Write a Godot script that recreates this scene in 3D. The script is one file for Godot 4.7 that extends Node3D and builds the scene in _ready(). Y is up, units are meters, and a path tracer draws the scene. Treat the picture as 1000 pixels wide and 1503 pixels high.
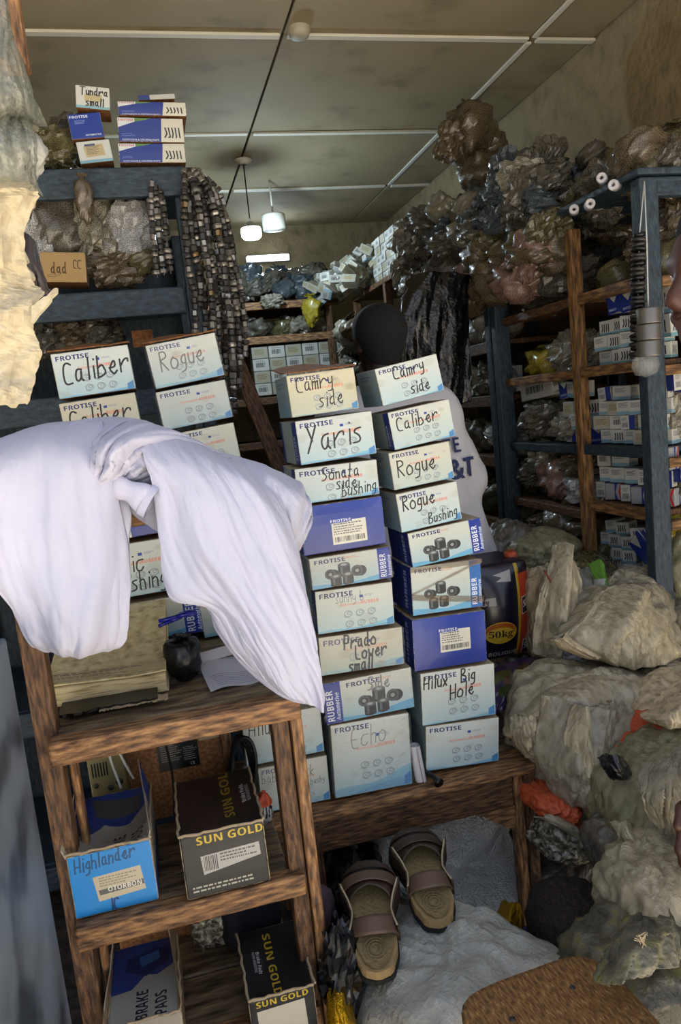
extends Node3D
# An auto-parts shop seen from its open front. Units are metres; the room's depth runs along -z.
const FOCAL := 1090.0            # focal length in pixels of a 1000 x 1503 picture
const EYE := Vector3(0, 1.5, 0)
const FRONT := 4                 # faces of a box: 0 right, 1 left, 2 top, 3 bottom, 4 front, 5 back
var cam_basis := Basis.from_euler(Vector3(deg_to_rad(-8.02), deg_to_rad(-13.395), deg_to_rad(-5.896)))
const LAMP := 0.6                # the lamps' energy
var used := {}
var rng := RandomNumberGenerator.new()
var noise := FastNoiseLite.new()
var M := {}                      # materials

# ---------- places: where a line of sight meets a plane of the room
func sight(px: float, py: float) -> Vector3:
	return cam_basis * Vector3((px - 500.0) / FOCAL, -(py - 751.5) / FOCAL, -1.0)
func pz(px: float, py: float, z: float) -> Vector3:
	var d := sight(px, py)
	return EYE + d * ((z - EYE.z) / d.z)
func py_(px: float, py: float, y: float) -> Vector3:
	var d := sight(px, py)
	return EYE + d * ((y - EYE.y) / d.y)
func pxx(px: float, py: float, x: float) -> Vector3:
	var d := sight(px, py)
	return EYE + d * ((x - EYE.x) / d.x)

# ---------- nodes
func numbered(called: String) -> String:
	if not used.has(called):
		used[called] = 0
		return called
	used[called] += 1
	return "%s_%03d" % [called, used[called]]

func tag(o: Node3D, label: String, category: String, group := "", kind := "") -> Node3D:
	if label: o.set_meta("label", label)
	if category: o.set_meta("category", category)
	if group: o.set_meta("group", group)
	if kind: o.set_meta("kind", kind)
	return o

func thing(called: String, label: String, category: String, at := Vector3.ZERO, rot := Vector3.ZERO, group := "") -> Node3D:
	var o := Node3D.new()
	o.name = numbered(called)
	add_child(o)
	o.position = at
	o.rotation = rot
	tag(o, label, category, group)
	return o

func obj(called: String, surfaces: Array, parent: Node = self) -> MeshInstance3D:
	# surfaces: [SurfaceTool, material, SurfaceTool, material, ...] becomes one mesh
	var m := ArrayMesh.new()
	for i in range(0, surfaces.size(), 2):
		var st: SurfaceTool = surfaces[i]
		st.generate_normals()
		st.commit(m)
		if m.get_surface_count() > 0:
			m.surface_set_material(m.get_surface_count() - 1, surfaces[i + 1])
	return put(called, m, parent)

func put(called: String, m: Mesh, parent: Node = self) -> MeshInstance3D:
	var o := MeshInstance3D.new()
	o.mesh = m
	o.name = numbered(called) if parent == self else called
	parent.add_child(o, true)
	return o

func struct(called: String, surfaces: Array) -> MeshInstance3D:
	var o := obj(called, surfaces)
	o.set_meta("kind", "structure")
	return o

func dup(root: Node3D, called: String, label: String, category: String, xf: Transform3D, group := "") -> Node3D:
	var c: Node3D = root.duplicate()
	c.name = numbered(called)
	add_child(c)
	c.transform = xf
	return tag(c, label, category, group)

# ---------- shapes
func tool_(smooth := false) -> SurfaceTool:
	var st := SurfaceTool.new()
	st.begin(Mesh.PRIMITIVE_TRIANGLES)
	st.set_smooth_group(0 if smooth else -1)
	return st

func tri(st: SurfaceTool, a: Vector3, b: Vector3, c: Vector3) -> void:
	for p in [a, b, c]:
		st.set_uv(Vector2(p.x + p.z, p.y))
		st.add_vertex(p)

func quad(st: SurfaceTool, p: Array, uv: Array = [Vector2(0, 1), Vector2(1, 1), Vector2(1, 0), Vector2(0, 0)]) -> void:
	# corners run anticlockwise as seen from the front
	for k in [0, 3, 2, 0, 2, 1]:
		st.set_uv(uv[k])
		st.add_vertex(p[k])

func stops(h: float, r: float, n: int) -> PackedFloat32Array:
	var a := PackedFloat32Array([-h])
	if r > 0.0: a.append(-h + r)
	for i in range(1, n): a.append(lerpf(-h + r, h - r, float(i) / n))
	if r > 0.0: a.append(h - r)
	a.append(h)
	return a

# a chamfered box; sts holds one SurfaceTool or six (right, left, top, bottom, front, back: then uv runs 0..1 over each face)
func rbox(sts: Array, size: Vector3, r := 0.004, seg := Vector3i.ONE, xf := Transform3D(), wob := 0.0, freq := 6.0, warp = null) -> void:
	var h := size / 2.0
	r = minf(r, minf(h.x, minf(h.y, h.z)) * 0.8)
	var inner := h - Vector3.ONE * r
	var axes := [[0, 2, 1, 1.0, -1.0], [0, 2, 1, -1.0, 1.0], [1, 0, 2, 1.0, 1.0], [1, 0, 2, -1.0, 1.0], [2, 0, 1, 1.0, 1.0], [2, 0, 1, -1.0, -1.0]]
	var off := Vector3(rng.randf(), rng.randf(), rng.randf()) * 50.0
	var long := 0 if size.x >= size.y and size.x >= size.z else (1 if size.y >= size.z else 2)
	var uvo := Vector2(off.x, off.y)
	for f in 6:
		var st: SurfaceTool = sts[f % sts.size()]
		var n: int = axes[f][0]
		var ua: int = axes[f][1]
		var va: int = axes[f][2]
		var sgn: float = axes[f][3]
		var us: float = axes[f][4]
		var flip_v := -1.0 if f == 2 else 1.0
		var U := stops(h[ua], r, seg[ua])
		var V := stops(h[va], r, seg[va])
		var pts := []
		var uvs := []
		for j in V.size():
			for i in U.size():
				var p := Vector3.ZERO
				p[n] = h[n] * sgn
				p[ua] = U[i] * us
				p[va] = V[j] * flip_v
				if sts.size() == 6:
					uvs.append(Vector2((U[i] + h[ua]) / size[ua], 1.0 - (V[j] + h[va]) / size[va]))
				else:
					var a: float = p[long]
					var b: float = p[va if ua == long else ua] + (p[n] if long != n else 0.0)
					uvs.append(Vector2(a, b) + uvo)
				var c := p.clamp(-inner, inner)
				if r > 0.0 and p != c: p = c + (p - c).normalized() * r
				if wob > 0.0:
					var q := p * freq + off
					p += Vector3(noise.get_noise_3dv(q * 10.0), noise.get_noise_3dv(q * 10.0 + Vector3(70, 0, 0)), noise.get_noise_3dv(q * 10.0 + Vector3(0, 70, 0))) * wob
				if warp is Callable: p = warp.call(p)
				pts.append(xf * p)
		var w := U.size()
		for j in V.size() - 1:
			for i in w - 1:
				var k := j * w + i
				var order := [k, k + w, k + w + 1, k, k + w + 1, k + 1]
				if f == 3: order = [k, k + w + 1, k + w, k, k + 1, k + w + 1]
				for m in order:
					st.set_uv(uvs[m])
					st.add_vertex(pts[m])

# a grid of points, fn(u, v) -> Vector3; closed joins the u ends
func sheet(st: SurfaceTool, nu: int, nv: int, fn: Callable, uvs := Vector2.ONE, flip := false, col = null) -> void:
	var pts := PackedVector3Array()
	var cols := PackedColorArray()
	for j in nv + 1:
		for i in nu + 1:
			pts.append(fn.call(float(i) / nu, float(j) / nv))
			if col is Callable: cols.append(col.call(float(i) / nu, float(j) / nv))
	var w := nu + 1
	for j in nv:
		for i in nu:
			var k := j * w + i
			for m in ([k, k + 1, k + w + 1, k, k + w + 1, k + w] if flip else [k, k + w + 1, k + 1, k, k + w, k + w + 1]):
				if cols: st.set_color(cols[m])
				st.set_uv(Vector2(float(m % w) / nu, float(m / w) / nv) * uvs)
				st.add_vertex(pts[m])

# a sheet with thickness: front, back and rim
func slab(st: SurfaceTool, nu: int, nv: int, fn: Callable, thick: float, uvs := Vector2.ONE) -> void:
	var w := nu + 1
	var a := PackedVector3Array()
	for j in nv + 1:
		for i in nu + 1: a.append(fn.call(float(i) / nu, float(j) / nv))
	var b := PackedVector3Array()
	for j in nv + 1:
		for i in nu + 1:
			var du := a[j * w + mini(i + 1, nu)] - a[j * w + maxi(i - 1, 0)]
			var dv := a[mini(j + 1, nv) * w + i] - a[maxi(j - 1, 0) * w + i]
			b.append(a[j * w + i] + du.cross(dv).normalized() * thick)
	for j in nv:
		for i in nu:
			var k := j * w + i
			for m in [k, k + w + 1, k + 1, k, k + w, k + w + 1]:
				st.set_uv(Vector2(float(m % w) / nu, float(m / w) / nv) * uvs); st.add_vertex(a[m])
			for m in [k, k + 1, k + w + 1, k, k + w + 1, k + w]:
				st.set_uv(Vector2(float(m % w) / nu, float(m / w) / nv) * uvs); st.add_vertex(b[m])
	var rim := []
	for i in nu: rim.append([i, i + 1])
	for j in nv: rim.append([j * w + nu, (j + 1) * w + nu])
	for i in nu: rim.append([nv * w + i + 1, nv * w + i])
	for j in nv: rim.append([(j + 1) * w, j * w])
	for e in rim:
		tri(st, a[e[0]], a[e[1]], b[e[1]])
		tri(st, a[e[0]], b[e[1]], b[e[0]])

# a tube along points, rad(t) or a number
func tube(st: SurfaceTool, path: Array, rad, sides := 8, caps := true, squash := Vector2.ONE) -> void:
	var n := path.size()
	var rings := []
	var up := Vector3.UP
	for i in n:
		var d: Vector3 = (path[mini(i + 1, n - 1)] - path[maxi(i - 1, 0)]).normalized()
		if absf(d.dot(up)) > 0.95: up = Vector3.RIGHT if absf(d.x) < 0.8 else Vector3.BACK
		var x := up.cross(d).normalized()
		var y := d.cross(x)
		up = y
		var r: float = rad.call(float(i) / (n - 1)) if rad is Callable else rad
		var ring := []
		for k in sides:
			var a := TAU * k / sides
			ring.append(path[i] + x * cos(a) * r * squash.x + y * sin(a) * r * squash.y)
		rings.append(ring)
	for i in n - 1:
		for k in sides:
			var k2 := (k + 1) % sides
			quad(st, [rings[i][k], rings[i][k2], rings[i + 1][k2], rings[i + 1][k]], [Vector2(float(k) / sides, float(i) / n), Vector2(float(k + 1) / sides, float(i) / n), Vector2(float(k + 1) / sides, float(i + 1) / n), Vector2(float(k) / sides, float(i + 1) / n)])
	if caps:
		for k in sides:
			var k2 := (k + 1) % sides
			tri(st, path[0], rings[0][k], rings[0][k2])
			tri(st, path[n - 1], rings[n - 1][k2], rings[n - 1][k])

func spline(p: Array, n: int) -> Array:
	var out := []
	for i in n + 1:
		var t := float(i) / n * (p.size() - 1)
		var k := mini(int(t), p.size() - 2)
		var f := t - k
		var a = p[maxi(k - 1, 0)]
		var d = p[mini(k + 2, p.size() - 1)]
		out.append(p[k].cubic_interpolate(p[k + 1], a, d, f))
	return out

# profile of (radius, height) spun round y, optionally wavy
func lathe(st: SurfaceTool, prof: Array, sides := 24, xf := Transform3D(), squash := 1.0) -> void:
	sheet(st, sides, prof.size() - 1, func(u, v):
		var q: Vector2 = prof[roundi(v * (prof.size() - 1))]
		return xf * Vector3(cos(u * TAU) * q.x, q.y, -sin(u * TAU) * q.x * squash), Vector2.ONE, true)

# a crumpled closed lump (bag, sack): an ellipsoid with soft folds; neck > 0 gathers the top into a tied throat with a flared mouth
func lump(st: SurfaceTool, size: Vector3, seed_: int, fold := 0.16, fine := 0.06, neck := 0.0, nu := 44, nv := 30, boxy := 2.6, flat_base := 0.0, knobs := 0.0) -> void:
	var o := Vector3(seed_ * 13.7, seed_ * 7.1, seed_ * 3.3)
	var turn := Basis.from_euler(Vector3(sin(seed_ * 1.7) * 0.7, seed_ * 2.1, cos(seed_ * 2.9) * 0.9))
	var body := func(u: float, v: float) -> Vector3:
		var th := u * TAU
		var ph := v * PI
		var dir := Vector3(cos(th) * sin(ph), cos(ph), sin(th) * sin(ph))
		var k := pow(pow(absf(dir.x), boxy) + pow(absf(dir.y), boxy) + pow(absf(dir.z), boxy), -1.0 / boxy)
		var r := k
		var big := noise.get_noise_3dv(dir * 70.0 + o)
		var q := turn * dir
		var ridge := 1.0 - absf(noise.get_noise_3dv(q * Vector3(200, 70, 120) + o * 2.0)) * 2.4
		var ridge2 := 1.0 - absf(noise.get_noise_3dv(q * Vector3(340, 110, 200) + o * 3.0)) * 2.4
		r *= 1.0 + fold * 1.6 * big + fold * 0.55 * (ridge - 0.5) + fine * (ridge2 - 0.5)
		if knobs > 0.0: r *= 1.0 + knobs * maxf(0.0, noise.get_noise_3dv(dir * 150.0 + o * 5.0) + 0.1)
		var p := dir * r
		if neck > 0.0 and v < 0.34:
			var t := 1.0 - v / 0.34
			var throat := lerpf(1.0, 0.22, smoothstep(0.0, 0.55, t)) + 0.55 * smoothstep(0.6, 1.0, t)
			var pleat := 1.0 + 0.22 * sin(th * 9.0 + seed_) * smoothstep(0.1, 0.6, t)
			var rr := 0.75 * throat * pleat
			p = p.lerp(Vector3(cos(th) * rr, 0.62 + neck * t, sin(th) * rr), smoothstep(0.0, 0.35, t))
			p += Vector3(noise.get_noise_3dv(p * 160.0 + o), noise.get_noise_3dv(p * 160.0 - o) * 0.7, 0.0) * 0.3 * t
		if flat_base > 0.0 and p.y < -1.0 + flat_base: p.y = -1.0 + flat_base + (p.y + 1.0 - flat_base) * 0.15
		return p * size * 0.5
	sheet(st, nu, nv, body, Vector2(2, 1), true)

# ---------- flat print: pictures computed pixel by pixel
const HAND := {
	"a": "4323152746434657", "b": "1017 143344563717", "c": "53231416274756", "d": "4323152746 404757", "e": "154543331526374756", "f": "50303137 1444", "g": "4323152646 43483919",
	"h": "1017 14334447", "i": "2327 2121", "k": "1017 4315 1547", "l": "2027", "m": "1317 14333437 34535457", "n": "1317 14334447", "o": "3314162747565433", "p": "1319 134355561737",
	"q": "4323152646 434958", "r": "1317 15335354", "s": "43231435463717", "t": "302637 1343", "u": "1316274643 4347", "v": "132753", "w": "1327354753", "x": "1347 4317", "y": "13152645 43483919",
	"z": "13431747", "A": "072067 1444", "C": "513011152757", "R": "1017 10405213 1357", "Y": "1034 5017", "S": "5020112344553717", "H": "1017 5057 1454", "B": "1017 10404213 1354564717",
	"P": "1017 1040524414", "L": "101757", "E": "50101757 1444", "T": "0060 3037", "V": "103750", "I": "2027",
}
var glyphs := {}
var fonts := {}

func img(w: int, h: int, c: Color) -> Image:
	var im := Image.create_empty(w, h, false, Image.FORMAT_RGB8)
	im.fill(c)
	return im

func shade_v(im: Image, y0: float, y1: float, a: Color, b: Color, x0 := 0.0, x1 := 1.0) -> void:
	var h := im.get_height()
	for y in range(int(y0 * h), int(y1 * h)):
		im.fill_rect(Rect2i(int(x0 * im.get_width()), y, int((x1 - x0) * im.get_width()), 1), a.lerp(b, (float(y) / h - y0) / maxf(0.001, y1 - y0)))

func fill_poly(im: Image, pts: Array, c: Color) -> void:
	var lo := 1e9
	var hi := -1e9
	for p in pts:
		lo = minf(lo, p.y); hi = maxf(hi, p.y)
	for y in range(maxi(0, int(lo)), mini(im.get_height(), int(hi) + 1)):
		var xs := []
		for i in pts.size():
			var a: Vector2 = pts[i]
			var b: Vector2 = pts[(i + 1) % pts.size()]
			if (a.y <= y + 0.5) != (b.y <= y + 0.5): xs.append(lerpf(a.x, b.x, (y + 0.5 - a.y) / (b.y - a.y)))
		xs.sort()
		for i in range(0, xs.size() - 1, 2):
			var x0 := roundi(xs[i])
			im.fill_rect(Rect2i(x0, y, maxi(0, roundi(xs[i + 1]) - x0), 1).intersection(Rect2i(0, 0, im.get_width(), im.get_height())), c)

func stroke(im: Image, pts: Array, wide: float, c: Color) -> void:
	var r := wide / 2.0
	for i in maxi(1, pts.size() - 1):
		var a: Vector2 = pts[i]
		var b: Vector2 = pts[mini(i + 1, pts.size() - 1)]
		var n := maxi(1, int(a.distance_to(b) / maxf(0.7, r * 0.6)))
		for k in n + 1:
			var p := a.lerp(b, float(k) / n)
			im.fill_rect(Rect2i(roundi(p.x - r * 0.7), roundi(p.y - r), maxi(1, roundi(r * 1.4)), maxi(1, roundi(r * 2.0))).intersection(Rect2i(0, 0, im.get_width(), im.get_height())), c)
			im.fill_rect(Rect2i(roundi(p.x - r), roundi(p.y - r * 0.7), maxi(1, roundi(r * 2.0)), maxi(1, roundi(r * 1.4))).intersection(Rect2i(0, 0, im.get_width(), im.get_height())), c)

func ring(im: Image, c: Vector2, rx: float, ry: float, wide: float, col: Color) -> void:
	var p := []
	for i in 17: p.append(c + Vector2(cos(TAU * i / 16) * rx, sin(TAU * i / 16) * ry))
	stroke(im, p, wide, col)

func oval(im: Image, c: Vector2, rx: float, ry: float, col: Color) -> void:
	var p := []
	for i in 20: p.append(c + Vector2(cos(TAU * i / 20) * rx, sin(TAU * i / 20) * ry))
	fill_poly(im, p, col)

# marker handwriting; x, y is the top left, unit the size of one grid step, slant in grid steps
func hand(im: Image, text: String, x: float, y: float, unit: float, wide: float, c: Color, rise := 0.0, slant := 0.12) -> void:
	var at := 0.0
	for ch in text:
		if ch == " ":
			at += 3.5
			continue
		var widest := 0.0
		for s in str(HAND.get(ch, "1747")).replace(" ", "|").split("|"):
			var p := []
			for k in range(0, s.length() - 1, 2):
				var q := Vector2(float(s[k]), float(s[k + 1]))
				widest = maxf(widest, q.x)
				q += Vector2(rng.randf_range(-0.2, 0.2), rng.randf_range(-0.2, 0.2))
				q.x += (7.0 - q.y) * slant + at
				q.y -= q.x * rise
				p.append(Vector2(x, y) + q * unit * Vector2(0.62, 1.0))
			for n in 2:
				if p.size() > 2:
					var o := [p[0]]
					for k in p.size() - 1:
						o.append(p[k].lerp(p[k + 1], 0.25)); o.append(p[k].lerp(p[k + 1], 0.75))
					o.append(p[-1])
					p = o
			stroke(im, p, wide * 1.35, c)
		at += widest + 0.9

# printed lettering: the outlines of a font, filled; x, y is the top left, high the height of a capital; turn quarter turns anticlockwise
func type_(im: Image, text: String, x: float, y: float, high: float, c: Color, face := "Droid Sans:b", stretch := 1.0, turn := 0, lean := 0.0) -> float:
	var key := face + text
	if not glyphs.has(key):
		if not fonts.has(face):
			var f := SystemFont.new()
			f.font_names = PackedStringArray([face.split(":")[0]])
			if face.ends_with(":b"): f.font_weight = 700
			fonts[face] = f
		var t := TextMesh.new()
		t.font = fonts[face]
		t.text = text
		t.font_size = 64
		t.pixel_size = 1.0
		t.curve_step = 2.0
		t.depth = 0.0
		t.horizontal_alignment = HORIZONTAL_ALIGNMENT_LEFT
		var arr := t.get_mesh_arrays()
		var v: PackedVector3Array = arr[Mesh.ARRAY_VERTEX]
		var idx = arr[Mesh.ARRAY_INDEX]
		var lo := Vector2(1e9, 1e9)
		var hi := Vector2(-1e9, -1e9)
		for p in v:
			lo = lo.min(Vector2(p.x, p.y)); hi = hi.max(Vector2(p.x, p.y))
		var tris := []
		var n: int = idx.size() if idx != null and idx.size() else v.size()
		for i in n:
			var p: Vector3 = v[idx[i]] if idx != null and idx.size() else v[i]
			tris.append(Vector2(p.x - lo.x, hi.y - p.y))
		glyphs[key] = [tris, hi - lo]
	var tr: Array = glyphs[key][0]
	var k: float = high / 46.0
	for i in range(0, tr.size() - 2, 3):
		var q := []
		for j in 3:
			var p: Vector2 = tr[i + j]
			p = Vector2((p.x + (glyphs[key][1].y - p.y) * lean) * k * stretch, p.y * k)
			q.append(Vector2(x, y) + (p if turn == 0 else (Vector2(p.y, -p.x) if turn == 1 else Vector2(-p.y, p.x))))
		fill_poly(im, q, c)
	return glyphs[key][1].x * k * stretch

func scribble(im: Image, x: float, y: float, w: float, h: float, rows: int, c: Color, seed_ := 1) -> void:
	# lines of print too small to read
	var r := RandomNumberGenerator.new()
	r.seed = seed_
	for j in rows:
		var at := x
		var end := x + w * r.randf_range(0.6, 1.0)
		while at < end:
			var l := r.randf_range(0.03, 0.1) * w
			im.fill_rect(Rect2i(int(at), int(y + h * j / rows), int(l), maxi(1, int(h / rows * 0.5))), c)
			at += l + 0.02 * w

func barcode(im: Image, x: int, y: int, w: int, h: int, seed_ := 1) -> void:
	var r := RandomNumberGenerator.new()
	r.seed = seed_
	var at := x
	while at < x + w:
		var l := r.randi_range(1, 4)
		im.fill_rect(Rect2i(at, y, l, h), Color(0.15, 0.15, 0.17))
		at += l + r.randi_range(1, 4)

func wear(im: Image, amount: int, seed_: int, c := Color(0.62, 0.53, 0.40)) -> void:
	# rubbed edges and stains
	var r := RandomNumberGenerator.new()
	r.seed = seed_
	var w := im.get_width()
	var h := im.get_height()
	for i in amount:
		var side := r.randi_range(0, 3)
		var t := r.randf()
		var l := r.randf_range(3, 22)
		var d := r.randf_range(1, 4)
		var p := Rect2i(int(t * w), 0, int(l), int(d))
		if side == 1: p = Rect2i(int(t * w), h - int(d), int(l), int(d) + 1)
		if side == 2: p = Rect2i(0, int(t * h), int(d), int(l))
		if side == 3: p = Rect2i(w - int(d), int(t * h), int(d) + 1, int(l))
		im.fill_rect(p.intersection(Rect2i(0, 0, w, h)), c.lerp(Color(0.82, 0.76, 0.64), r.randf()))

func smudge(im: Image, amount: int, seed_: int, c: Color, k := 0.12) -> void:
	var r := RandomNumberGenerator.new()
	r.seed = seed_
	var big := Image.create_empty(im.get_width(), im.get_height(), false, Image.FORMAT_RGBA8)
	for i in amount:
		var rad := r.randi_range(10, 60)
		var dab := Image.create_empty(rad * 2, rad, false, Image.FORMAT_RGBA8)
		for y in rad:
			var half := int(sqrt(maxf(0.0, 1.0 - pow(float(y) / rad * 2.0 - 1.0, 2.0))) * rad)
			for s in 3:
				var hh := int(half * (1.0 - s * 0.28))
				dab.fill_rect(Rect2i(rad - hh, y, hh * 2, 1), Color(c.r, c.g, c.b, k * (s + 1) / 3.0))
		im.convert(Image.FORMAT_RGBA8)
		im.blend_rect(dab, Rect2i(0, 0, rad * 2, rad), Vector2i(r.randi_range(-rad, im.get_width()), r.randi_range(-rad, im.get_height())))
	im.convert(Image.FORMAT_RGB8)

func paper(im: Image, rough := 0.45, coat := 0.0) -> StandardMaterial3D:
	var m := StandardMaterial3D.new()
	m.albedo_texture = ImageTexture.create_from_image(im)
	m.roughness = rough
	m.texture_repeat = false
	if coat > 0.0:
		m.clearcoat_enabled = true
		m.clearcoat = coat
		m.clearcoat_roughness = 0.15
	return m

const NAVY := Color(0.12, 0.15, 0.38)
const PRINT_BLUE := Color(0.06, 0.19, 0.57)
const INK := Color(0.13, 0.13, 0.14)

func pictograms(im: Image, x: float, y: float, s: float, c: Color) -> void:
	# six line drawings of bushings
	for k in 6:
		var q := Vector2(x + (k % 3) * s * 1.3 + (k / 3) * s * 0.1, y + (k / 3) * s * 1.15)
		ring(im, q, s * 0.42, s * 0.32, s * 0.09, c)
		ring(im, q + Vector2(s * 0.08, -s * 0.04), s * 0.2, s * 0.14, s * 0.07, c)
		stroke(im, [q + Vector2(-s * 0.42, 0), q + Vector2(-s * 0.36, s * 0.36), q + Vector2(s * 0.1, s * 0.45)], s * 0.08, c)

# the pale carton front: brand, red line, drawings, blue foot
func pale_front(w: int, h: int, seed_: int, yellow := 0.0, foot := 0.25, faded := 0.0) -> Image:
	var a := Color(0.79, 0.81, 0.78).lerp(Color(0.79, 0.74, 0.59), yellow)
	var b := Color(0.68, 0.78, 0.80).lerp(Color(0.72, 0.71, 0.60), yellow)
	var im := img(w, h, a)
	shade_v(im, 0.25, 1.0, a, b)
	# the blue sweep at the foot
	var p := [Vector2(0, h)]
	for i in 13:
		var t := i / 12.0
		p.append(Vector2(t * w, h * (1.0 - foot * (0.25 + 0.45 * t * t) - 0.02 * sin(t * 9.0))))
	p.append(Vector2(w, h))
	fill_poly(im, p, Color(0.42, 0.68, 0.80).lerp(b, 0.35 + faded * 0.4))
	p = [Vector2(w * 0.15, h), Vector2(w * 0.5, h * (1 - foot * 0.22)), Vector2(w, h * (1 - foot * 0.35)), Vector2(w, h)]
	fill_poly(im, p, Color(0.30, 0.58, 0.78).lerp(b, 0.3 + faded * 0.4))
	fill_poly(im, [Vector2(w * 0.9, h * 0.86), Vector2(w * 0.985, h * 0.8), Vector2(w * 0.985, h * 0.97), Vector2(w * 0.9, h * 0.985)], Color(0.18, 0.45, 0.72).lerp(b, 0.25))
	var s := w / 420.0
	type_(im, "FROTISE", 22 * s, 18 * s, 25 * s, NAVY.lerp(a, faded * 0.4), "Droid Sans:b", 1.35)
	im.fill_rect(Rect2i(int(w * 0.56), int(h * 0.2), int(20 * s), int(15 * s)), PRINT_BLUE.lerp(a, 0.15))
	scribble(im, w * 0.63, h * 0.2, 50 * s, 13 * s, 2, Color(0.45, 0.5, 0.62), seed_)
	type_(im, "Automotive", w * 0.30, h * 0.345, 15 * s, Color(0.86, 0.48, 0.36).lerp(a, 0.2 + faded * 0.5), "Droid Sans:b", 1.0, 0, 0.2)
	type_(im, "RUBBER", w * 0.585, h * 0.335, 18 * s, Color(0.87, 0.42, 0.30).lerp(a, 0.15 + faded * 0.5), "Droid Sans:b", 1.0)
	pictograms(im, w * 0.40, h * 0.60, w * 0.118, Color(0.56, 0.60, 0.62).lerp(b, faded * 0.4))
	smudge(im, 8, seed_ * 7 + 3, Color(0.55, 0.50, 0.38), 0.10 + yellow * 0.15)
	wear(im, 60, seed_)
	return im

# the carton front with a photograph of rubber bushings and a blue spine; spine on the right (1) or the left (0)
func picture_front(w: int, h: int, seed_: int, right: int, spine := PRINT_BLUE) -> Image:
	var a := Color(0.79, 0.80, 0.75)
	var b := Color(0.63, 0.75, 0.79)
	var im := img(w, h, a)
	shade_v(im, 0.2, 1.0, a, b)
	fill_poly(im, [Vector2(0, h * 0.86), Vector2(w * 0.5, h * 0.93), Vector2(w, h * 0.75), Vector2(w, h), Vector2(0, h)], Color(0.40, 0.66, 0.80))
	var s := w / 420.0
	var x0 := 0.0 if right else w * 0.2
	type_(im, "FROTISE", x0 + 24 * s, 16 * s, 22 * s, NAVY, "Droid Sans:b", 1.35)
	scribble(im, x0 + w * 0.42, h * 0.1, 70 * s, 14 * s, 2, Color(0.80, 0.45, 0.35), seed_)
	# five dark rubber bushings
	for q in [[0.30, 0.58, 0.10, 0.0], [0.52, 0.46, 0.11, 1.0], [0.72, 0.58, 0.11, 0.0], [0.38, 0.78, 0.10, 1.0], [0.57, 0.76, 0.10, 1.0]]:
		var c := Vector2(x0 + w * 0.78 * q[0], h * q[1])
		var r: float = w * 0.78 * q[2] * 0.86
		var dark := Color(0.15, 0.17, 0.19)
		if q[3] > 0.5:
			fill_poly(im, [c + Vector2(-r, -r * 0.7), c + Vector2(r, -r * 0.7), c + Vector2(r, r), c + Vector2(-r, r)], dark)
			oval(im, c + Vector2(0, r), r, r * 0.4, dark)
			fill_poly(im, [c + Vector2(-r * 0.6, -r * 0.6), c + Vector2(-r * 0.2, -r * 0.6), c + Vector2(-r * 0.2, r), c + Vector2(-r * 0.6, r)], Color(0.36, 0.39, 0.41))
			oval(im, c + Vector2(0, -r * 0.7), r, r * 0.42, Color(0.33, 0.35, 0.37))
			oval(im, c + Vector2(0, -r * 0.72), r * 0.5, r * 0.22, Color(0.62, 0.64, 0.64))
		else:
			oval(im, c + Vector2(r * 0.6, r * 0.1), r, r * 0.95, dark)
			oval(im, c, r, r, Color(0.28, 0.30, 0.32))
			oval(im, c, r * 0.62, r * 0.62, Color(0.13, 0.14, 0.16))
			oval(im, c, r * 0.34, r * 0.34, Color(0.55, 0.57, 0.57))
	var sx := w * 0.83 if right else 0.0
	im.fill_rect(Rect2i(int(sx), 0, int(w * 0.19), h), spine)
	type_(im, "RUBBER", sx + w * 0.02, h * 0.93, w * 0.075, Color(0.88, 0.90, 0.92), "Droid Sans:b", minf(1.0, h * 0.0024 * 420.0 / w * 1.9), 1)
	type_(im, "Automotive", sx + w * 0.115, h * 0.93, w * 0.045, Color(0.85, 0.88, 0.92), "Droid Sans:b", minf(1.0, h * 0.0024 * 420.0 / w * 1.9), 1, 0.15)
	smudge(im, 6, seed_ * 7 + 3, Color(0.55, 0.50, 0.38), 0.08)
	wear(im, 60, seed_)
	return im

# the solid blue carton with a pale stock label
func blue_front(w: int, h: int, seed_: int, lx: float, ly: float) -> Image:
	var im := img(w, h, Color(0.05, 0.20, 0.58))
	shade_v(im, 0.0, 1.0, Color(0.055, 0.225, 0.61), Color(0.04, 0.17, 0.52))
	var s := w / 420.0
	var lw := 175 * s
	var lh := 125 * s
	im.fill_rect(Rect2i(int(lx * w), int(ly * h), int(lw), int(lh)), Color(0.83, 0.82, 0.76))
	scribble(im, lx * w + 10 * s, ly * h + 14 * s, lw * 0.85, 64 * s, 5, Color(0.35, 0.35, 0.36), seed_)
	barcode(im, int(lx * w + 12 * s), int(ly * h + 84 * s), int(lw * 0.86), int(28 * s), seed_)
	im.fill_rect(Rect2i(int(lx * w - 8 * s), int(ly * h - 14 * s), int(112 * s), int(24 * s)), Color(0.055, 0.225, 0.61))
	type_(im, "FROTISE", lx * w - 4 * s, ly * h - 10 * s, 15 * s, Color(0.86, 0.87, 0.88), "Droid Sans:b", 1.3)
	smudge(im, 5, seed_, Color(0.5, 0.55, 0.7), 0.06)
	wear(im, 40, seed_, Color(0.5, 0.5, 0.55))
	return im

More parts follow.
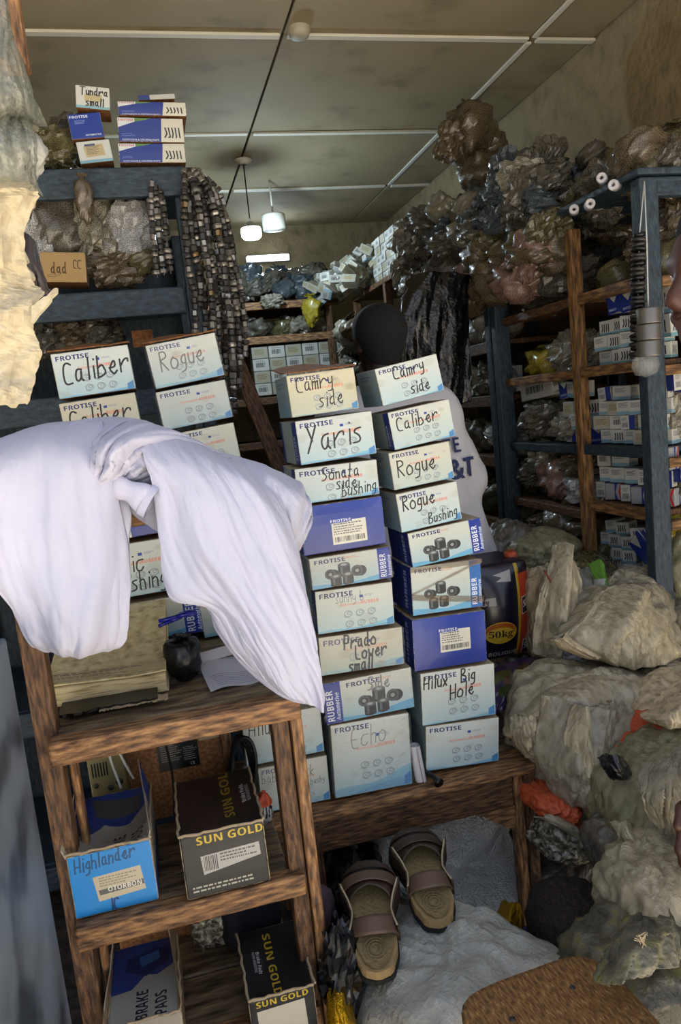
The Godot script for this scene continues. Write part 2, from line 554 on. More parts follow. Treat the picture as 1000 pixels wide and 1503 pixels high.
# ---------- materials
func ntex(freq: float, cols: Array, offs: Array, seed_ := 1, kind := FastNoiseLite.TYPE_SIMPLEX_SMOOTH, oct := 4, bump := 0.0, side := 512, ridged := false) -> NoiseTexture2D:
	var n := FastNoiseLite.new()
	n.noise_type = kind
	n.frequency = freq
	n.seed = seed_
	n.fractal_octaves = oct
	if ridged: n.fractal_type = FastNoiseLite.FRACTAL_RIDGED
	var t := NoiseTexture2D.new()
	t.width = side
	t.height = side
	t.seamless = true
	t.noise = n
	if bump > 0.0:
		t.as_normal_map = true
		t.bump_strength = bump
	elif cols:
		var g := Gradient.new()
		g.offsets = PackedFloat32Array(offs)
		g.colors = PackedColorArray(cols)
		t.color_ramp = g
	return t

func mat(called: String, c: Color, rough := 0.8, tex: Texture2D = null, scale := Vector3.ONE, tri_ := false, nrm: Texture2D = null, nscale := 1.0) -> StandardMaterial3D:
	var m := StandardMaterial3D.new()
	m.resource_name = called
	m.albedo_color = c
	m.roughness = rough
	m.albedo_texture = tex
	m.uv1_scale = scale
	m.uv1_triplanar = tri_
	if nrm:
		m.normal_enabled = true
		m.normal_texture = nrm
		m.normal_scale = nscale
	M[called] = m
	return m

func film(called: String, c: Color, alpha: float, rough := 0.14) -> StandardMaterial3D:
	var m := mat(called, Color(c.r, c.g, c.b, alpha), rough)
	m.transparency = BaseMaterial3D.TRANSPARENCY_ALPHA
	m.cull_mode = BaseMaterial3D.CULL_DISABLED
	m.normal_enabled = true
	m.normal_texture = crinkle
	m.uv1_triplanar = true
	m.uv1_scale = Vector3.ONE * 6.0
	m.normal_scale = 0.8
	return m

var crinkle: NoiseTexture2D
func make_materials() -> void:
	var fine := ntex(0.03, [], [], 5, FastNoiseLite.TYPE_SIMPLEX_SMOOTH, 5, 6.0)
	crinkle = ntex(0.018, [], [], 9, FastNoiseLite.TYPE_SIMPLEX, 4, 14.0, 512, true)
	var weave := ntex(0.16, [], [], 3, FastNoiseLite.TYPE_VALUE, 2, 5.0)
	# bare, greasy, worn wood: grain runs along u
	var oak := ntex(0.012, [Color(0.20, 0.14, 0.095), Color(0.42, 0.30, 0.20), Color(0.54, 0.40, 0.265), Color(0.70, 0.55, 0.37)], [0.0, 0.36, 0.6, 1.0], 11, FastNoiseLite.TYPE_SIMPLEX, 5)
	var grain_n := ntex(0.02, [], [], 12, FastNoiseLite.TYPE_SIMPLEX, 4, 8.0)
	mat("wood", Color(1.0, 0.97, 0.92), 0.62, oak, Vector3(1.9, 11.0, 1), false, grain_n, 0.7)
	mat("wood_dark", Color(0.70, 0.66, 0.62), 0.6, oak, Vector3(2.2, 13.0, 1), false, grain_n, 0.8)
	var top := ntex(0.01, [Color(0.24, 0.20, 0.16), Color(0.44, 0.375, 0.295), Color(0.55, 0.475, 0.37), Color(0.68, 0.59, 0.46)], [0.0, 0.4, 0.65, 1.0], 15, FastNoiseLite.TYPE_SIMPLEX, 5)
	mat("wood_top", Color(0.88, 0.86, 0.82), 0.5, top, Vector3(1.2, 6.0, 1), false, grain_n, 0.6)
	var stool := ntex(0.013, [Color(0.30, 0.20, 0.11), Color(0.56, 0.40, 0.22), Color(0.62, 0.45, 0.26), Color(0.88, 0.75, 0.52)], [0.0, 0.42, 0.72, 1.0], 21, FastNoiseLite.TYPE_SIMPLEX, 4)
	mat("wood_stool", Color(0.9, 0.88, 0.85), 0.55, stool, Vector3(5.0, 20.0, 1), false, grain_n, 0.6)
	mat("wood_pale", Color(0.90, 0.87, 0.74), 0.7, oak, Vector3(1.5, 8.0, 1), false, grain_n, 0.5)
	var board := ntex(0.05, [Color(0.55, 0.37, 0.21), Color(0.74, 0.54, 0.33)], [0.2, 0.8], 17, FastNoiseLite.TYPE_SIMPLEX, 5)
	mat("hardboard", Color(0.85, 0.82, 0.8), 0.65, board, Vector3(3, 3, 3), true)
	var blue := ntex(0.02, [Color(0.085, 0.11, 0.13), Color(0.14, 0.19, 0.225), Color(0.165, 0.225, 0.27), Color(0.27, 0.295, 0.29)], [0.0, 0.35, 0.7, 1.0], 23, FastNoiseLite.TYPE_SIMPLEX, 5)
	mat("blue_paint", Color(0.95, 0.98, 1.0), 0.6, blue, Vector3(2.0, 5.0, 1), false, grain_n, 0.4)
	var plaster := ntex(0.012, [Color(0.56, 0.52, 0.42), Color(0.66, 0.615, 0.50), Color(0.69, 0.645, 0.53), Color(0.73, 0.685, 0.57)], [0.0, 0.35, 0.6, 1.0], 31, FastNoiseLite.TYPE_SIMPLEX, 6)
	mat("plaster", Color(0.78, 0.75, 0.70), 0.9, plaster, Vector3.ONE * 0.9, true, fine, 0.5).uv1_world_triplanar = true
	var ceil_t := ntex(0.008, [Color(0.60, 0.565, 0.47), Color(0.70, 0.665, 0.56), Color(0.73, 0.695, 0.59)], [0.0, 0.35, 1.0], 33, FastNoiseLite.TYPE_SIMPLEX, 5)
	mat("ceiling_board", Color(0.78, 0.755, 0.70), 0.8, ceil_t, Vector3.ONE * 0.6, true).uv1_world_triplanar = true
	mat("batten", Color(0.80, 0.79, 0.74), 0.7)
	mat("seam_dark", Color(0.25, 0.24, 0.21), 0.9)
	var dirt := ntex(0.02, [Color(0.13, 0.11, 0.095), Color(0.22, 0.19, 0.16), Color(0.30, 0.26, 0.21)], [0.0, 0.5, 1.0], 35, FastNoiseLite.TYPE_SIMPLEX, 5)
	mat("earth", Color(1, 1, 1), 0.95, dirt, Vector3.ONE * 1.2, true, fine, 1.0).uv1_world_triplanar = true
	mat("street", Color(0.74, 0.71, 0.66), 0.95, null)
	# cloth, plastics, card
	mat("cotton", Color(0.745, 0.745, 0.815), 0.95, null, Vector3.ONE * 3.0, true, fine, 0.25)
	mat("cotton_grey", Color(0.68, 0.68, 0.70), 0.95, null, Vector3.ONE * 3.0, true, fine, 0.25)
	mat("cotton_band", Color(0.70, 0.70, 0.785), 0.95, null, Vector3.ONE * 3.0, true, fine, 0.25)
	film("clear_film", Color(0.85, 0.86, 0.84), 0.16)
	film("milky_film", Color(0.58, 0.59, 0.53), 0.36, 0.2)
	var wrap := film("wrap", Color(0.95, 0.96, 0.97), 0.03, 0.13)
	wrap.normal_scale = 0.9
	wrap.uv1_scale = Vector3(1.6, 13.0, 1.6)
	var mottle := ntex(0.03, [Color(0.24, 0.23, 0.22), Color(0.38, 0.37, 0.36), Color(0.76, 0.75, 0.73), Color(1, 1, 1)], [0.15, 0.4, 0.62, 0.95], 41, FastNoiseLite.TYPE_SIMPLEX, 4, 0.0, 512)
	var soil := ntex(0.018, [Color(0.62, 0.60, 0.57), Color(0.80, 0.785, 0.765), Color(0.92, 0.915, 0.905), Color(1, 1, 1)], [0.1, 0.36, 0.6, 1.0], 51, FastNoiseLite.TYPE_SIMPLEX, 5)
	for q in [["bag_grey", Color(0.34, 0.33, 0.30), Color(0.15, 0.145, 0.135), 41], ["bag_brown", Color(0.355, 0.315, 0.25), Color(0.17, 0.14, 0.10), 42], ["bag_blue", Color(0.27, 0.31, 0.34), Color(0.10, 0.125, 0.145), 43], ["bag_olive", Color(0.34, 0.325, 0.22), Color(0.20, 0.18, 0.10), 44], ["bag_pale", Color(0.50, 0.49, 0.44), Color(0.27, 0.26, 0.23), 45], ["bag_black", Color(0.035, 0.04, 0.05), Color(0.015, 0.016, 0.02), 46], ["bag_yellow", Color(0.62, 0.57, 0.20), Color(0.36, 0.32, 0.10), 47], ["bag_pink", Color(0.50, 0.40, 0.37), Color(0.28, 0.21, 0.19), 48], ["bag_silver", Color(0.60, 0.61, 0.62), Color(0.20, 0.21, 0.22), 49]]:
		var m := mat(q[0], q[1] * 1.65, 0.26, mottle, Vector3.ONE * 3.2, true, crinkle, 0.5)
		m.clearcoat_enabled = true
		m.clearcoat = 0.5
		m.clearcoat_roughness = 0.10
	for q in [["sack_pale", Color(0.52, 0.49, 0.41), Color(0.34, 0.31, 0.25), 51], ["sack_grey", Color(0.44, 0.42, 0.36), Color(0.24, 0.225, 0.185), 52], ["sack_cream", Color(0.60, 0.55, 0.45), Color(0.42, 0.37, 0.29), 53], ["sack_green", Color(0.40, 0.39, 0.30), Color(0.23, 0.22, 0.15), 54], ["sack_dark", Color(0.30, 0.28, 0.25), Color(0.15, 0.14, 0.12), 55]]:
		var sk := mat(q[0], q[1] * 1.42, 0.42, soil, Vector3(3.4, 1.1, 3.4), true, crinkle, 0.5)
		sk.clearcoat_enabled = true
		sk.clearcoat = 0.3
		sk.clearcoat_roughness = 0.3
	mat("orange_sack", Color(0.72, 0.31, 0.17), 0.55, null, Vector3.ONE * 5.0, true, crinkle, 0.4)
	mat("plastic_white", Color(0.64, 0.635, 0.60), 0.3, null, Vector3.ONE * 3.0, true, crinkle, 0.4)
	mat("card", Color(0.72, 0.66, 0.56), 0.85, board, Vector3(2, 2, 2), true)
	mat("card_pale", Color(0.66, 0.60, 0.48), 0.85)
	mat("card_torn", Color(0.66, 0.58, 0.46), 0.9)
	mat("navy_card", Color(0.10, 0.14, 0.30), 0.45)
	mat("foam", Color(0.80, 0.79, 0.77), 0.9, ntex(0.03, [Color(0.78, 0.72, 0.60), Color(0.90, 0.85, 0.73), Color(0.97, 0.94, 0.85)], [0.1, 0.5, 1.0], 61), Vector3.ONE * 3.0, true, fine, 0.6)
	var steel := ntex(0.006, [Color(0.22, 0.24, 0.27), Color(0.44, 0.46, 0.48), Color(0.52, 0.54, 0.56)], [0.2, 0.5, 1.0], 63)
	mat("grey_steel", Color(0.85, 0.9, 0.95), 0.45, steel, Vector3.ONE * 1.2, true)
	mat("black_plastic", Color(0.03, 0.03, 0.035), 0.35)
	mat("black_cable", Color(0.02, 0.02, 0.022), 0.5)
	mat("white_cable", Color(0.75, 0.75, 0.72), 0.5)
	mat("white_plastic", Color(0.78, 0.77, 0.72), 0.4)
	mat("metal_grey", Color(0.50, 0.48, 0.45), 0.42).metallic = 0.7
	mat("metal_bright", Color(0.62, 0.61, 0.58), 0.35).metallic = 0.9
	mat("metal_dark", Color(0.26, 0.25, 0.235), 0.45).metallic = 0.6
	mat("brass", Color(0.55, 0.46, 0.32), 0.32).metallic = 0.9
	mat("leather", Color(0.225, 0.165, 0.125), 0.5, null, Vector3.ONE * 10.0, true, fine, 0.4)
	mat("leather_pale", Color(0.37, 0.29, 0.23), 0.5, null, Vector3.ONE * 10.0, true, fine, 0.4)
	mat("footbed", Color(0.58, 0.51, 0.36), 0.7, ntex(0.03, [Color(0.8, 0.77, 0.7), Color(1, 1, 1)], [0.2, 0.8], 66), Vector3.ONE * 8.0, true)
	mat("sole_tan", Color(0.60, 0.50, 0.33), 0.75)
	mat("sole_dark", Color(0.05, 0.048, 0.045), 0.7)
	mat("gold_foil", Color(0.80, 0.62, 0.12), 0.25, null, Vector3.ONE * 12.0, true, crinkle, 1.2).metallic = 0.8
	mat("skin", Color(0.17, 0.095, 0.065), 0.5)
	mat("hair", Color(0.012, 0.011, 0.011), 0.9)
	mat("paper_white", Color(0.78, 0.77, 0.78), 0.8)
	mat("pen_blue", Color(0.09, 0.11, 0.55), 0.3)
	mat("ledger_cover", Color(1, 1, 1), 0.75, ntex(0.012, [Color(0.58, 0.50, 0.33), Color(0.80, 0.73, 0.54), Color(0.85, 0.79, 0.60), Color(0.92, 0.87, 0.71)], [0.0, 0.35, 0.65, 1.0], 71, FastNoiseLite.TYPE_SIMPLEX, 5), Vector3(4, 4, 4), true)
	mat("ledger_pages", Color(0.80, 0.74, 0.60), 0.85, ntex(0.012, [Color(0.66, 0.60, 0.48), Color(0.95, 0.93, 0.86), Color(1, 1, 0.95)], [0.15, 0.5, 1.0], 72), Vector3(2, 26, 2), true)
	mat("mesh_brown", Color(1, 1, 1), 0.9, ntex(0.09, [Color(0.10, 0.08, 0.065), Color(0.24, 0.19, 0.15)], [0.3, 0.7], 75, FastNoiseLite.TYPE_CELLULAR, 2, 0.0, 256), Vector3.ONE * 5.0, true, crinkle, 0.4)
	mat("sack_patched", Color(1, 1, 1), 0.5, ntex(0.01, [Color(0.20, 0.19, 0.15), Color(0.36, 0.34, 0.28), Color(0.44, 0.42, 0.34), Color(0.50, 0.48, 0.16)], [0.1, 0.45, 0.66, 0.95], 76, FastNoiseLite.TYPE_SIMPLEX, 5), Vector3.ONE * 2.6, true, crinkle, 0.4)
	mat("purple_dark", Color(0.115, 0.095, 0.16), 0.4)
	mat("purple_cloth", Color(0.28, 0.20, 0.24), 0.85)
	mat("denim", Color(0.06, 0.075, 0.12), 0.9)

# ---------- the picture's frame, the air, the sun and the room
func view_and_light() -> void:
	var cam := Camera3D.new()
	cam.name = "camera"
	add_child(cam)
	cam.transform = Transform3D(cam_basis, EYE)
	cam.fov = rad_to_deg(2.0 * atan(751.5 / FOCAL))
	cam.near = 0.05
	cam.far = 60.0
	cam.current = true
	var env := Environment.new()
	env.background_mode = Environment.BG_SKY
	var sky := Sky.new()
	var sm := ProceduralSkyMaterial.new()
	sm.sky_top_color = Color(0.80, 0.85, 0.95)
	sm.sky_horizon_color = Color(0.90, 0.89, 0.87)
	sm.ground_horizon_color = Color(0.60, 0.55, 0.47)
	sm.ground_bottom_color = Color(0.45, 0.40, 0.33)
	sky.sky_material = sm
	env.sky = sky
	env.background_energy_multiplier = 1.0
	env.tonemap_mode = Environment.TONE_MAPPER_LINEAR
	env.tonemap_exposure = 1.42
	env.sdfgi_enabled = true
	env.ssao_enabled = true
	env.ssil_enabled = true
	var we := WorldEnvironment.new()
	we.name = "environment"
	we.environment = env
	add_child(we)
	# hazy sun behind the viewer; it warms the ground in front of the shop
	var sun := DirectionalLight3D.new()
	sun.name = "sun"
	add_child(sun)
	sun.basis = Basis.looking_at(Vector3(-0.5, -1.0, 0.226))
	sun.light_energy = 6.0
	sun.light_color = Color(1.0, 0.97, 0.92)
	sun.light_angular_distance = 3.0
	sun.shadow_enabled = true

const CEIL := 3.0
const WALL_R := 2.13
const WALL_B := -6.2
const WALL_L := -1.35
const FRONT_Z := -1.2
func room() -> void:
	var st := tool_()
	rbox([st], Vector3(14, 0.2, 14), 0.0, Vector3i.ONE, Transform3D(Basis(), Vector3(0.4, -0.1, FRONT_Z + 7.0)))
	struct("floor_outside", [st, M.street])
	st = tool_()
	rbox([st], Vector3(WALL_R - WALL_L + 0.4, 0.2, FRONT_Z - WALL_B + 0.3), 0.0, Vector3i.ONE, Transform3D(Basis(), Vector3((WALL_R + WALL_L) / 2, -0.1, (FRONT_Z + WALL_B) / 2 - 0.15)))
	struct("floor", [st, M.earth])
	for q in [["wall_right", WALL_R + 0.1, 0.2], ["wall_left", WALL_L - 0.1, 0.2]]:
		st = tool_()
		rbox([st], Vector3(q[2], CEIL + 0.2, FRONT_Z - WALL_B + 0.2), 0.0, Vector3i.ONE, Transform3D(Basis(), Vector3(q[1], CEIL / 2 + 0.1, (FRONT_Z + WALL_B) / 2 - 0.1)))
		struct(q[0], [st, M.plaster])
	st = tool_()
	rbox([st], Vector3(WALL_R - WALL_L, CEIL + 0.2, 0.2), 0.0, Vector3i.ONE, Transform3D(Basis(), Vector3((WALL_R + WALL_L) / 2, CEIL / 2 + 0.1, WALL_B - 0.1)))
	struct("wall_back", [st, M.plaster])
	# ceiling: boards with narrow gaps, each a piece, hung under a roof slab
	st = tool_()
	rbox([st], Vector3(WALL_R - WALL_L + 0.4, 0.15, FRONT_Z - WALL_B + 0.3), 0.0, Vector3i.ONE, Transform3D(Basis(), Vector3((WALL_R + WALL_L) / 2, CEIL + 0.105, (FRONT_Z + WALL_B) / 2 - 0.05)))
	var c := struct("ceiling", [st, M.seam_dark])
	var xs := [WALL_L, -0.38, 0.715, 1.82, WALL_R]
	var zs := [FRONT_Z, -1.24, -2.135, -3.15, -4.19, -5.2, WALL_B]
	for i in 4:
		for j in 6:
			var b := tool_()
			var w: float = xs[i + 1] - xs[i]
			var d: float = zs[j] - zs[j + 1]
			rbox([b], Vector3(w - 0.012, 0.024, d - 0.006), 0.003, Vector3i(6, 1, 6), Transform3D(Basis(), Vector3(xs[i] + w / 2, CEIL + 0.012, zs[j] - d / 2)), 0.004, 0.3)
			obj("ceiling_panel", [b, M.ceiling_board], c)
	# pale cover strips over the joints: across at each row, along the right-hand seam
	var k := 1
	for z in zs.slice(2, 6):
		for q in [[WALL_L, 0.70], [0.73, 1.80], [1.845, WALL_R]]:
			var t := tool_()
			rbox([t], Vector3(q[1] - q[0], 0.012, 0.034), 0.003, Vector3i(8, 1, 1), Transform3D(Basis(), Vector3((q[0] + q[1]) / 2, CEIL - 0.006, z)), 0.004, 0.4)
			struct("trim_%d" % k, [t, M.batten])
			k += 1
	for j in 5:
		var t := tool_()
		rbox([t], Vector3(0.026, 0.01, zs[j] - zs[j + 1] - 0.05), 0.003, Vector3i(1, 1, 8), Transform3D(Basis(), Vector3(1.822, CEIL - 0.005, (zs[j] + zs[j + 1]) / 2)), 0.004, 0.4)
		struct("trim_%d" % k, [t, M.batten])
		k += 1

# a plank between two corners of a box, with chamfered, slightly uneven edges
func plank(called: String, lo: Vector3, hi: Vector3, m: Material, parent: Node, wob := 0.004, r := 0.005, turn := Vector3.ZERO) -> MeshInstance3D:
	var st := tool_()
	var size := (hi - lo).abs()
	var seg := Vector3i(clampi(int(size.x / 0.09), 1, 10), clampi(int(size.y / 0.09), 1, 12), clampi(int(size.z / 0.09), 1, 10))
	rbox([st], size, r, seg, Transform3D(), wob, 0.5)
	var o := obj(called, [st, m], parent)
	o.position = (lo + hi) / 2
	o.rotation = turn
	return o

# ---------- the wooden rack-desk, the bench and the stool
const DESK_Y := 0.96
const BENCH_Y := 0.52
func desk() -> void:
	var t := thing("wooden_desk", "worn brown wooden rack desk with two open shelves under its top", "desk", Vector3(-0.03, 0, -1.7))
	var o := t.position
	var p := func(called: String, lo: Vector3, hi: Vector3, m := "wood") -> MeshInstance3D: return plank(called, lo - o, hi - o, M[m], t)
	p.call("post", Vector3(-0.284, 0, -1.45), Vector3(-0.244, 1.41, -1.398), "wood_dark")
	p.call("post", Vector3(-0.2425, 0, -1.49), Vector3(-0.228, DESK_Y - 0.046, -1.455))
	p.call("post", Vector3(0.148, 0, -1.42), Vector3(0.182, DESK_Y - 0.046, -1.372), "wood_dark")
	p.call("post", Vector3(0.1835, 0, -1.42), Vector3(0.207, DESK_Y - 0.046, -1.366))
	p.call("post", Vector3(-0.282, 0, -2.125), Vector3(-0.24, DESK_Y - 0.03, -2.085), "wood_dark")
	p.call("post", Vector3(0.2, 0, -2.125), Vector3(0.235, DESK_Y - 0.03, -2.085), "wood_dark")
	p.call("rail", Vector3(-0.28, 1.315, -1.50), Vector3(0.2, 1.355, -1.452))
	p.call("front_rail", Vector3(-0.258, DESK_Y - 0.045, -1.40), Vector3(0.203, DESK_Y, -1.355))
	p.call("side_rail", Vector3(-0.275, DESK_Y - 0.07, -2.08), Vector3(-0.245, DESK_Y - 0.03, -1.43), "wood_dark")
	p.call("back_rail", Vector3(-0.24, DESK_Y - 0.08, -2.12), Vector3(0.2, DESK_Y - 0.032, -2.095))
	# the top: four boards side by side
	var zs := [-1.402, -1.58, -1.75, -1.93, -2.085]
	for i in 4:
		p.call("top_board", Vector3(-0.275 + 0.003 * (i % 2), DESK_Y - 0.028 + 0.001 * (i % 2), zs[i + 1] + 0.0015), Vector3(0.235 - 0.004 * (i % 2), DESK_Y - 0.003 + 0.0015 * (i % 2), zs[i] - 0.0015), "wood_top")
	for y in [0.595, 0.30]:
		p.call("shelf_front", Vector3(-0.262, y - 0.044, -1.39), Vector3(0.175, y, -1.352))
		p.call("shelf_board", Vector3(-0.238, y - 0.022, -1.545), Vector3(0.147, y - 0.004, -1.391), "wood_top")
		p.call("shelf_board", Vector3(-0.238, y - 0.023, -1.682), Vector3(0.147, y - 0.005, -1.547), "wood_top")
		p.call("shelf_cleat", Vector3(-0.236, y - 0.055, -1.68), Vector3(-0.21, y - 0.024, -1.41), "wood_dark")
		p.call("shelf_cleat", Vector3(0.12, y - 0.055, -1.68), Vector3(0.146, y - 0.024, -1.42), "wood_dark")
	p.call("back_panel", Vector3(-0.235, 0.02, -1.70), Vector3(0.012, 0.56, -1.689), "hardboard")

func bench() -> void:
	var t := thing("wooden_bench", "low brown wooden bench carrying the two tall stacks of cartons", "bench", Vector3(0.45, 0, -1.9))
	var o := t.position
	var p := func(called: String, lo: Vector3, hi: Vector3, m := "wood") -> MeshInstance3D: return plank(called, lo - o, hi - o, M[m], t)
	p.call("top_board", Vector3(0.03, BENCH_Y - 0.025, -1.80), Vector3(0.86, BENCH_Y - 0.001, -1.69))
	p.call("top_board", Vector3(0.03, BENCH_Y - 0.025, -1.93), Vector3(0.86, BENCH_Y - 0.001, -1.803), "wood_top")
	p.call("top_board", Vector3(0.03, BENCH_Y - 0.025, -2.07), Vector3(0.86, BENCH_Y - 0.001, -1.933), "wood_top")
	p.call("apron", Vector3(0.036, BENCH_Y - 0.11, -1.725), Vector3(0.796, BENCH_Y - 0.026, -1.698), "wood_dark")
	p.call("apron", Vector3(0.05, BENCH_Y - 0.10, -2.05), Vector3(0.82, BENCH_Y - 0.026, -2.025), "wood_dark")
	for q in [[0.826, -1.735], [0.826, -2.06], [0.24, -1.735], [0.24, -2.06]]:
		p.call("leg", Vector3(q[0], 0, q[1]), Vector3(q[0] + 0.03, BENCH_Y - 0.026, q[1] + 0.045), "wood_dark")
	p.call("leg_facing", Vector3(0.797, 0, -1.735), Vector3(0.824, BENCH_Y - 0.027, -1.70))
	var br := tool_()
	# the three-cornered brace between apron and leg
	var a := Vector3(0.69, BENCH_Y - 0.111, -1.70) - o
	var b := Vector3(0.796, BENCH_Y - 0.111, -1.70) - o
	var c := Vector3(0.796, BENCH_Y - 0.185, -1.70) - o
	var e := Vector3(0, 0, -0.02)
	tri(br, a, b, c); tri(br, a + e, c + e, b + e)
	quad(br, [a, c, c + e, a + e]); quad(br, [a, a + e, b + e, b]); quad(br, [b, b + e, c + e, c])
	obj("corner_brace", [br, M.wood], t)

func stool() -> void:
	var t := thing("wooden_stool", "scratched brown wooden stool with a rounded square seat in front of the bench", "stool", Vector3(0.53, 0, -0.99))
	t.rotation.y = deg_to_rad(4)
	var st := tool_(true)
	# seat: a rounded square with an eased rim
	var half := 0.148
	var rad := 0.045
	var out := func(a: float, grow: float) -> Vector3:
		var d := Vector2(cos(a), sin(a))
		var k := pow(pow(absf(d.x), 5.0) + pow(absf(d.y), 5.0), -0.2)
		return Vector3(d.x * k * (half + grow), 0, -d.y * k * (half + grow))
	var prof := [[-1.0, 0.448], [-0.07, 0.449], [-0.012, 0.4485], [-0.003, 0.446], [0.0, 0.441], [0.0, 0.424], [-0.004, 0.418], [-1.0, 0.418]]
	sheet(st, 64, prof.size() - 1, func(u, v):
		var q: Array = prof[roundi(v * (prof.size() - 1))]
		var p: Vector3 = out.call(u * TAU, maxf(q[0], -half))
		return p + Vector3(0, q[1] + noise.get_noise_2d(p.x * 900, p.z * 900) * 0.0015, 0), Vector2.ONE, true)
	var arr := st.commit_to_arrays()
	var v: PackedVector3Array = arr[Mesh.ARRAY_VERTEX]
	var s2 := tool_(false)
	for i in v.size():
		s2.set_uv(Vector2(v[i].z + v[i].y * 0.3, v[i].x))
		s2.add_vertex(v[i])
	obj("seat", [s2, M.wood_stool], t)
	for q in [[-1, -1], [1, -1], [-1, 1], [1, 1]]:
		var leg := tool_()
		rbox([leg], Vector3(0.035, 0.42, 0.035), 0.004, Vector3i(1, 4, 1), Transform3D(Basis.from_euler(Vector3(q[1] * -0.05, 0, q[0] * 0.05)), Vector3(q[0] * 0.115, 0.21, q[1] * 0.115)), 0.002, 0.5)
		obj("leg", [leg, M.wood_dark], t)
	for q in [[0, -0.115, 0.2, 0.02], [0, 0.115, 0.2, 0.02], [-0.115, 0, 0.02, 0.2], [0.115, 0, 0.02, 0.2]]:
		plank("stretcher", Vector3(q[0] - q[2] / 2, 0.14, q[1] - q[3] / 2), Vector3(q[0] + q[2] / 2, 0.165, q[1] + q[3] / 2), M.wood_dark, t, 0.001)
	for q in [[0.06, -0.075], [0.055, 0.05], [-0.07, -0.06]]:
		var nail := tool_(true)
		lathe(nail, [Vector2(0, 0.4515), Vector2(0.004, 0.451), Vector2(0.0055, 0.4495), Vector2(0.0055, 0.446)], 10, Transform3D(Basis(), Vector3(q[0], 0, q[1])))
		obj("nail_head", [nail, M.metal_dark], t)

# ---------- cartons
var side_mats := {}
func side_mat(kind: String) -> StandardMaterial3D:
	if side_mats.has(kind): return side_mats[kind]
	var im: Image
	match kind:
		"pale":
			im = img(192, 128, Color(0.52, 0.58, 0.58))
			shade_v(im, 0.3, 1.0, Color(0.52, 0.58, 0.58), Color(0.44, 0.56, 0.62))
			pictograms(im, 40, 60, 26, Color(0.40, 0.45, 0.48))
			scribble(im, 30, 20, 110, 20, 2, Color(0.3, 0.35, 0.5), 4)
			wear(im, 40, 5)
		"spine":
			im = img(192, 128, Color(0.55, 0.60, 0.58))
			im.fill_rect(Rect2i(142, 0, 50, 128), Color(0.13, 0.19, 0.44))
			im.fill_rect(Rect2i(0, 0, 26, 128), Color(0.13, 0.19, 0.44))
			type_(im, "RUBBER", 150, 116, 14, Color(0.75, 0.78, 0.82), "Droid Sans:b", 1.0, 1)
			type_(im, "Automotive", 170, 116, 9, Color(0.75, 0.78, 0.82), "Droid Sans", 1.0, 1)
			wear(im, 40, 6)
		"blue":
			im = img(192, 128, Color(0.10, 0.16, 0.44))
			type_(im, "RUBBER", 128, 116, 22, Color(0.65, 0.70, 0.8), "Droid Sans:b", 0.9, 1)
			wear(im, 40, 7, Color(0.4, 0.42, 0.5))
		"white":
			im = img(128, 96, Color(0.74, 0.74, 0.70))
			scribble(im, 20, 20, 80, 40, 4, Color(0.4, 0.42, 0.5), 8)
			wear(im, 30, 9)
		"black":
			im = img(192, 128, Color(0.055, 0.055, 0.06))
			type_(im, "GOLD", 50, 50, 26, Color(0.45, 0.38, 0.16), "Droid Sans:b", 1.2)
			wear(im, 90, 10)
		"brown":
			im = img(192, 128, Color(0.52, 0.44, 0.33))
			for i in 9: im.fill_rect(Rect2i(0, 8 + i * 14, 192, 2), Color(0.36, 0.29, 0.20))
			wear(im, 60, 11)
	side_mats[kind] = paper(im, 0.5)
	return side_mats[kind]

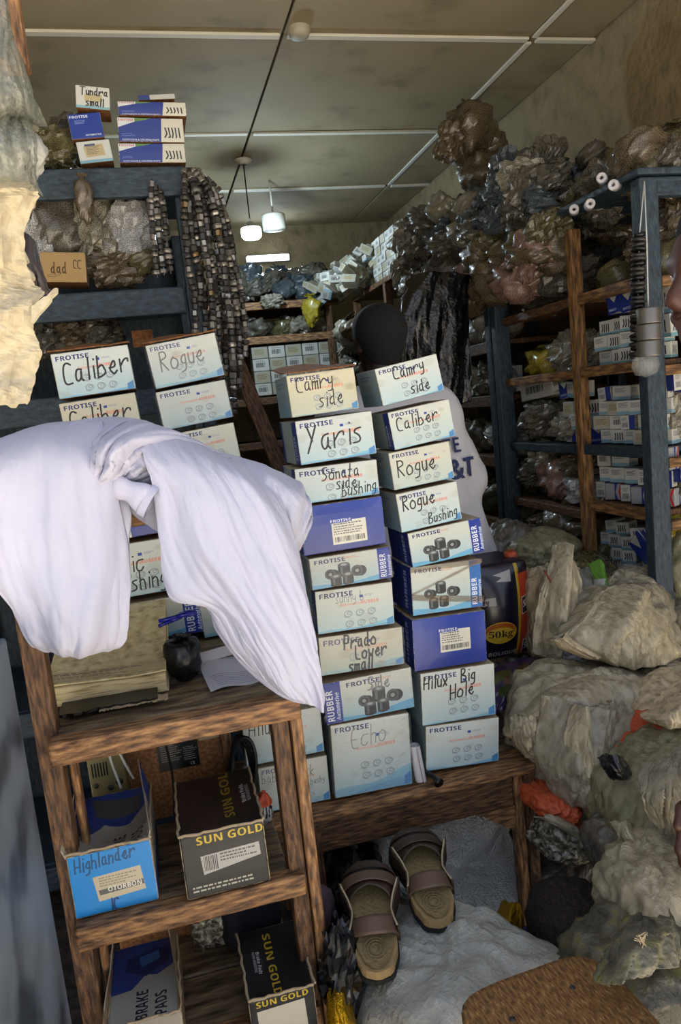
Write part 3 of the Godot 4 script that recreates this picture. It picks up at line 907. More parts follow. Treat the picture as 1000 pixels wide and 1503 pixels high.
# q: the front's corners in the picture (top left, top right, bottom right, bottom left), standing at depth z
func carton(label: String, q: Array, z: float, depth: float, front: Material, side := "pale", opt := {}) -> Node3D:
	var tl := pz(q[0], q[1], z)
	var tr := pz(q[2], q[3], z)
	var br := pz(q[4], q[5], z)
	var bl := pz(q[6], q[7], z)
	var right := (tr - tl + br - bl) / 2.0
	var up := (tl - bl + tr - br) / 2.0
	var roll := atan2(right.y, right.x)
	var w := right.length()
	var h: float = up.length() * cos(atan2(up.y, up.x) - roll - PI / 2.0) - 0.005
	var mid := (tl + tr + br + bl) / 4.0
	if opt.has("floor"):
		var sunk: float = opt.floor + 0.001 - (mid.y - h / 2.0 - absf(sin(roll)) * w / 2.0)
		if sunk > 0.0:
			h -= sunk
			mid.y += sunk / 2.0
	var t := thing(opt.get("name", "carton"), label, "carton", Vector3.ZERO, Vector3(0, opt.get("yaw", 0.0), roll), opt.get("group", "cartons of rubber bushings stacked on the furniture"))
	t.position = mid - t.basis.y * h / 2.0 - t.basis.z * depth / 2.0
	var sm := side_mat(side)
	var sts := []
	for i in 6: sts.append(tool_())
	var xf := Transform3D(Basis(), Vector3(0, h / 2, 0))
	var bulge: float = opt.get("bulge", 0.003)
	rbox(sts, Vector3(w, h, depth), 0.0022, Vector3i(7, 5, 4), xf, 0.0022, 1.2, func(p):
		var k := (1.0 - pow(2.0 * p.x / w, 2.0)) * (1.0 - pow(2.0 * p.y / h, 2.0))
		if p.z > depth * 0.4: p.z += bulge * k
		return p)
	obj("body", [sts[0], sm, sts[1], sm, sts[2], opt.get("top", M.card_pale), sts[3], M.card, sts[4], front, sts[5], sm], t)
	if opt.get("lid", false):
		var lid := tool_()
		slab(lid, 8, 5, func(u, v): return Vector3((u - 0.5) * (w + 0.010), h + 0.003 + 0.020 * v + 0.006 * sin(u * 5.0) * v + noise.get_noise_2d(u * 300 + w * 999, v * 200) * 0.004, depth / 2 + 0.004 - v * depth), 0.003)
		obj("lid_flap", [lid, M.card], t)
	if opt.get("wrap", false):
		var wr := tool_(true)
		var s := rng.randf() * 90.0
		sheet(wr, 34, 14, func(u, v):
			var l := w + depth * 1.2
			var at: float = u * l - l / 2
			var x := clampf(at, -w / 2, w / 2)
			var back := maxf(0.0, absf(at) - w / 2)
			var n := noise.get_noise_2d(u * 260 + s, v * 520 - u * 180) * 0.0045 + 0.0045
			var k := (1.0 - pow(2.0 * x / w, 2.0)) * (1.0 - pow(2.0 * v - 1.0, 2.0)) * bulge
			return Vector3(x + signf(at) * (0.002 + n * 0.4 if back > 0.0 else 0.0), h * (0.02 + 0.96 * v), depth / 2 + 0.001 + n + k - back), Vector2.ONE, true)
		obj("plastic_wrap", [wr, M.wrap], t)
	for b in opt.get("tapes", []):
		var tp := tool_(true)
		sheet(tp, 20, 2, func(u, v):
			var x: float = (u - 0.5) * (w + 0.004)
			var y: float = h * lerpf(b[0], b[1], u) + (v - 0.5) * b[2] * h + noise.get_noise_2d(u * 400, v * 90) * 0.002
			var k := (1.0 - pow(2.0 * x / w, 2.0)) * (1.0 - pow(2.0 * y / h - 1.0, 2.0)) * bulge
			return Vector3(x, y, depth / 2 + 0.0022 + k), Vector2.ONE, true)
		obj("tape_band", [tp, M.brown_tape], t)
	return t

func pale(seed_: int, lines: Array, q: Array, yellow := 0.0, foot := 0.25, faded := 0.0, ink := INK) -> Material:
	# lines: [text, x, y, unit, stroke, rise] with x, y as shares of the front
	var asp := Vector2(q[3] - q[5], q[2] - q[4]).length() / Vector2(q[2] - q[0], q[3] - q[1]).length()
	var w := 440
	var h := int(w * asp)
	var im := pale_front(w, h, seed_, yellow, foot, faded)
	for l in lines:
		hand(im, l[0], l[1] * w, l[2] * h, l[3], l[4], l[6] if l.size() > 6 else ink, l[5] if l.size() > 5 else 0.0)
	return paper(im, 0.42)

func picture(seed_: int, q: Array, right: int, spine := PRINT_BLUE, line := []) -> Material:
	var asp := Vector2(q[3] - q[5], q[2] - q[4]).length() / Vector2(q[2] - q[0], q[3] - q[1]).length()
	var im := picture_front(440, int(440 * asp), seed_, right, spine)
	if line: hand(im, line[0], line[1] * 440, line[2] * 440 * asp, line[3], line[4], Color(0.45, 0.46, 0.46), line[5])
	return paper(im, 0.4)

func blue(seed_: int, q: Array, lx: float, ly: float) -> Material:
	var asp := Vector2(q[3] - q[5], q[2] - q[4]).length() / Vector2(q[2] - q[0], q[3] - q[1]).length()
	return paper(blue_front(440, int(440 * asp), seed_, lx, ly), 0.35, 0.3)

func cartons() -> void:
	var bt := film("brown_tape", Color(0.55, 0.45, 0.30), 0.45, 0.2)
	bt.roughness = 0.2
	var zl := -1.725
	var zr := -1.742
	var d := 0.17
	var q := [106, 661, 218, 643, 230, 712, 114, 732]
	var plain := pale(34, [], q, 0.2)
	# the left stack on the bench, bottom to top
	q = [483.5, 1064, 598, 1046, 607.7, 1152.6, 494, 1176]
	carton("large pale carton marked Echo, lowest of the left stack on the bench", q, zl, 0.2, pale(1, [["Echo", 0.22, 0.10, 15, 4, 0.06]], q, 0.0, 0.42, 0.25, Color(0.55, 0.55, 0.52)), "pale", {"wrap": true, "floor": BENCH_Y})
	q = [472, 1005, 601.6, 976, 610.6, 1040, 481, 1064]
	carton("cling-wrapped carton with dark bushing picture, marked Side, blue spine at left", q, zl, d, picture(2, q, 0, PRINT_BLUE, ["Side", 0.48, 0.05, 9, 5, 0.0]), "blue", {"wrap": true})
	q = [468, 933, 591, 920, 592.6, 974, 470, 996]
	carton("yellowed carton marked Prado Lower small in thick black marker", q, zl, d, pale(3, [["Prado", 0.28, 0.03, 9.5, 6, 0.02], ["Lower", 0.40, 0.34, 9.5, 6, 0.03], ["small", 0.32, 0.66, 9.5, 6, 0.03]], q, 0.45, 0.3, 0.8), "pale", {"wrap": true})
	q = [462, 868, 576, 852, 580, 917, 468, 933]
	carton("pale carton with faint thin scribbled writing, above the Prado carton", q, zl, d, pale(4, [["sunny b", 0.24, 0.10, 8, 2.5, 0.0]], q, 0.1, 0.2, 0.3, Color(0.45, 0.48, 0.5)), "spine")
	q = [454, 820, 573, 800, 576, 850, 457.6, 868]
	carton("shiny wrapped carton with bushing picture, right-hand blue spine, under the solid blue one", q, zl, d, picture(5, q, 1), "pale", {"wrap": true})
	q = [441, 744, 558.6, 727, 569, 799, 443, 819]
	carton("solid blue carton with pale stock label in the left stack", q, zl, d, blue(6, q, 0.36, 0.38), "blue")
	q = [432, 687, 551, 673, 558.6, 726, 437, 743]
	carton("pale carton marked Sonata side bushing, above the solid blue one", q, zl, d, pale(7, [["Sonata", 0.30, 0.06, 10, 4.5, 0.02], ["side", 0.46, 0.34, 10, 4.5, 0.0], ["bushing", 0.52, 0.60, 9.5, 4.5, 0.05]], q, 0.0, 0.15, 0.3), "spine")
	q = [433, 617, 546, 601, 553.6, 667, 440, 685]
	carton("pale carton marked Yaris in large black letters", q, zl, d, pale(8, [["Yaris", 0.08, 0.18, 21, 7, 0.04]], q, 0.0, 0.15, 0.0), "spine", {"yaw": 0.05})
	q = [421, 549, 520.6, 538, 527, 600, 428.6, 616]
	carton("yellowed carton with open flap marked Camry side, topping the left stack on the bench", q, zl, d, pale(9, [["Camry", 0.10, 0.08, 14, 5.5, 0.05], ["side", 0.40, 0.48, 14, 5.5, 0.03]], q, 0.75, 0.05, 0.2), "pale", {"lid": true})
	# the right stack
	q = [622, 1066, 731, 1051, 735, 1125, 630, 1140]
	carton("unmarked pale carton, lowest of the right stack on the bench", q, zr, d, pale(11, [], q, 0.0, 0.12, 0.1), "pale", {"floor": BENCH_Y})
	q = [616, 989, 723, 971, 731, 1050, 622, 1066]
	carton("pale carton marked Hilux Big Hole in black marker", q, zr, d, pale(12, [["Hilux", 0.02, 0.07, 11, 6, 0.03], ["Big", 0.52, 0.03, 11, 6, 0.03], ["Hole", 0.36, 0.30, 12, 6, 0.06]], q, 0.05, 0.08, 0.1), "pale")
	q = [602, 910, 710, 894, 717.5, 971, 612, 987]
	carton("solid blue carton with pale stock label in the right stack", q, zr, d, blue(13, q, 0.36, 0.28), "blue")
	q = [600, 833, 702, 820, 713, 891, 610, 906]
	carton("carton with bushing picture and light blue spine, bound with brown tape", q, zr, d, picture(14, q, 1, Color(0.16, 0.40, 0.68)), "blue", {"tapes": [[0.45, 0.98, 0.05], [0.40, 0.16, 0.13], [0.95, 0.97, 0.1]]})
	q = [598.5, 785, 705, 755, 714, 813, 607.5, 832]
	carton("carton with bushing picture and dark blue spine under the Rogue Bushing one", q, zr, d, picture(15, q, 1), "blue")
	q = [577, 725, 670.6, 705, 680, 763, 593, 783]
	carton("white carton marked Rogue Bushing in two corners", q, zr, d, pale(16, [["Rogue", 0.06, 0.10, 14, 6.5, 0.04], ["Bushing", 0.44, 0.66, 10.5, 5.5, 0.05]], q, 0.0, 0.05, 0.15), "pale", {"yaw": 0.04})
	q = [572, 664, 659, 647, 668, 703, 577.6, 723]
	carton("yellowish carton marked only Rogue in the right stack", q, zr, d, pale(17, [["Rogue", 0.07, 0.26, 17, 6.5, 0.04]], q, 0.35, 0.05, 0.1), "pale")
	q = [570, 605, 659, 583, 670, 642, 579.5, 662]
	carton("pale carton marked Caliber in the right stack on the bench", q, zr, d, pale(18, [["Caliber", 0.08, 0.20, 14, 6, 0.05]], q, 0.15, 0.08, 0.0), "spine")
	q = [551, 540, 642, 517, 651.6, 574, 562, 598]
	carton("pale carton marked Camry side, topping the right stack on the bench", q, zr, d, pale(19, [["Camry", 0.24, 0.06, 13, 6, 0.05], ["side", 0.46, 0.56, 12, 6, 0.02]], q, 0.05, 0.05, 0.0), "pale")
	# the pair behind the desk's right post
	q = [376, 1128, 479, 1107, 487, 1179, 388, 1200]
	carton("pale carton with faint writing under the bluish one, behind the desk's right post", q, -1.742, d, pale(21, [["baby", 0.03, 0.14, 9, 2.5, 0.0], ["k", 0.72, 0.14, 10, 3, 0.0], ["bushy", 0.72, 0.42, 6, 2, 0.0]], q, 0.15, 0.22, 1.0, Color(0.35, 0.38, 0.42)), "pale", {"floor": BENCH_Y})
	q = [352, 1058, 468, 1035, 479, 1104, 365, 1126]
	carton("bluish carton marked Hilux in marker, behind the desk's right post", q, -1.742, d, pale(22, [["Hilux", 0.06, 0.05, 12, 3.5, 0.0], ["b", 0.66, 0.36, 11, 3.5, 0.0], ["S", 0.62, 0.62, 11, 3.0, 0.0]], q, 0.0, 0.12, 1.0), "pale")
	# the two columns on the back of the desk
	var zc := -1.84
	q = [140, 893, 292, 868, 299, 928, 147, 957]
	carton("carton with dark blue RUBBER spine standing on the desk behind the black bag", q, zc, d, picture(31, q, 1), "blue", {"floor": DESK_Y})
	q = [128, 806, 258, 785, 268, 864, 136, 888]
	carton("pale carton marked Civic bushing, seen through the gap in the white shirt", q, zc, d, pale(32, [["Civic", 0.18, 0.22, 13, 5, 0.03], ["bushing", 0.22, 0.56, 13, 5, 0.02]], q, 0.0, 0.05, 0.1), "pale")
	q = [118, 735, 245, 714, 252, 781, 126, 803]
	carton("blue-fronted carton just above the Civic one, mostly under the white shirt", q, zc, d, blue(33, q, 0.1, 0.5), "blue", {"lid": true})
	q = [106, 661, 218, 643, 230, 712, 114, 732]
	carton("carton wholly covered by the white shirt's upper fold", q, zc, d, plain, "pale")
	q = [88.6, 591, 199, 574, 209, 638, 97, 657]
	carton("yellowed carton marked Caliber, second of the column behind the shirt", q, zc, d, pale(35, [["Caliber", 0.06, 0.22, 17, 6.5, 0.04]], q, 0.65, 0.1, 0.1), "pale")
	q = [74, 518, 186, 504, 201, 571, 87, 588]
	carton("clean pale carton marked Caliber, top of the leftmost column", q, zc, d, pale(36, [["Caliber", 0.08, 0.24, 18, 7.5, 0.06]], q, 0.0, 0.08, 0.0), "pale", {"lid": true})
	q = [290, 872, 402, 850, 412, 916, 300, 938]
	carton("pale carton at the foot of the second column, behind the shirt's right flap", q, zc, d, plain, "blue", {"floor": DESK_Y})
	q = [280, 792, 392, 770, 401, 847, 290, 869]
	carton("pale carton second from the foot of the second column, under the shirt", q, zc, d, plain, "pale")
	q = [266, 705, 370, 684, 390, 767, 279, 789]
	carton("pale carton third from the foot of the second column, under the shirt", q, zc, d, plain, "pale")
	q = [252, 636, 340.6, 619, 358, 682, 264, 702]
	carton("yellowed carton without handwriting, lowest visible of the second column", q, zc, d, pale(40, [], q, 0.35, 0.1, 0.0), "pale")
	q = [227, 576, 328, 556, 343.5, 614, 241.6, 634]
	carton("cling-wrapped carton without handwriting under the Rogue one", q, zc, d, pale(41, [], q, 0.15, 0.12, 0.1), "pale", {"wrap": true})
	q = [213, 506, 315, 486, 330, 552, 229, 573]
	carton("crumpled film-wrapped carton with open lid marked Rogue, top of the second column", q, zc, d, pale(42, [["Rogue", 0.12, 0.22, 17, 6, 0.04]], q, 0.15, 0.2, 0.5, Color(0.42, 0.42, 0.40)), "spine", {"wrap": true, "lid": true})

# ---------- cloth: a surface through rows of [x, y, z] picture points and depths
func drape(st: SurfaceTool, rows: Array, nu: int, nv: int, bulge: float, folds: float, fold_n: float, thick: float, seed_ := 0.0, fine := 0.003, skew := 0.0) -> void:
	var ctl := []
	for r in rows:
		var line := []
		for p in r: line.append(pz(p[0], p[1], p[2]))
		ctl.append(line)
	slab(st, nu, nv, func(u, v):
		var col := []
		for line in ctl: col.append(spline_at(line, u))
		var p: Vector3 = spline_at(col, v)
		var a := noise.get_noise_2d(u * fold_n * 100.0 + seed_ * 57.0 + v * skew * 100.0, v * 28.0 + seed_ * 31.0)
		var ridge := absf(noise.get_noise_2d(u * fold_n * 160.0 + seed_ * 11.0 + v * skew * 160.0, v * 60.0))
		var w := noise.get_noise_2d(u * 900.0 + seed_ * 13.0, v * 900.0)
		p.z += bulge * sin(PI * u) + folds * (a * 2.3 + (0.3 - ridge) * 1.3) + fine * w
		p.x += folds * 0.4 * noise.get_noise_2d(u * 200.0 + 40.0 + seed_, v * 200.0)
		return p, -thick, Vector2(1, 1))

func spline_at(p: Array, t: float) -> Vector3:
	var s := t * (p.size() - 1)
	var k := mini(int(s), p.size() - 2)
	return (p[k] as Vector3).cubic_interpolate(p[k + 1], p[maxi(k - 1, 0)], p[mini(k + 2, p.size() - 1)], s - k)

func shirt() -> void:
	var t := thing("white_shirt", "white cotton shirt thrown in folds over the desk's upper rail", "shirt")
	var st := tool_(true)
	# the bunch that hangs at the left, gathered and tucked under at its foot
	drape(st, [
		[[-50, 690, -1.55], [20, 668, -1.55], [90, 645, -1.55], [150, 650, -1.55]],
		[[-50, 668, -1.48], [15, 640, -1.47], [75, 622, -1.47], [150, 619, -1.47]],
		[[-60, 700, -1.40], [10, 680, -1.365], [80, 660, -1.36], [158, 675, -1.38]],
		[[-55, 770, -1.38], [15, 765, -1.335], [95, 755, -1.325], [176, 750, -1.37]],
		[[-15, 840, -1.37], [40, 840, -1.325], [115, 840, -1.315], [188, 838, -1.36]],
		[[20, 890, -1.365], [62, 898, -1.32], [125, 900, -1.31], [187, 892, -1.35]],
		[[42, 935, -1.37], [80, 945, -1.33], [130, 947, -1.325], [183, 935, -1.355]],
		[[70, 953, -1.385], [95, 959, -1.36], [130, 962, -1.355], [172, 953, -1.37]],
		[[80, 945, -1.42], [100, 948, -1.42], [130, 950, -1.42], [165, 944, -1.42]]], 72, 90, 0.012, 0.024, 0.85, 0.002, 1.0, 0.0015, 0.45)
	obj("hanging_front", [st, M.cotton], t)
	# narrow fold on its right side
	st = tool_(true)
	drape(st, [
		[[120, 690, -1.43], [145, 690, -1.41], [178, 712, -1.42]],
		[[125, 730, -1.40], [150, 735, -1.375], [192, 752, -1.40]],
		[[128, 800, -1.39], [158, 805, -1.36], [188, 800, -1.39]],
		[[130, 870, -1.38], [160, 875, -1.345], [188, 868, -1.38]],
		[[135, 930, -1.385], [158, 940, -1.36], [184, 925, -1.385]],
		[[140, 950, -1.41], [158, 953, -1.40], [175, 945, -1.41]]], 28, 56, 0.015, 0.009, 1.2, 0.002, 2.0, 0.002)
	obj("hanging_fold", [st, M.cotton], t)
	# crumpled yoke over the rail
	st = tool_(true)
	drape(st, [
		[[70, 660, -1.60], [170, 650, -1.60], [250, 665, -1.60], [345, 700, -1.60]],
		[[90, 622, -1.50], [170, 613, -1.50], [245, 628, -1.50], [345, 674, -1.50]],
		[[105, 655, -1.41], [150, 645, -1.385], [200, 650, -1.385], [270, 680, -1.42]],
		[[112, 690, -1.40], [150, 682, -1.365], [195, 685, -1.37], [245, 700, -1.40]],
		[[125, 712, -1.41], [155, 705, -1.385], [195, 705, -1.385], [240, 715, -1.41]],
		[[128, 720, -1.44], [158, 715, -1.43], [200, 715, -1.43], [240, 725, -1.44]]], 90, 70, 0.006, 0.030, 2.3, 0.002, 3.0, 0.003, 1.8)
	obj("yoke", [st, M.cotton], t)
	# inside of the shirt showing under the sleeve
	st = tool_(true)
	drape(st, [
		[[150, 700, -1.47], [200, 705, -1.47], [250, 720, -1.47]],
		[[158, 722, -1.445], [205, 740, -1.44], [250, 755, -1.45]],
		[[186, 745, -1.44], [212, 768, -1.435], [248, 788, -1.445]]], 24, 20, 0.004, 0.007, 1.5, 0.002, 4.0, 0.002)
	obj("back_panel", [st, M.cotton], t)
	# rolled sleeve with its hem, mouth to the right
	st = tool_(true)
	var hem := tool_(true)
	var path := spline([pz(128, 706, -1.42), pz(160, 712, -1.385), pz(192, 722, -1.365), pz(222, 738, -1.355)], 24)
	tube(st, path, func(k): return lerpf(0.012, 0.028, k) + 0.003 * sin(k * 17.0), 20, false, Vector2(0.65, 1.0))
	obj("sleeve", [st, M.cotton], t)
	tube(hem, [path[21], path[22], path[23], path[24], path[24] + (path[24] - path[23]) * 0.5], func(_k): return 0.0305, 20, false, Vector2(0.65, 1.0))
	obj("sleeve_hem", [hem, M.cotton_band], t)
	# shoulder bulging out behind, at the right
	st = tool_(true)
	drape(st, [
		[[320, 690, -1.62], [390, 705, -1.62], [440, 740, -1.62]],
		[[310, 662, -1.54], [385, 682, -1.54], [440, 708, -1.54]],
		[[340, 695, -1.46], [400, 700, -1.43], [453, 732, -1.47]],
		[[360, 735, -1.44], [415, 745, -1.41], [457, 757, -1.46]],
		[[385, 780, -1.45], [420, 790, -1.42], [447, 785, -1.46]],
		[[400, 815, -1.49], [425, 815, -1.47], [438, 808, -1.49]]], 44, 44, 0.01, 0.022, 1.9, 0.002, 5.0, 0.003, 1.2)
	obj("shoulder", [st, M.cotton], t)
	# the broad panel that falls over the desk's front edge
	st = tool_(true)
	drape(st, [
		[[190, 660, -1.57], [260, 665, -1.57], [330, 695, -1.57], [390, 720, -1.57]],
		[[198, 628, -1.49], [260, 640, -1.49], [330, 672, -1.49], [392, 694, -1.49]],
		[[210, 668, -1.41], [270, 668, -1.385], [340, 690, -1.385], [405, 722, -1.41]],
		[[229, 716, -1.385], [290, 716, -1.345], [360, 735, -1.345], [424, 768, -1.38]],
		[[238, 795, -1.375], [300, 795, -1.33], [375, 815, -1.325], [441, 850, -1.365]],
		[[250, 872, -1.37], [315, 862, -1.325], [388, 880, -1.315], [452, 910, -1.355]],
		[[300, 886, -1.37], [345, 908, -1.325], [400, 935, -1.31], [461, 965, -1.345]],
		[[328, 935, -1.37], [368, 958, -1.33], [415, 985, -1.315], [467, 1010, -1.345]],
		[[362, 978, -1.37], [392, 1000, -1.335], [428, 1018, -1.325], [470, 1034, -1.345]]], 90, 110, 0.006, 0.028, 0.75, 0.002, 6.0, 0.0015, -0.5)
	obj("side_panel", [st, M.cotton], t)
	# its turned-up hem
	st = tool_(true)
	drape(st, [
		[[252, 874, -1.385], [300, 884, -1.385], [330, 908, -1.385], [372, 950, -1.375], [425, 995, -1.36], [469, 1020, -1.35]],
		[[262, 880, -1.40], [304, 888, -1.39], [321, 930, -1.39], [366, 985, -1.375], [420, 1024, -1.355], [469, 1036, -1.348]],
		[[262, 876, -1.42], [312, 890, -1.42], [335, 935, -1.42], [380, 985, -1.40], [425, 1018, -1.37], [468, 1030, -1.356]]], 60, 10, 0.0, 0.006, 2.0, 0.0015, 7.0, 0.001)
	obj("hem", [st, M.cotton_band], t)

# ---------- things on the desk
func ring_path(c: Vector3, ax: Vector3, ay: Vector3, n := 24, turns := 1.0) -> Array:
	var p := []
	for i in n + 1: p.append(c + ax * cos(TAU * turns * i / n) + ay * sin(TAU * turns * i / n))
	return p

func desk_things() -> void:
	# the thick ledger, on a torn black folder
	var f := thing("torn_folder", "torn black folder with ragged card edge under the thick ledger", "folder", Vector3(-0.15, DESK_Y, -1.55))
	var st := tool_()
	slab(st, 26, 8, func(u, v): return Vector3(-0.095 + u * 0.185, 0.010, 0.10 + 0.012 * noise.get_noise_2d(u * 700, 3) - v * 0.22), 0.006)
	obj("cover", [st, M.black_plastic], f)
	st = tool_()
	slab(st, 40, 4, func(u, v): return Vector3(-0.02 + u * 0.13, 0.011 + 0.002 * noise.get_noise_2d(u * 900, v * 400), 0.105 + 0.016 * absf(noise.get_noise_2d(u * 1500, 9)) - v * 0.03), 0.0015)
	obj("torn_edge", [st, M.card_torn], f)
	var t := thing("ledger", "thick worn tan ledger with frayed page edges lying on the desk", "book")
	var a := py_(72, 1018, 0.995)
	var b := py_(242, 990, 0.995)
	var x := (b - a).normalized()
	var w := 0.232
	var mid := Vector3((a.x + b.x) / 2, 0, (a.z + b.z) / 2)
	t.position = Vector3(mid.x, DESK_Y + 0.014, mid.z)
	t.rotation = Vector3(deg_to_rad(11), -atan2(x.z, x.x), 0)
	var droop := func(p: Vector3) -> Vector3:
		var k := smoothstep(0.08, 0.17, p.z)
		p.y -= k * 0.010 * (0.5 + 0.5 * sin(p.x * 14.0 + 1.0))
		p.y += 0.004 * noise.get_noise_2d(p.x * 500, p.z * 400)
		p.z += (0.036 - p.y) * 0.22 * k
		return p
	var pages := tool_()
	rbox([pages], Vector3(w, 0.036, 0.33), 0.003, Vector3i(14, 5, 14), Transform3D(Basis(), Vector3(0, 0.02, -0.165)), 0.0014, 3.0, func(p): return droop.call(p + Vector3(0, 0, 0.165)) - Vector3(0, 0, 0.165))
	obj("pages", [pages, M.ledger_pages], t)
	for y in [0.0, 0.041]:
		var cover := tool_()
		rbox([cover], Vector3(w + 0.004, 0.003, 0.332), 0.001, Vector3i(16, 1, 20), Transform3D(Basis(), Vector3(0, y, -0.166)), 0.0012, 1.0, func(p): return droop.call(p + Vector3(0, y, 0.166)) - Vector3(0, y, 0.166))
		obj("cover", [cover, M.ledger_cover], t)
	# a line of ink along the lower edge of the cover, as worn-in print
	var im := img(256, 48, Color(0.76, 0.69, 0.51))
	scribble(im, 6, 8, 240, 14, 2, Color(0.30, 0.27, 0.32), 3)
	scribble(im, 10, 26, 150, 14, 2, Color(0.42, 0.38, 0.36), 5)
	var strip := tool_()
	sheet(strip, 18, 3, func(u, v): return droop.call(Vector3((u - 0.5) * w * 0.98, 0.0435, 0.29 + v * 0.035)) + Vector3(0, 0.0006, -0.332), Vector2.ONE)
	obj("inked_edge", [strip, paper(im, 0.8)], t)
	# black knotted pouch
	t = thing("black_pouch", "small round black plastic pouch with gathered neck beside the ledger", "pouch", Vector3(-0.002, DESK_Y + 0.051, -1.575))
	st = tool_(true)
	lump(st, Vector3(0.075, 0.105, 0.085), 3, 0.10, 0.05, 0.25, 40, 30, 2.4, 0.1)
	obj("body", [st, M.black_plastic], t)
	# two blue pens on top of it
	for i in 2:
		t = thing("blue_pen", ["blue ballpoint pen lying uppermost beside the ledger", "second blue ballpoint pen, just under the other, beside the ledger"][i], "pen")
		var p0 := pz(233, 912 + i * 7, -1.60)
		var p1 := pz(286 - i * 20, 898 + i * 7, -1.62)
		var d := (p1 - p0).normalized()
		st = tool_(true)
		tube(st, [p0, p0.lerp(p1, 0.55)], 0.0042, 8)
		obj("barrel", [st, M.pen_blue], t)
		st = tool_(true)
		tube(st, [p0.lerp(p1, 0.5), p1], 0.0052, 8)
		obj("cap", [st, M.pen_blue], t)
		st = tool_()
		rbox([st], Vector3(0.03, 0.0015, 0.003), 0.0005, Vector3i.ONE, Transform3D(Basis(d, d.cross(Vector3.BACK).normalized(), d.cross(d.cross(Vector3.BACK)).normalized()), p0.lerp(p1, 0.75) + Vector3(0, 0.007, 0)))
		obj("clip", [st, M.pen_blue], t)
	# folded slip of paper
	t = thing("paper_slip", "folded slip of white paper with violet ruling on the desk", "paper")
	var pi := img(200, 100, Color(0.78, 0.78, 0.80))
	for i in 7: pi.fill_rect(Rect2i(20 + i * 3, 52 + i * 6, 170, 2), Color(0.58, 0.57, 0.70))
	st = tool_()
	var s0 := py_(292, 982, DESK_Y)
	var s1 := py_(368, 966, DESK_Y)
	var s2 := py_(384, 1000, DESK_Y)
	var s3 := py_(310, 1018, DESK_Y)
	sheet(st, 14, 8, func(u, v): return s3.lerp(s2, u).lerp(s0.lerp(s1, u), 1.0 - v) + Vector3(0, 0.003 + 0.012 * (1.0 - v) * (1.0 - v) + 0.004 * sin(u * 6.0), 0))
	obj("sheet", [st, paper(pi, 0.8)], t)
	st = tool_()
	sheet(st, 14, 4, func(u, v): return s0.lerp(s1, u) + Vector3(0, 0.014 + 0.02 * sin(v * 3.0) + 0.01 * u, -0.03 * v + 0.01) + (s2 - s3) * 0.12 * v)
	obj("curled_flap", [st, M.paper_white], t)

# a used brake-pad box: front, top and card sides; q are the front's corners
func pad_box(label: String, q: Array, z: float, depth: float, front: Material, top: Material, side: Material, open_top: bool, sag := 0.006) -> Node3D:
	var tl := pz(q[0], q[1], z)
	var tr := pz(q[2], q[3], z)
	var br := pz(q[4], q[5], z)
	var bl := pz(q[6], q[7], z)
	var right := (tr - tl + br - bl) / 2.0
	var w := right.length()
	var h := ((tl - bl + tr - br) / 2.0).length()
	var t := thing("brake_pad_box", label, "box", Vector3.ZERO, Vector3.ZERO, "battered brake pad boxes on the desk's shelves")
	t.position = (bl + br) / 2.0 - Vector3(0, 0, depth / 2.0)
	var stand := 0.598 if t.position.y > 0.45 else 0.303
	h += t.position.y - stand
	t.position.y = stand
	var sts := []
	for i in 6: sts.append(tool_())
	rbox(sts, Vector3(w, h, depth), 0.004, Vector3i(9, 7, 10), Transform3D(Basis(), Vector3(0, h / 2, 0)), 0.006, 0.9, func(p):
		if p.y > h * 0.3: p.y -= sag * sin(PI * (p.x / w + 0.5)) * sin(PI * clampf(p.z / depth + 0.5, 0.0, 1.0)) * 2.0
		return p)
	obj("body", [sts[0], side, sts[1], side, sts[2], top, sts[3], M.card, sts[4], front, sts[5], side], t)
	# rubbed pale card along the top edges
	for e in [[Vector3(-w / 2, h, depth / 2), Vector3(w / 2, h, depth / 2)], [Vector3(-w / 2, h, depth / 2), Vector3(-w / 2, h, -depth / 2)], [Vector3(w / 2, h, depth / 2), Vector3(w / 2, h, -depth / 2)]]:
		var st := tool_()
		var pts := []
		for i in 14:
			var k := i / 13.0
			pts.append((e[0] as Vector3).lerp(e[1], k) + Vector3(noise.get_noise_2d(k * 900, w * 3000), noise.get_noise_2d(k * 900, 50) + 0.2, noise.get_noise_2d(k * 900, 90)) * 0.005)
		tube(st, pts, func(k): return 0.0022 + 0.0015 * absf(noise.get_noise_2d(k * 1200, 5)), 6)
		obj("worn_edge", [st, M.card_torn], t)
	if open_top:
		for s in [-1.0, 1.0]:
			var st := tool_()
			slab(st, 4, 12, func(u, v): return Vector3(s * (w / 2 - 0.002 + u * 0.006 - 0.02 * u * v), h - 0.004 + u * 0.052 * (0.35 + 0.9 * v) + 0.004 * sin(v * 9.0), depth / 2 - v * depth), 0.002)
			obj("flap", [st, side], t)
	return t

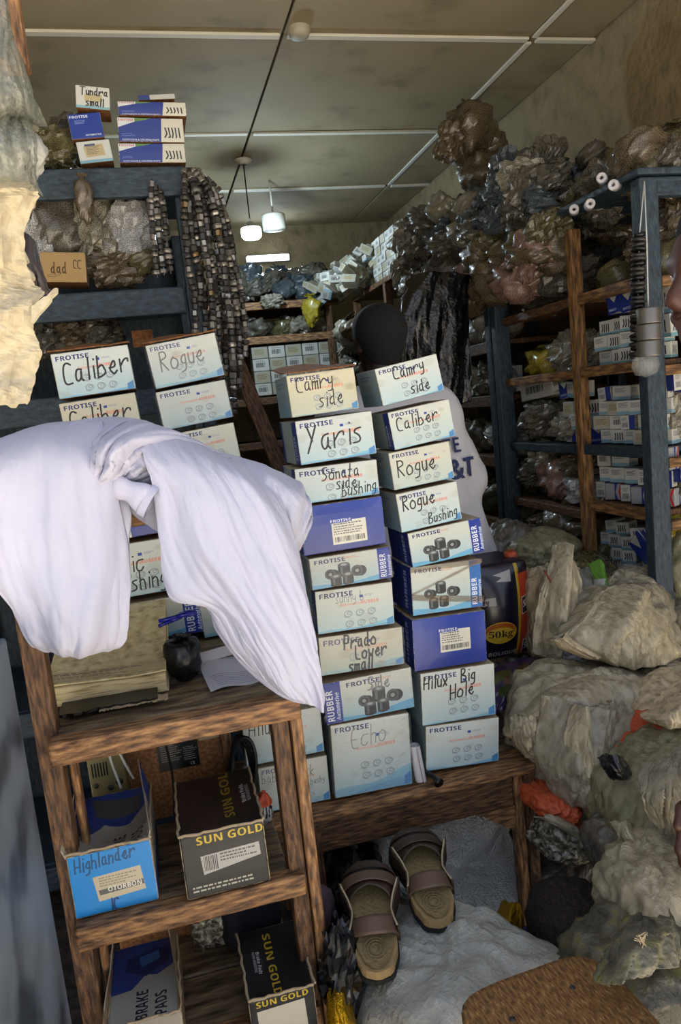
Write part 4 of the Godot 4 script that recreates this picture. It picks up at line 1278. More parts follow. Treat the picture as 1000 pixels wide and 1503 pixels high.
func desk_shelf_things() -> void:
	var cyan := img(360, 270, Color(0.10, 0.52, 0.80))
	smudge(cyan, 8, 4, Color(0.3, 0.6, 0.8), 0.15)
	hand(cyan, "Highlander", 22, 16, 8.6, 5, Color(0.08, 0.30, 0.47), 0.05)
	fill_poly(cyan, [Vector2(95, 108), Vector2(300, 100), Vector2(312, 205), Vector2(108, 215)], Color(0.76, 0.71, 0.60))
	fill_poly(cyan, [Vector2(112, 168), Vector2(306, 160), Vector2(308, 182), Vector2(116, 190)], Color(0.36, 0.36, 0.35))
	type_(cyan, "OTORBON", 152, 162, 20, Color(0.88, 0.86, 0.80), "Droid Sans:b", 1.1)
	scribble(cyan, 120, 116, 170, 44, 4, Color(0.55, 0.52, 0.44), 4)
	hand(cyan, "IC", 150, 215, 7, 6, Color(0.07, 0.25, 0.45))
	wear(cyan, 220, 3)
	var top1 := img(300, 360, Color(0.62, 0.60, 0.55))
	fill_poly(top1, [Vector2(0, 0), Vector2(300, 0), Vector2(300, 90), Vector2(210, 150), Vector2(110, 120), Vector2(40, 210), Vector2(0, 230)], Color(0.12, 0.22, 0.48))
	fill_poly(top1, [Vector2(60, 20), Vector2(260, 40), Vector2(250, 110), Vector2(80, 90)], Color(0.28, 0.27, 0.27))
	type_(top1, "BRAKE", 150, 352, 46, Color(0.09, 0.09, 0.10), "Droid Sans:b", 0.8, 1)
	type_(top1, "PADS", 222, 352, 46, Color(0.09, 0.09, 0.10), "Droid Sans:b", 0.8, 1)
	smudge(top1, 14, 8, Color(0.33, 0.28, 0.22), 0.22)
	wear(top1, 160, 6)
	var side1 := img(256, 128, Color(0.64, 0.61, 0.54))
	side1.fill_rect(Rect2i(0, 80, 256, 48), Color(0.12, 0.26, 0.55))
	smudge(side1, 8, 3, Color(0.35, 0.28, 0.2), 0.25)
	wear(side1, 120, 2)
	pad_box("bright blue fronted brake pad box marked Highlander, left on the desk's upper shelf", [98, 1256, 220, 1232, 234, 1318, 108, 1347], -1.386, 0.225, paper(cyan, 0.4), paper(top1, 0.5), paper(side1, 0.6), true, 0.02)
	# black and gold boxes
	for k in 2:
		var fr := img(360, 260, Color(0.075, 0.075, 0.08))
		type_(fr, "SUN GOLD", 70 if k == 0 else 40, 12, 32, Color(0.78, 0.66, 0.16), "Droid Sans:b", 1.3)
		fr.fill_rect(Rect2i(0, 62, 360, 130), Color(0.12, 0.118, 0.115))
		if k == 0:
			fill_poly(fr, [Vector2(78, 92), Vector2(330, 84), Vector2(332, 138), Vector2(84, 170)], Color(0.66, 0.65, 0.62))
			barcode(fr, 90, 96, 54, 60, 4)
			scribble(fr, 160, 96, 160, 40, 3, Color(0.3, 0.3, 0.3), 6)
			scribble(fr, 30, 212, 260, 30, 2, Color(0.68, 0.66, 0.6), 9)
		else:
			fill_poly(fr, [Vector2(40, 66), Vector2(300, 60), Vector2(306, 255), Vector2(46, 258)], Color(0.76, 0.73, 0.65))
		wear(fr, 220, 20 + k)
		var tp := img(360, 420, Color(0.075, 0.078, 0.08))
		type_(tp, "SUN GOLD", 205 if k == 0 else 190, 330 if k == 0 else 40, 44, Color(0.55, 0.46, 0.12) if k == 0 else Color(0.72, 0.60, 0.14), "Droid Sans:b", 1.25, 1 if k == 0 else 3)
		type_(tp, "Brake Pads", 290 if k == 0 else 110, 250 if k == 0 else 130, 20, Color(0.78, 0.78, 0.76), "Droid Sans:b", 0.9, 1 if k == 0 else 3)
		type_(tp, "NON ASBESTOS", 318 if k == 0 else 82, 250 if k == 0 else 130, 15, Color(0.70, 0.70, 0.68), "Droid Sans:b", 0.8, 1 if k == 0 else 3)
		smudge(tp, 6, 3 + k, Color(0.25, 0.25, 0.25), 0.08)
		wear(tp, 200, 30 + k)
		var q := [263, 1230, 388, 1204, 397, 1291, 275, 1323] if k == 0 else [366, 1472, 462, 1444, 474, 1545, 378, 1575]
		pad_box("black gold-lettered brake pad box with film-wrapped front, right on the upper shelf" if k == 0 else "black brake pad box lettered in gold with a pale front label, on the lower shelf", q, -1.356 if k == 0 else -1.30, 0.23 if k == 0 else 0.20, paper(fr, 0.5, 0.1), paper(tp, 0.5, 0.1), side_mat("black"), false)
	var top2 := img(300, 420, Color(0.63, 0.62, 0.57))
	fill_poly(top2, [Vector2(0, 0), Vector2(300, 0), Vector2(300, 150), Vector2(200, 180), Vector2(150, 160), Vector2(90, 230), Vector2(0, 260)], Color(0.13, 0.24, 0.50))
	fill_poly(top2, [Vector2(70, 70), Vector2(190, 40), Vector2(270, 60), Vector2(250, 130), Vector2(150, 170), Vector2(60, 130)], Color(0.09, 0.16, 0.36))
	fill_poly(top2, [Vector2(120, 70), Vector2(210, 55), Vector2(215, 100), Vector2(130, 120)], Color(0.22, 0.38, 0.60))
	type_(top2, "BRAKE", 110, 410, 50, Color(0.10, 0.12, 0.2), "Droid Sans:b", 0.8, 1)
	type_(top2, "PADS", 190, 410, 50, Color(0.10, 0.12, 0.2), "Droid Sans:b", 0.8, 1)
	wear(top2, 220, 40)
	pad_box("torn blue and white brake pad box, left on the desk's lower shelf", [160, 1512, 268, 1482, 280, 1580, 172, 1612], -1.335, 0.22, paper(side1, 0.6), paper(top2, 0.5), side_mat("brown"), true, 0.006)
	# wooden speaker cabinet, back towards the viewer
	var t := thing("speaker_cabinet", "brown wooden speaker cabinet with black data plate, at the back of the upper shelf", "speaker", Vector3(-0.05, 0.592, -1.80))
	plank("panel", Vector3(-0.105, 0.0, 0.09), Vector3(0.12, 0.325, 0.10), M.hardboard, t, 0.001, 0.002)
	for x in [-0.115, 0.12]: plank("side", Vector3(x - 0.012, 0, -0.08), Vector3(x + 0.012, 0.33, 0.108), M.wood, t, 0.001, 0.002)
	plank("top", Vector3(-0.103, 0.327, -0.08), Vector3(0.108, 0.335, 0.105), M.wood, t, 0.001, 0.002)
	plank("bottom", Vector3(-0.103, -0.0, -0.08), Vector3(0.108, 0.012, 0.088), M.wood, t, 0.001, 0.002)
	var plate := img(256, 190, Color(0.05, 0.05, 0.055))
	scribble(plate, 20, 20, 130, 120, 9, Color(0.5, 0.5, 0.5), 3)
	scribble(plate, 160, 60, 80, 90, 7, Color(0.6, 0.6, 0.58), 5)
	type_(plate, "CE", 196, 160, 18, Color(0.75, 0.75, 0.72), "Droid Sans:b")
	var st := tool_()
	rbox([tool_(), tool_(), tool_(), tool_(), st, tool_()], Vector3(0.093, 0.074, 0.002), 0.0, Vector3i.ONE, Transform3D(Basis(), Vector3(0.008, 0.15, 0.1015)))
	obj("data_plate", [st, paper(plate, 0.4)], t)
	plank("pale_sticker", Vector3(0.058, 0.17, 0.1005), Vector3(0.105, 0.206, 0.102), M.card_pale, t, 0.0005, 0.0005)
	st = tool_(true)
	tube(st, spline([Vector3(-0.016, 0.33, 0.108), Vector3(-0.018, 0.2, 0.107), Vector3(-0.012, 0.1, 0.108), Vector3(-0.02, 0.01, 0.115)], 16), 0.0025, 6)
	obj("cable", [st, M.black_cable], t)
	# olive amplifier case with slots and holes
	t = thing("amplifier", "olive metal amplifier case with vent slots and white cable, behind the Highlander box", "amplifier", Vector3(-0.195, 0.592, -1.655))
	plank("case", Vector3(-0.042, 0, -0.04), Vector3(0.036, 0.26, 0.005), mat("olive_case", Color(0.47, 0.43, 0.27), 0.5), t, 0.0005, 0.003)
	for i in 6: plank("vent_slot", Vector3(-0.035 + i * 0.0062, 0.155, 0.004), Vector3(-0.0318 + i * 0.0062, 0.187, 0.0062), M.black_plastic, t, 0.0, 0.0008)
	for h in [[-0.034, 0.205, 0.004], [0.0, 0.205, 0.007], [0.02, 0.135, 0.008], [-0.03, 0.135, 0.006], [0.0, 0.125, 0.007]]:
		st = tool_(true)
		lathe(st, [Vector2(0, 0.0075), Vector2(h[2] * 0.8, 0.0075), Vector2(h[2], 0.006), Vector2(h[2], 0.003)], 14, Transform3D(Basis(Vector3.RIGHT, PI / 2), Vector3(h[0], h[1], 0)))
		obj("socket", [st, M.metal_dark], t)
	st = tool_(true)
	tube(st, spline([Vector3(0.014, 0.22, 0.008), Vector3(0.008, 0.24, 0.02), Vector3(0.012, 0.20, 0.035), Vector3(0.026, 0.14, 0.05)], 16), 0.003, 6)
	tube(st, spline([Vector3(0.016, 0.225, 0.008), Vector3(0.022, 0.235, 0.02), Vector3(0.04, 0.19, 0.04), Vector3(0.055, 0.155, 0.05)], 16), 0.003, 6)
	obj("white_cable", [st, M.white_cable], t)
	# coil of black cable and a bright crumpled wrapper
	t = thing("black_cable_coil", "loose coil of black cable between the speaker cabinet and the cartons", "cable", Vector3(0.098, 0.592, -1.662))
	st = tool_(true)
	for i in 4: tube(st, ring_path(Vector3(0, 0.10 + i * 0.002, 0.01 * i - 0.01), Vector3(0.02 + 0.003 * i, 0, 0.006), Vector3(0.004 * i, 0.075, 0), 28), 0.005, 6, false)
	tube(st, spline([Vector3(0, 0.025, 0), Vector3(-0.05, 0.01, 0.05), Vector3(-0.09, 0.008, 0.06), Vector3(-0.12, 0.02, 0.05)], 16), 0.005, 6)
	obj("coil", [st, M.black_cable], t)
	t = thing("snack_wrapper", "crumpled snack wrapper striped orange, black and white beside the black boxes", "wrapper", Vector3(0.128, 0.628, -1.575))
	var im := img(128, 128, Color(0.72, 0.72, 0.72))
	im.fill_rect(Rect2i(0, 0, 128, 52), Color(0.72, 0.26, 0.12))
	for i in 8: fill_poly(im, [Vector2(i * 16, 52), Vector2(i * 16 + 8, 52), Vector2(i * 16 + 16, 80), Vector2(i * 16 + 8, 80)], Color(0.06, 0.06, 0.06))
	var wm := paper(im, 0.3)
	wm.texture_repeat = true
	st = tool_(true)
	lump(st, Vector3(0.042, 0.07, 0.03), 8, 0.3, 0.15, 0.0, 30, 22)
	obj("foil", [st, wm], t)
	# folded clothes at the back of the lower shelf
	t = thing("folded_cloth", "navy cloth with one white stripe folded on the desk's lower shelf", "cloth", Vector3(0.07, 0.38, -1.60))
	st = tool_(true)
	lump(st, Vector3(0.14, 0.16, 0.12), 9, 0.12, 0.05, 0.0, 36, 24, 3.4, 0.1)
	obj("folds", [st, M.denim], t)
	st = tool_(true)
	tube(st, spline([Vector3(-0.03, 0.075, 0.03), Vector3(0.0, 0.07, 0.052), Vector3(0.05, 0.055, 0.05), Vector3(0.068, 0.03, 0.03)], 14), 0.004, 6)
	obj("white_stripe", [st, M.cotton], t)
	t = thing("grey_rag", "dull grey rag stuffed beside the navy cloth on the lower shelf", "rag", Vector3(-0.02, 0.36, -1.63))
	st = tool_(true)
	lump(st, Vector3(0.09, 0.12, 0.1), 12, 0.2, 0.1, 0.0, 34, 24, 2.8, 0.1)
	obj("folds", [st, M.bag_pale], t)
	# roll of paper and a black plug between the two stacks on the bench
	t = thing("paper_roll", "rolled sheet of white paper standing between the two carton stacks", "paper", Vector3(0.552, BENCH_Y, -1.735))
	st = tool_()
	sheet(st, 22, 8, func(u, v): return Vector3(cos(u * 7.6) * (0.010 + u * 0.007), v * 0.10, sin(u * 7.6) * (0.010 + u * 0.007)) + Vector3(-0.01 * v, 0, 0))
	obj("sheet", [st, M.paper_white], t)
	t = thing("black_lever", "glossy black lever lying at the bench's edge between the stacks", "lever", Vector3(0.578, BENCH_Y + 0.012, -1.712))
	st = tool_(true)
	tube(st, spline([Vector3(-0.012, 0.012, -0.02), Vector3(0, 0.004, -0.004), Vector3(0.006, 0.0, 0.012), Vector3(0.008, -0.003, 0.026)], 14), func(k): return 0.006 + 0.007 * k * k, 12)
	obj("grip", [st, M.black_plastic], t)

# ---------- shared bag shapes
var bag_shapes := []
func make_bag_shapes() -> void:
	# [size, fold, fine, neck, boxy, knobs]
	for q in [[0.26, 0.07, 0.0, 2.4, 0.0], [0.40, 0.12, 0.0, 2.2, 0.15], [0.30, 0.08, 0.3, 2.6, 0.1], [0.40, 0.16, 0.0, 2.0, 0.0], [0.26, 0.08, 0.45, 2.4, 0.2], [0.36, 0.14, 0.0, 3.0, 0.25], [0.44, 0.18, 0.0, 2.2, 0.0], [0.30, 0.10, 0.35, 3.0, 0.25]]:
		var st := tool_(false if bag_shapes.size() % 2 else true)
		lump(st, Vector3.ONE, 20 + bag_shapes.size() * 3, q[0], q[1], q[2], 34, 24, q[3], 0.0, q[4])
		st.generate_normals()
		bag_shapes.append(st.commit())

func bag(called: String, label: String, cat: String, shape: int, m: Material, at: Vector3, size: Vector3, rot := Vector3.ZERO, group := "") -> MeshInstance3D:
	var o := put(called, bag_shapes[shape % bag_shapes.size()])
	o.material_override = m
	o.transform = Transform3D(Basis.from_euler(rot) * Basis.from_scale(size), at)
	tag(o, label, cat, group)
	return o

# the same, laid out from a picture point, a depth and a size in picture pixels
func bag_at(called: String, label: String, cat: String, shape: int, m: String, px: float, py: float, z: float, wpx: float, hpx: float, dep: float, roll := 0.0, group := "") -> MeshInstance3D:
	var p := pz(px, py, z)
	var s := -(cam_basis.inverse() * (p - EYE)).z / FOCAL
	return bag(called, label, cat, shape, M[m], p, Vector3(wpx * s, hpx * s, dep), Vector3(0, px * 0.37, roll), group)

# ---------- the blue shelf unit at the left, and what stands on it
const LZ := -2.30
func left_unit() -> void:
	var t := thing("blue_shelf", "blue painted wooden shelf unit at the left behind the cartons", "shelf", Vector3(-0.25, 0, LZ - 0.2))
	var o := t.position
	var p := func(called: String, lo: Vector3, hi: Vector3) -> MeshInstance3D: return plank(called, lo - o, hi - o, M.blue_paint, t)
	p.call("post", Vector3(0.15, 0, LZ - 0.045), Vector3(0.19, 2.15, LZ))
	p.call("post", Vector3(0.15, 0, LZ - 0.5), Vector3(0.19, 2.15, LZ - 0.455))
	p.call("post", Vector3(-0.66, 0, LZ - 0.045), Vector3(-0.62, 2.15, LZ))
	p.call("post", Vector3(-0.66, 0, LZ - 0.5), Vector3(-0.62, 2.15, LZ - 0.455))
	p.call("front_rail", Vector3(-0.66, 2.155, LZ - 0.02), Vector3(0.19, 2.237, LZ + 0.004))
	p.call("shelf_board", Vector3(-0.66, 2.215, LZ - 0.5), Vector3(0.185, 2.236, LZ - 0.022))
	for y in [1.905, 1.62, 1.2, 0.7, 0.2]:
		p.call("shelf_board", Vector3(-0.615, y - 0.03, LZ - 0.49), Vector3(0.145, y - 0.008, LZ - 0.024))
		p.call("shelf_front", Vector3(-0.615, y - 0.085, LZ - 0.022), Vector3(0.147, y - 0.008, LZ + 0.002))
	p.call("back_board", Vector3(-0.66, 0.1, LZ - 0.525), Vector3(0.19, 2.15, LZ - 0.505))
	# three little cartons piled at the left of the top
	var w := func(lines: Array, base: Color, s: int) -> Material:
		var im := img(220, 180, base)
		smudge(im, 4, s, Color(0.5, 0.48, 0.42), 0.1)
		for l in lines: hand(im, l[0], l[1], l[2], l[3], 6, INK, 0.0)
		return paper(im, 0.5)
	var im := img(220, 180, Color(0.73, 0.74, 0.72))
	fill_poly(im, [Vector2(55, 70), Vector2(170, 62), Vector2(172, 120), Vector2(58, 128)], Color(0.66, 0.62, 0.48))
	im.fill_rect(Rect2i(0, 158, 220, 22), Color(0.45, 0.62, 0.68))
	hand(im, "Tundra", 26, 12, 8.6, 6, INK)
	hand(im, "small", 60, 96, 8.6, 6, INK)
	carton("small white carton marked Tundra small, topmost on the blue shelf", [110, 121, 159, 129, 162, 162, 111, 160], LZ - 0.03, 0.09, paper(im, 0.5), "white", {"bulge": 0.001, "group": "cartons on the top of the left blue shelf"})
	im = img(220, 180, PRINT_BLUE.lerp(Color(0.16, 0.22, 0.46), 0.4))
	type_(im, "FROTISE", 10, 14, 18, Color(0.82, 0.84, 0.88), "Droid Sans:b", 1.3)
	scribble(im, 40, 48, 80, 30, 3, Color(0.5, 0.56, 0.75), 2)
	type_(im, "AUTOMOTIVE", 96, 150, 12, Color(0.8, 0.82, 0.86), "Droid Sans:b")
	carton("small blue carton between two white ones on the blue shelf's top", [99, 166, 148, 163, 152, 202, 105, 207], LZ - 0.03, 0.09, paper(im, 0.4), "white", {"bulge": 0.001, "group": "cartons on the top of the left blue shelf"})
	im = img(220, 180, Color(0.72, 0.73, 0.71))
	fill_poly(im, [Vector2(40, 40), Vector2(170, 32), Vector2(176, 126), Vector2(50, 134)], Color(0.66, 0.60, 0.46))
	scribble(im, 60, 48, 90, 70, 6, Color(0.3, 0.3, 0.3), 4)
	im.fill_rect(Rect2i(50, 26, 70, 18), Color(0.25, 0.3, 0.4))
	im.fill_rect(Rect2i(0, 156, 220, 24), Color(0.42, 0.60, 0.68))
	carton("small white carton with a tan stock label, standing on the blue shelf's top board", [112, 208, 160, 202, 167, 238, 118, 242], LZ - 0.03, 0.09, paper(im, 0.5), "white", {"bulge": 0.001, "group": "cartons on the top of the left blue shelf"})
	# long blue and white cartons
	for k in 3:
		im = img(420, 150, Color(0.17, 0.23, 0.50))
		fill_poly(im, [Vector2(0, 0), Vector2(110, 0), Vector2(110, 26), Vector2(0, 62)], Color(0.76, 0.78, 0.78))
		fill_poly(im, [Vector2(112, 0), Vector2(215, 0), Vector2(180, 14), Vector2(112, 26)], Color(0.36, 0.50, 0.26))
		type_(im, "FROTISE", 8, 8, 15, Color(0.65, 0.33, 0.36), "Droid Sans:b", 1.2)
		fill_poly(im, [Vector2(282, 0), Vector2(420, 0), Vector2(420, 150), Vector2(268, 150)], Color(0.74, 0.73, 0.68))
		for i in 5: stroke(im, [Vector2(300 + i * 22, 62), Vector2(310 + i * 20, 96 + (i % 2) * 20), Vector2(296 + i * 24, 120)], 8, Color(0.14, 0.15, 0.16))
		scribble(im, 20, 100, 90, 20, 2, Color(0.4, 0.46, 0.7), k)
		type_(im, "SUSPENSION & STEERING PARTS", 22, 132, 11, Color(0.74, 0.77, 0.82), "Droid Sans:b")
		wear(im, 30, k + 50, Color(0.55, 0.55, 0.58))
		carton(["long blue and white carton, lowest of the three by the shelf's corner", "long blue and white carton, middle of the three by the shelf's corner", "long blue and white carton, upper of the three by the shelf's corner"][k], [[174, 210, 271, 209, 273, 241, 175, 240], [173, 169, 269, 174, 270, 209, 173, 210], [168, 148, 272, 148, 273, 173, 177, 169]][k], LZ - 0.02, 0.2, paper(im, 0.4), "blue", {"bulge": 0.0015, "group": "cartons on the top of the left blue shelf"})
	im = img(160, 40, Color(0.74, 0.74, 0.72))
	im.fill_rect(Rect2i(0, 0, 50, 40), Color(0.18, 0.26, 0.5))
	carton("flat white and blue carton lying across the three long ones", [202, 139, 256, 135, 257, 147, 203, 148], LZ - 0.07, 0.12, paper(im, 0.5), "white", {"bulge": 0.0, "group": "cartons on the top of the left blue shelf"})
	# bags on its top and inside
	bag_at("parts_bag", "dim crumpled bag on the blue shelf's top, left of the small cartons", "bag", 1, "bag_olive", 75, 222, LZ - 0.12, 70, 60, 0.2)
	bag_at("parts_bag", "second dim bag on the blue shelf's top, tucked behind the small cartons", "bag", 3, "bag_grey", 100, 205, LZ - 0.3, 60, 60, 0.15)
	for q in [["clear shiny bag of parts at the far left of the blue shelf", 60, 350, 62, 110, "bag_silver", 1], ["shiny bag of grey parts above the cardboard tray on the blue shelf", 85, 325, 80, 90, "bag_grey", 2], ["pale translucent bag standing mid-shelf on the blue unit", 138, 335, 70, 100, "bag_pale", 5], ["silvery wrapped bag right of the pale one on the blue shelf", 192, 335, 52, 90, "bag_silver", 7], ["brown bag slumped at the front of the blue shelf", 170, 392, 90, 50, "bag_brown", 3], ["small knotted bag below the silvery one on the blue shelf", 205, 385, 45, 40, "bag_olive", 4]]:
		bag_at("parts_bag", q[0], "bag", q[6], q[5], q[1], q[2], LZ - 0.14, q[3], q[4], 0.13)
	bag_at("hanging_bag", "twisted brown bag hanging from the blue shelf's upper rail", "bag", 4, "bag_brown", 124, 290, LZ + 0.03, 26, 60, 0.05, 0.1)
	# an open cardboard tray, printed
	im = img(300, 200, Color(0.62, 0.51, 0.34))
	hand(im, "dad", 60, 70, 10, 6, Color(0.3, 0.22, 0.14))
	scribble(im, 40, 150, 90, 20, 2, Color(0.4, 0.32, 0.2), 6)
	hand(im, "CC", 210, 50, 8, 5, Color(0.35, 0.27, 0.18))
	wear(im, 60, 60)
	carton("open brown cardboard tray on the blue shelf", [50, 366, 131, 371, 122, 414, 70, 417], LZ - 0.03, 0.1, paper(im, 0.85), "brown", {"name": "cardboard_tray", "bulge": 0.002, "group": "cardboard things on the blue shelf"})
	for q in [["dark bag on the blue unit's lower shelf, behind the Caliber column", 75, 500, "bag_grey", 50, 45, 3], ["brown bag on the blue unit's lower shelf, at its left", 110, 492, "bag_brown", 60, 40, 1], ["dim bag on the blue unit's lower shelf, over the clean Caliber carton", 150, 490, "bag_grey", 50, 40, 5]]:
		bag_at("parts_bag", q[0], "bag", q[6], q[3], q[1], q[2], LZ - 0.2, q[4], q[5], 0.12)
	var c := thing("cardboard_scrap", "upright scrap of cardboard behind the Rogue column", "cardboard", pz(209, 492, LZ - 0.1))
	var st := tool_()
	slab(st, 4, 4, func(u, v): return Vector3((u - 0.5) * 0.06, (v - 0.5) * 0.05 - 0.01, 0.004 * sin(u * 4.0)), 0.004)
	obj("card", [st, M.card], c)

# ---------- threaded bushings: each string is a thing, each bushing a part
var hex_a: ArrayMesh
var hex_b: ArrayMesh
func make_bushings() -> void:
	for k in 2:
		var st := tool_()
		var prof := [Vector2(0.0045, 0.008), Vector2(0.009, 0.008), Vector2(0.0105, 0.0065), Vector2(0.0105, -0.0065), Vector2(0.009, -0.008), Vector2(0.0045, -0.008)] if k == 0 else [Vector2(0.006, 0.005), Vector2(0.012, 0.0055), Vector2(0.014, 0.0), Vector2(0.012, -0.0055), Vector2(0.006, -0.005)]
		lathe(st, prof, 6 if k == 0 else 10)
		st.generate_normals()
		if k == 0: hex_a = st.commit()
		else: hex_b = st.commit()

func bushing_string(label: String, pts: Array, step: float, group: String, thick := 1.0) -> void:
	var t := thing("bushing_string", label, "bushings", pts[0], Vector3.ZERO, group)
	var path := spline(pts, 60)
	var st := tool_(true)
	var rel := []
	for p in path: rel.append(p - pts[0])
	tube(st, rel, 0.002, 5)
	obj("cord", [st, M.metal_dark], t)
	var gone := 0.0
	var nxt := step
	for i in range(1, path.size()):
		var a: Vector3 = path[i - 1]
		var b: Vector3 = path[i]
		var l := a.distance_to(b)
		while nxt <= gone + l:
			var d := (b - a).normalized()
			var y := d
			var x := y.cross(Vector3(0.3, 0.2, 1)).normalized().rotated(y, rng.randf() * TAU)
			var o := put("bushing", hex_a if rng.randf() < 0.6 else hex_b, t)
			var s := thick * rng.randf_range(0.82, 1.1)
			o.transform = Transform3D(Basis(x, y, x.cross(y)).rotated(x, rng.randf_range(-0.14, 0.14)) * Basis.from_scale(Vector3(s, s * 1.1, s)), a.lerp(b, (nxt - gone) / l) - pts[0] + Vector3(rng.randf_range(-1, 1), 0, rng.randf_range(-1, 1)) * 0.0015)
			var r := rng.randf()
			o.material_override = M.metal_grey if r < 0.42 else (M.metal_dark if r < 0.90 else (M.metal_bright if r < 0.975 else M.brass))
			nxt += step
		gone += l

func strings() -> void:
	make_bushings()
	var z := LZ + 0.05
	var foot := [[286, 500], [294, 452], [303, 540], [313, 520], [322, 585], [332, 560], [343, 605], [352, 575], [360, 520]]
	var mid := [[274, 370], [281, 350], [290, 360], [299, 350], [308, 365], [318, 360], [327, 380], [337, 385], [345, 390]]
	for i in 9:
		var zz := z - 0.025 * (i % 3)
		var side: String = ["nearest the blue post", "second from the blue post", "third from the blue post", "fourth from the blue post", "middle of the bunch", "fourth from the aisle", "third from the aisle", "second from the aisle", "outermost, by the aisle"][i]
		bushing_string("hanging string of metal bushings, " + side, [pz(271 + i * 1.5, 246, LZ + 0.01), pz(lerpf(274, mid[i][0] - 6, 0.6) + i * 1.2, 285 + absf(i - 4.0), zz), pz(mid[i][0], mid[i][1], zz), pz(lerpf(mid[i][0], foot[i][0], 0.5) + 5, lerpf(mid[i][1], foot[i][1], 0.5), zz), pz(foot[i][0], foot[i][1], zz)], 0.0178, "strings of bushings hung at the blue shelf's corner")
	for i in 3:
		bushing_string(["short string of bushings hung inside the blue shelf, left one", "short string of bushings hung inside the blue shelf, middle one", "short string of bushings hung inside the blue shelf, right one"][i], [pz(223 + i * 5, 262 + i * 6, LZ + 0.012), pz(222 + i * 9, 310, LZ + 0.02), pz(226 + i * 10, 365, LZ + 0.02), pz(231 + i * 10, 408 - i * 3, LZ + 0.02)], 0.0165, "short strings of bushings in the blue shelf", 0.9)
	# a leaning plank behind them
	var t := thing("leaning_plank", "brown plank leaning between the left shelf and the aisle", "plank")
	var a := pz(343, 520, -3.0)
	var b := pz(398, 655, -2.9)
	var d := (b - a).normalized()
	var st := tool_()
	rbox([st], Vector3(0.06, 1.9, 0.02), 0.003, Vector3i(1, 8, 1), Transform3D(), 0.003, 0.5)
	var o := obj("board", [st, M.wood_dark], t)
	o.transform = Transform3D(Basis(d.cross(Vector3.BACK).normalized(), -d, d.cross(Vector3.BACK).normalized().cross(-d)), a + d * 0.75)

# ---------- what hangs in the entrance at the left
func entrance_left() -> void:
	plank_thing("door_post", "orange-brown wooden post end at the ceiling, top left", "post", Vector3(-0.165, 2.035, -1.262), Vector3(-0.105, 3.0, -1.222), M.wood)
	plank_thing("door_leaf", "grey painted steel door leaf standing left of the desk", "door", Vector3(-0.315, 0.02, -1.345), Vector3(-0.289, 1.17, -0.45), M.grey_steel)
	var t := thing("torn_foam", "torn cream foam sheet with ragged edge hanging at the left", "foam")
	var st := tool_()
	var edge := [[50, 266], [56, 288], [37, 335], [36, 380], [48, 415], [66, 428], [50, 452], [52, 490], [62, 520], [52, 560], [42, 592]]
	slab(st, 16, 70, func(u, v):
		var s: float = v * (edge.size() - 1)
		var k := mini(int(s), edge.size() - 2)
		var ex: float = lerpf(edge[k][0], edge[k + 1][0], s - k) + 5.0 * noise.get_noise_2d(v * 1800.0, 3.0) * u
		var ey: float = lerpf(edge[k][1], edge[k + 1][1], s - k)
		return pz(lerpf(-70, ex, u), ey + (1.0 - u) * 8.0, -1.10 + 0.03 * noise.get_noise_2d(u * 130 + 9, v * 220) - 0.02 * u), 0.010)
	obj("foam_sheet", [st, M.foam], t)
	st = tool_()
	slab(st, 8, 5, func(u, v): return pz(46 + 36 * u, 462 - 36 * u + (v - 0.5) * 26 * (1.0 - 0.75 * u) + 4 * noise.get_noise_2d(u * 900, v * 900), -1.10 + 0.015 * u), 0.006)
	obj("torn_tongue", [st, M.foam], t)
	t = thing("grey_plastic_sheet", "dark grey plastic sheet behind the torn foam", "plastic sheet")
	st = tool_(true)
	drape(st, [[[20, 335, -1.2], [45, 350, -1.2], [52, 365, -1.2]], [[15, 390, -1.19], [50, 395, -1.17], [66, 415, -1.19]], [[10, 430, -1.2], [45, 432, -1.18], [76, 428, -1.2]]], 20, 24, 0.0, 0.012, 1.5, 0.002, 3.0)
	obj("sheet", [st, mat("grey_poly", Color(0.28, 0.255, 0.25), 0.5)], t)
	# clear bags
	for q in [["clear polythene bag with pointed corner hanging at the top left", [[[-60, 60, -1.15], [10, 50, -1.12], [26, 70, -1.12], [34, 90, -1.13]], [[-60, 110, -1.1], [0, 105, -1.08], [30, 120, -1.09], [48, 135, -1.1]], [[-60, 160, -1.1], [0, 165, -1.07], [38, 168, -1.09], [70, 177, -1.12]], [[-60, 185, -1.14], [0, 188, -1.12], [30, 180, -1.12], [62, 177, -1.13]]], "milky_film"], ["clear polythene bag bulging with parts, under the pointed one", [[[-60, 170, -1.15], [0, 172, -1.10], [30, 178, -1.10], [48, 185, -1.14]], [[-60, 220, -1.1], [0, 222, -1.06], [35, 220, -1.06], [58, 225, -1.1]], [[-60, 262, -1.1], [5, 265, -1.07], [40, 262, -1.08], [58, 262, -1.11]], [[-60, 290, -1.15], [10, 282, -1.13], [44, 285, -1.13], [62, 292, -1.15]]], "milky_film"], ["long clear polythene strip at the far left edge, by the post", [[[-60, -40, -1.18], [-10, -40, -1.17], [8, -40, -1.18]], [[-60, 30, -1.15], [0, 25, -1.12], [16, 30, -1.14]], [[-60, 100, -1.16], [4, 90, -1.14], [24, 95, -1.16]]], "milky_film"]]:
		t = thing("clear_bag", q[0], "bag")
		st = tool_(true)
		drape(st, q[1], 34, 34, 0.02, 0.016, 2.0, 0.001, 4.0 + q[0].length(), 0.004)
		obj("film", [st, M[q[2]]], t)
		if "bulging" in q[0]:
			st = tool_(true)
			lump(st, Vector3(0.09, 0.07, 0.05), 31, 0.2, 0.1, 0.0, 30, 20)
			var o := obj("contents", [st, M.plastic_white], t)
			o.position = pz(14, 232, -1.13)

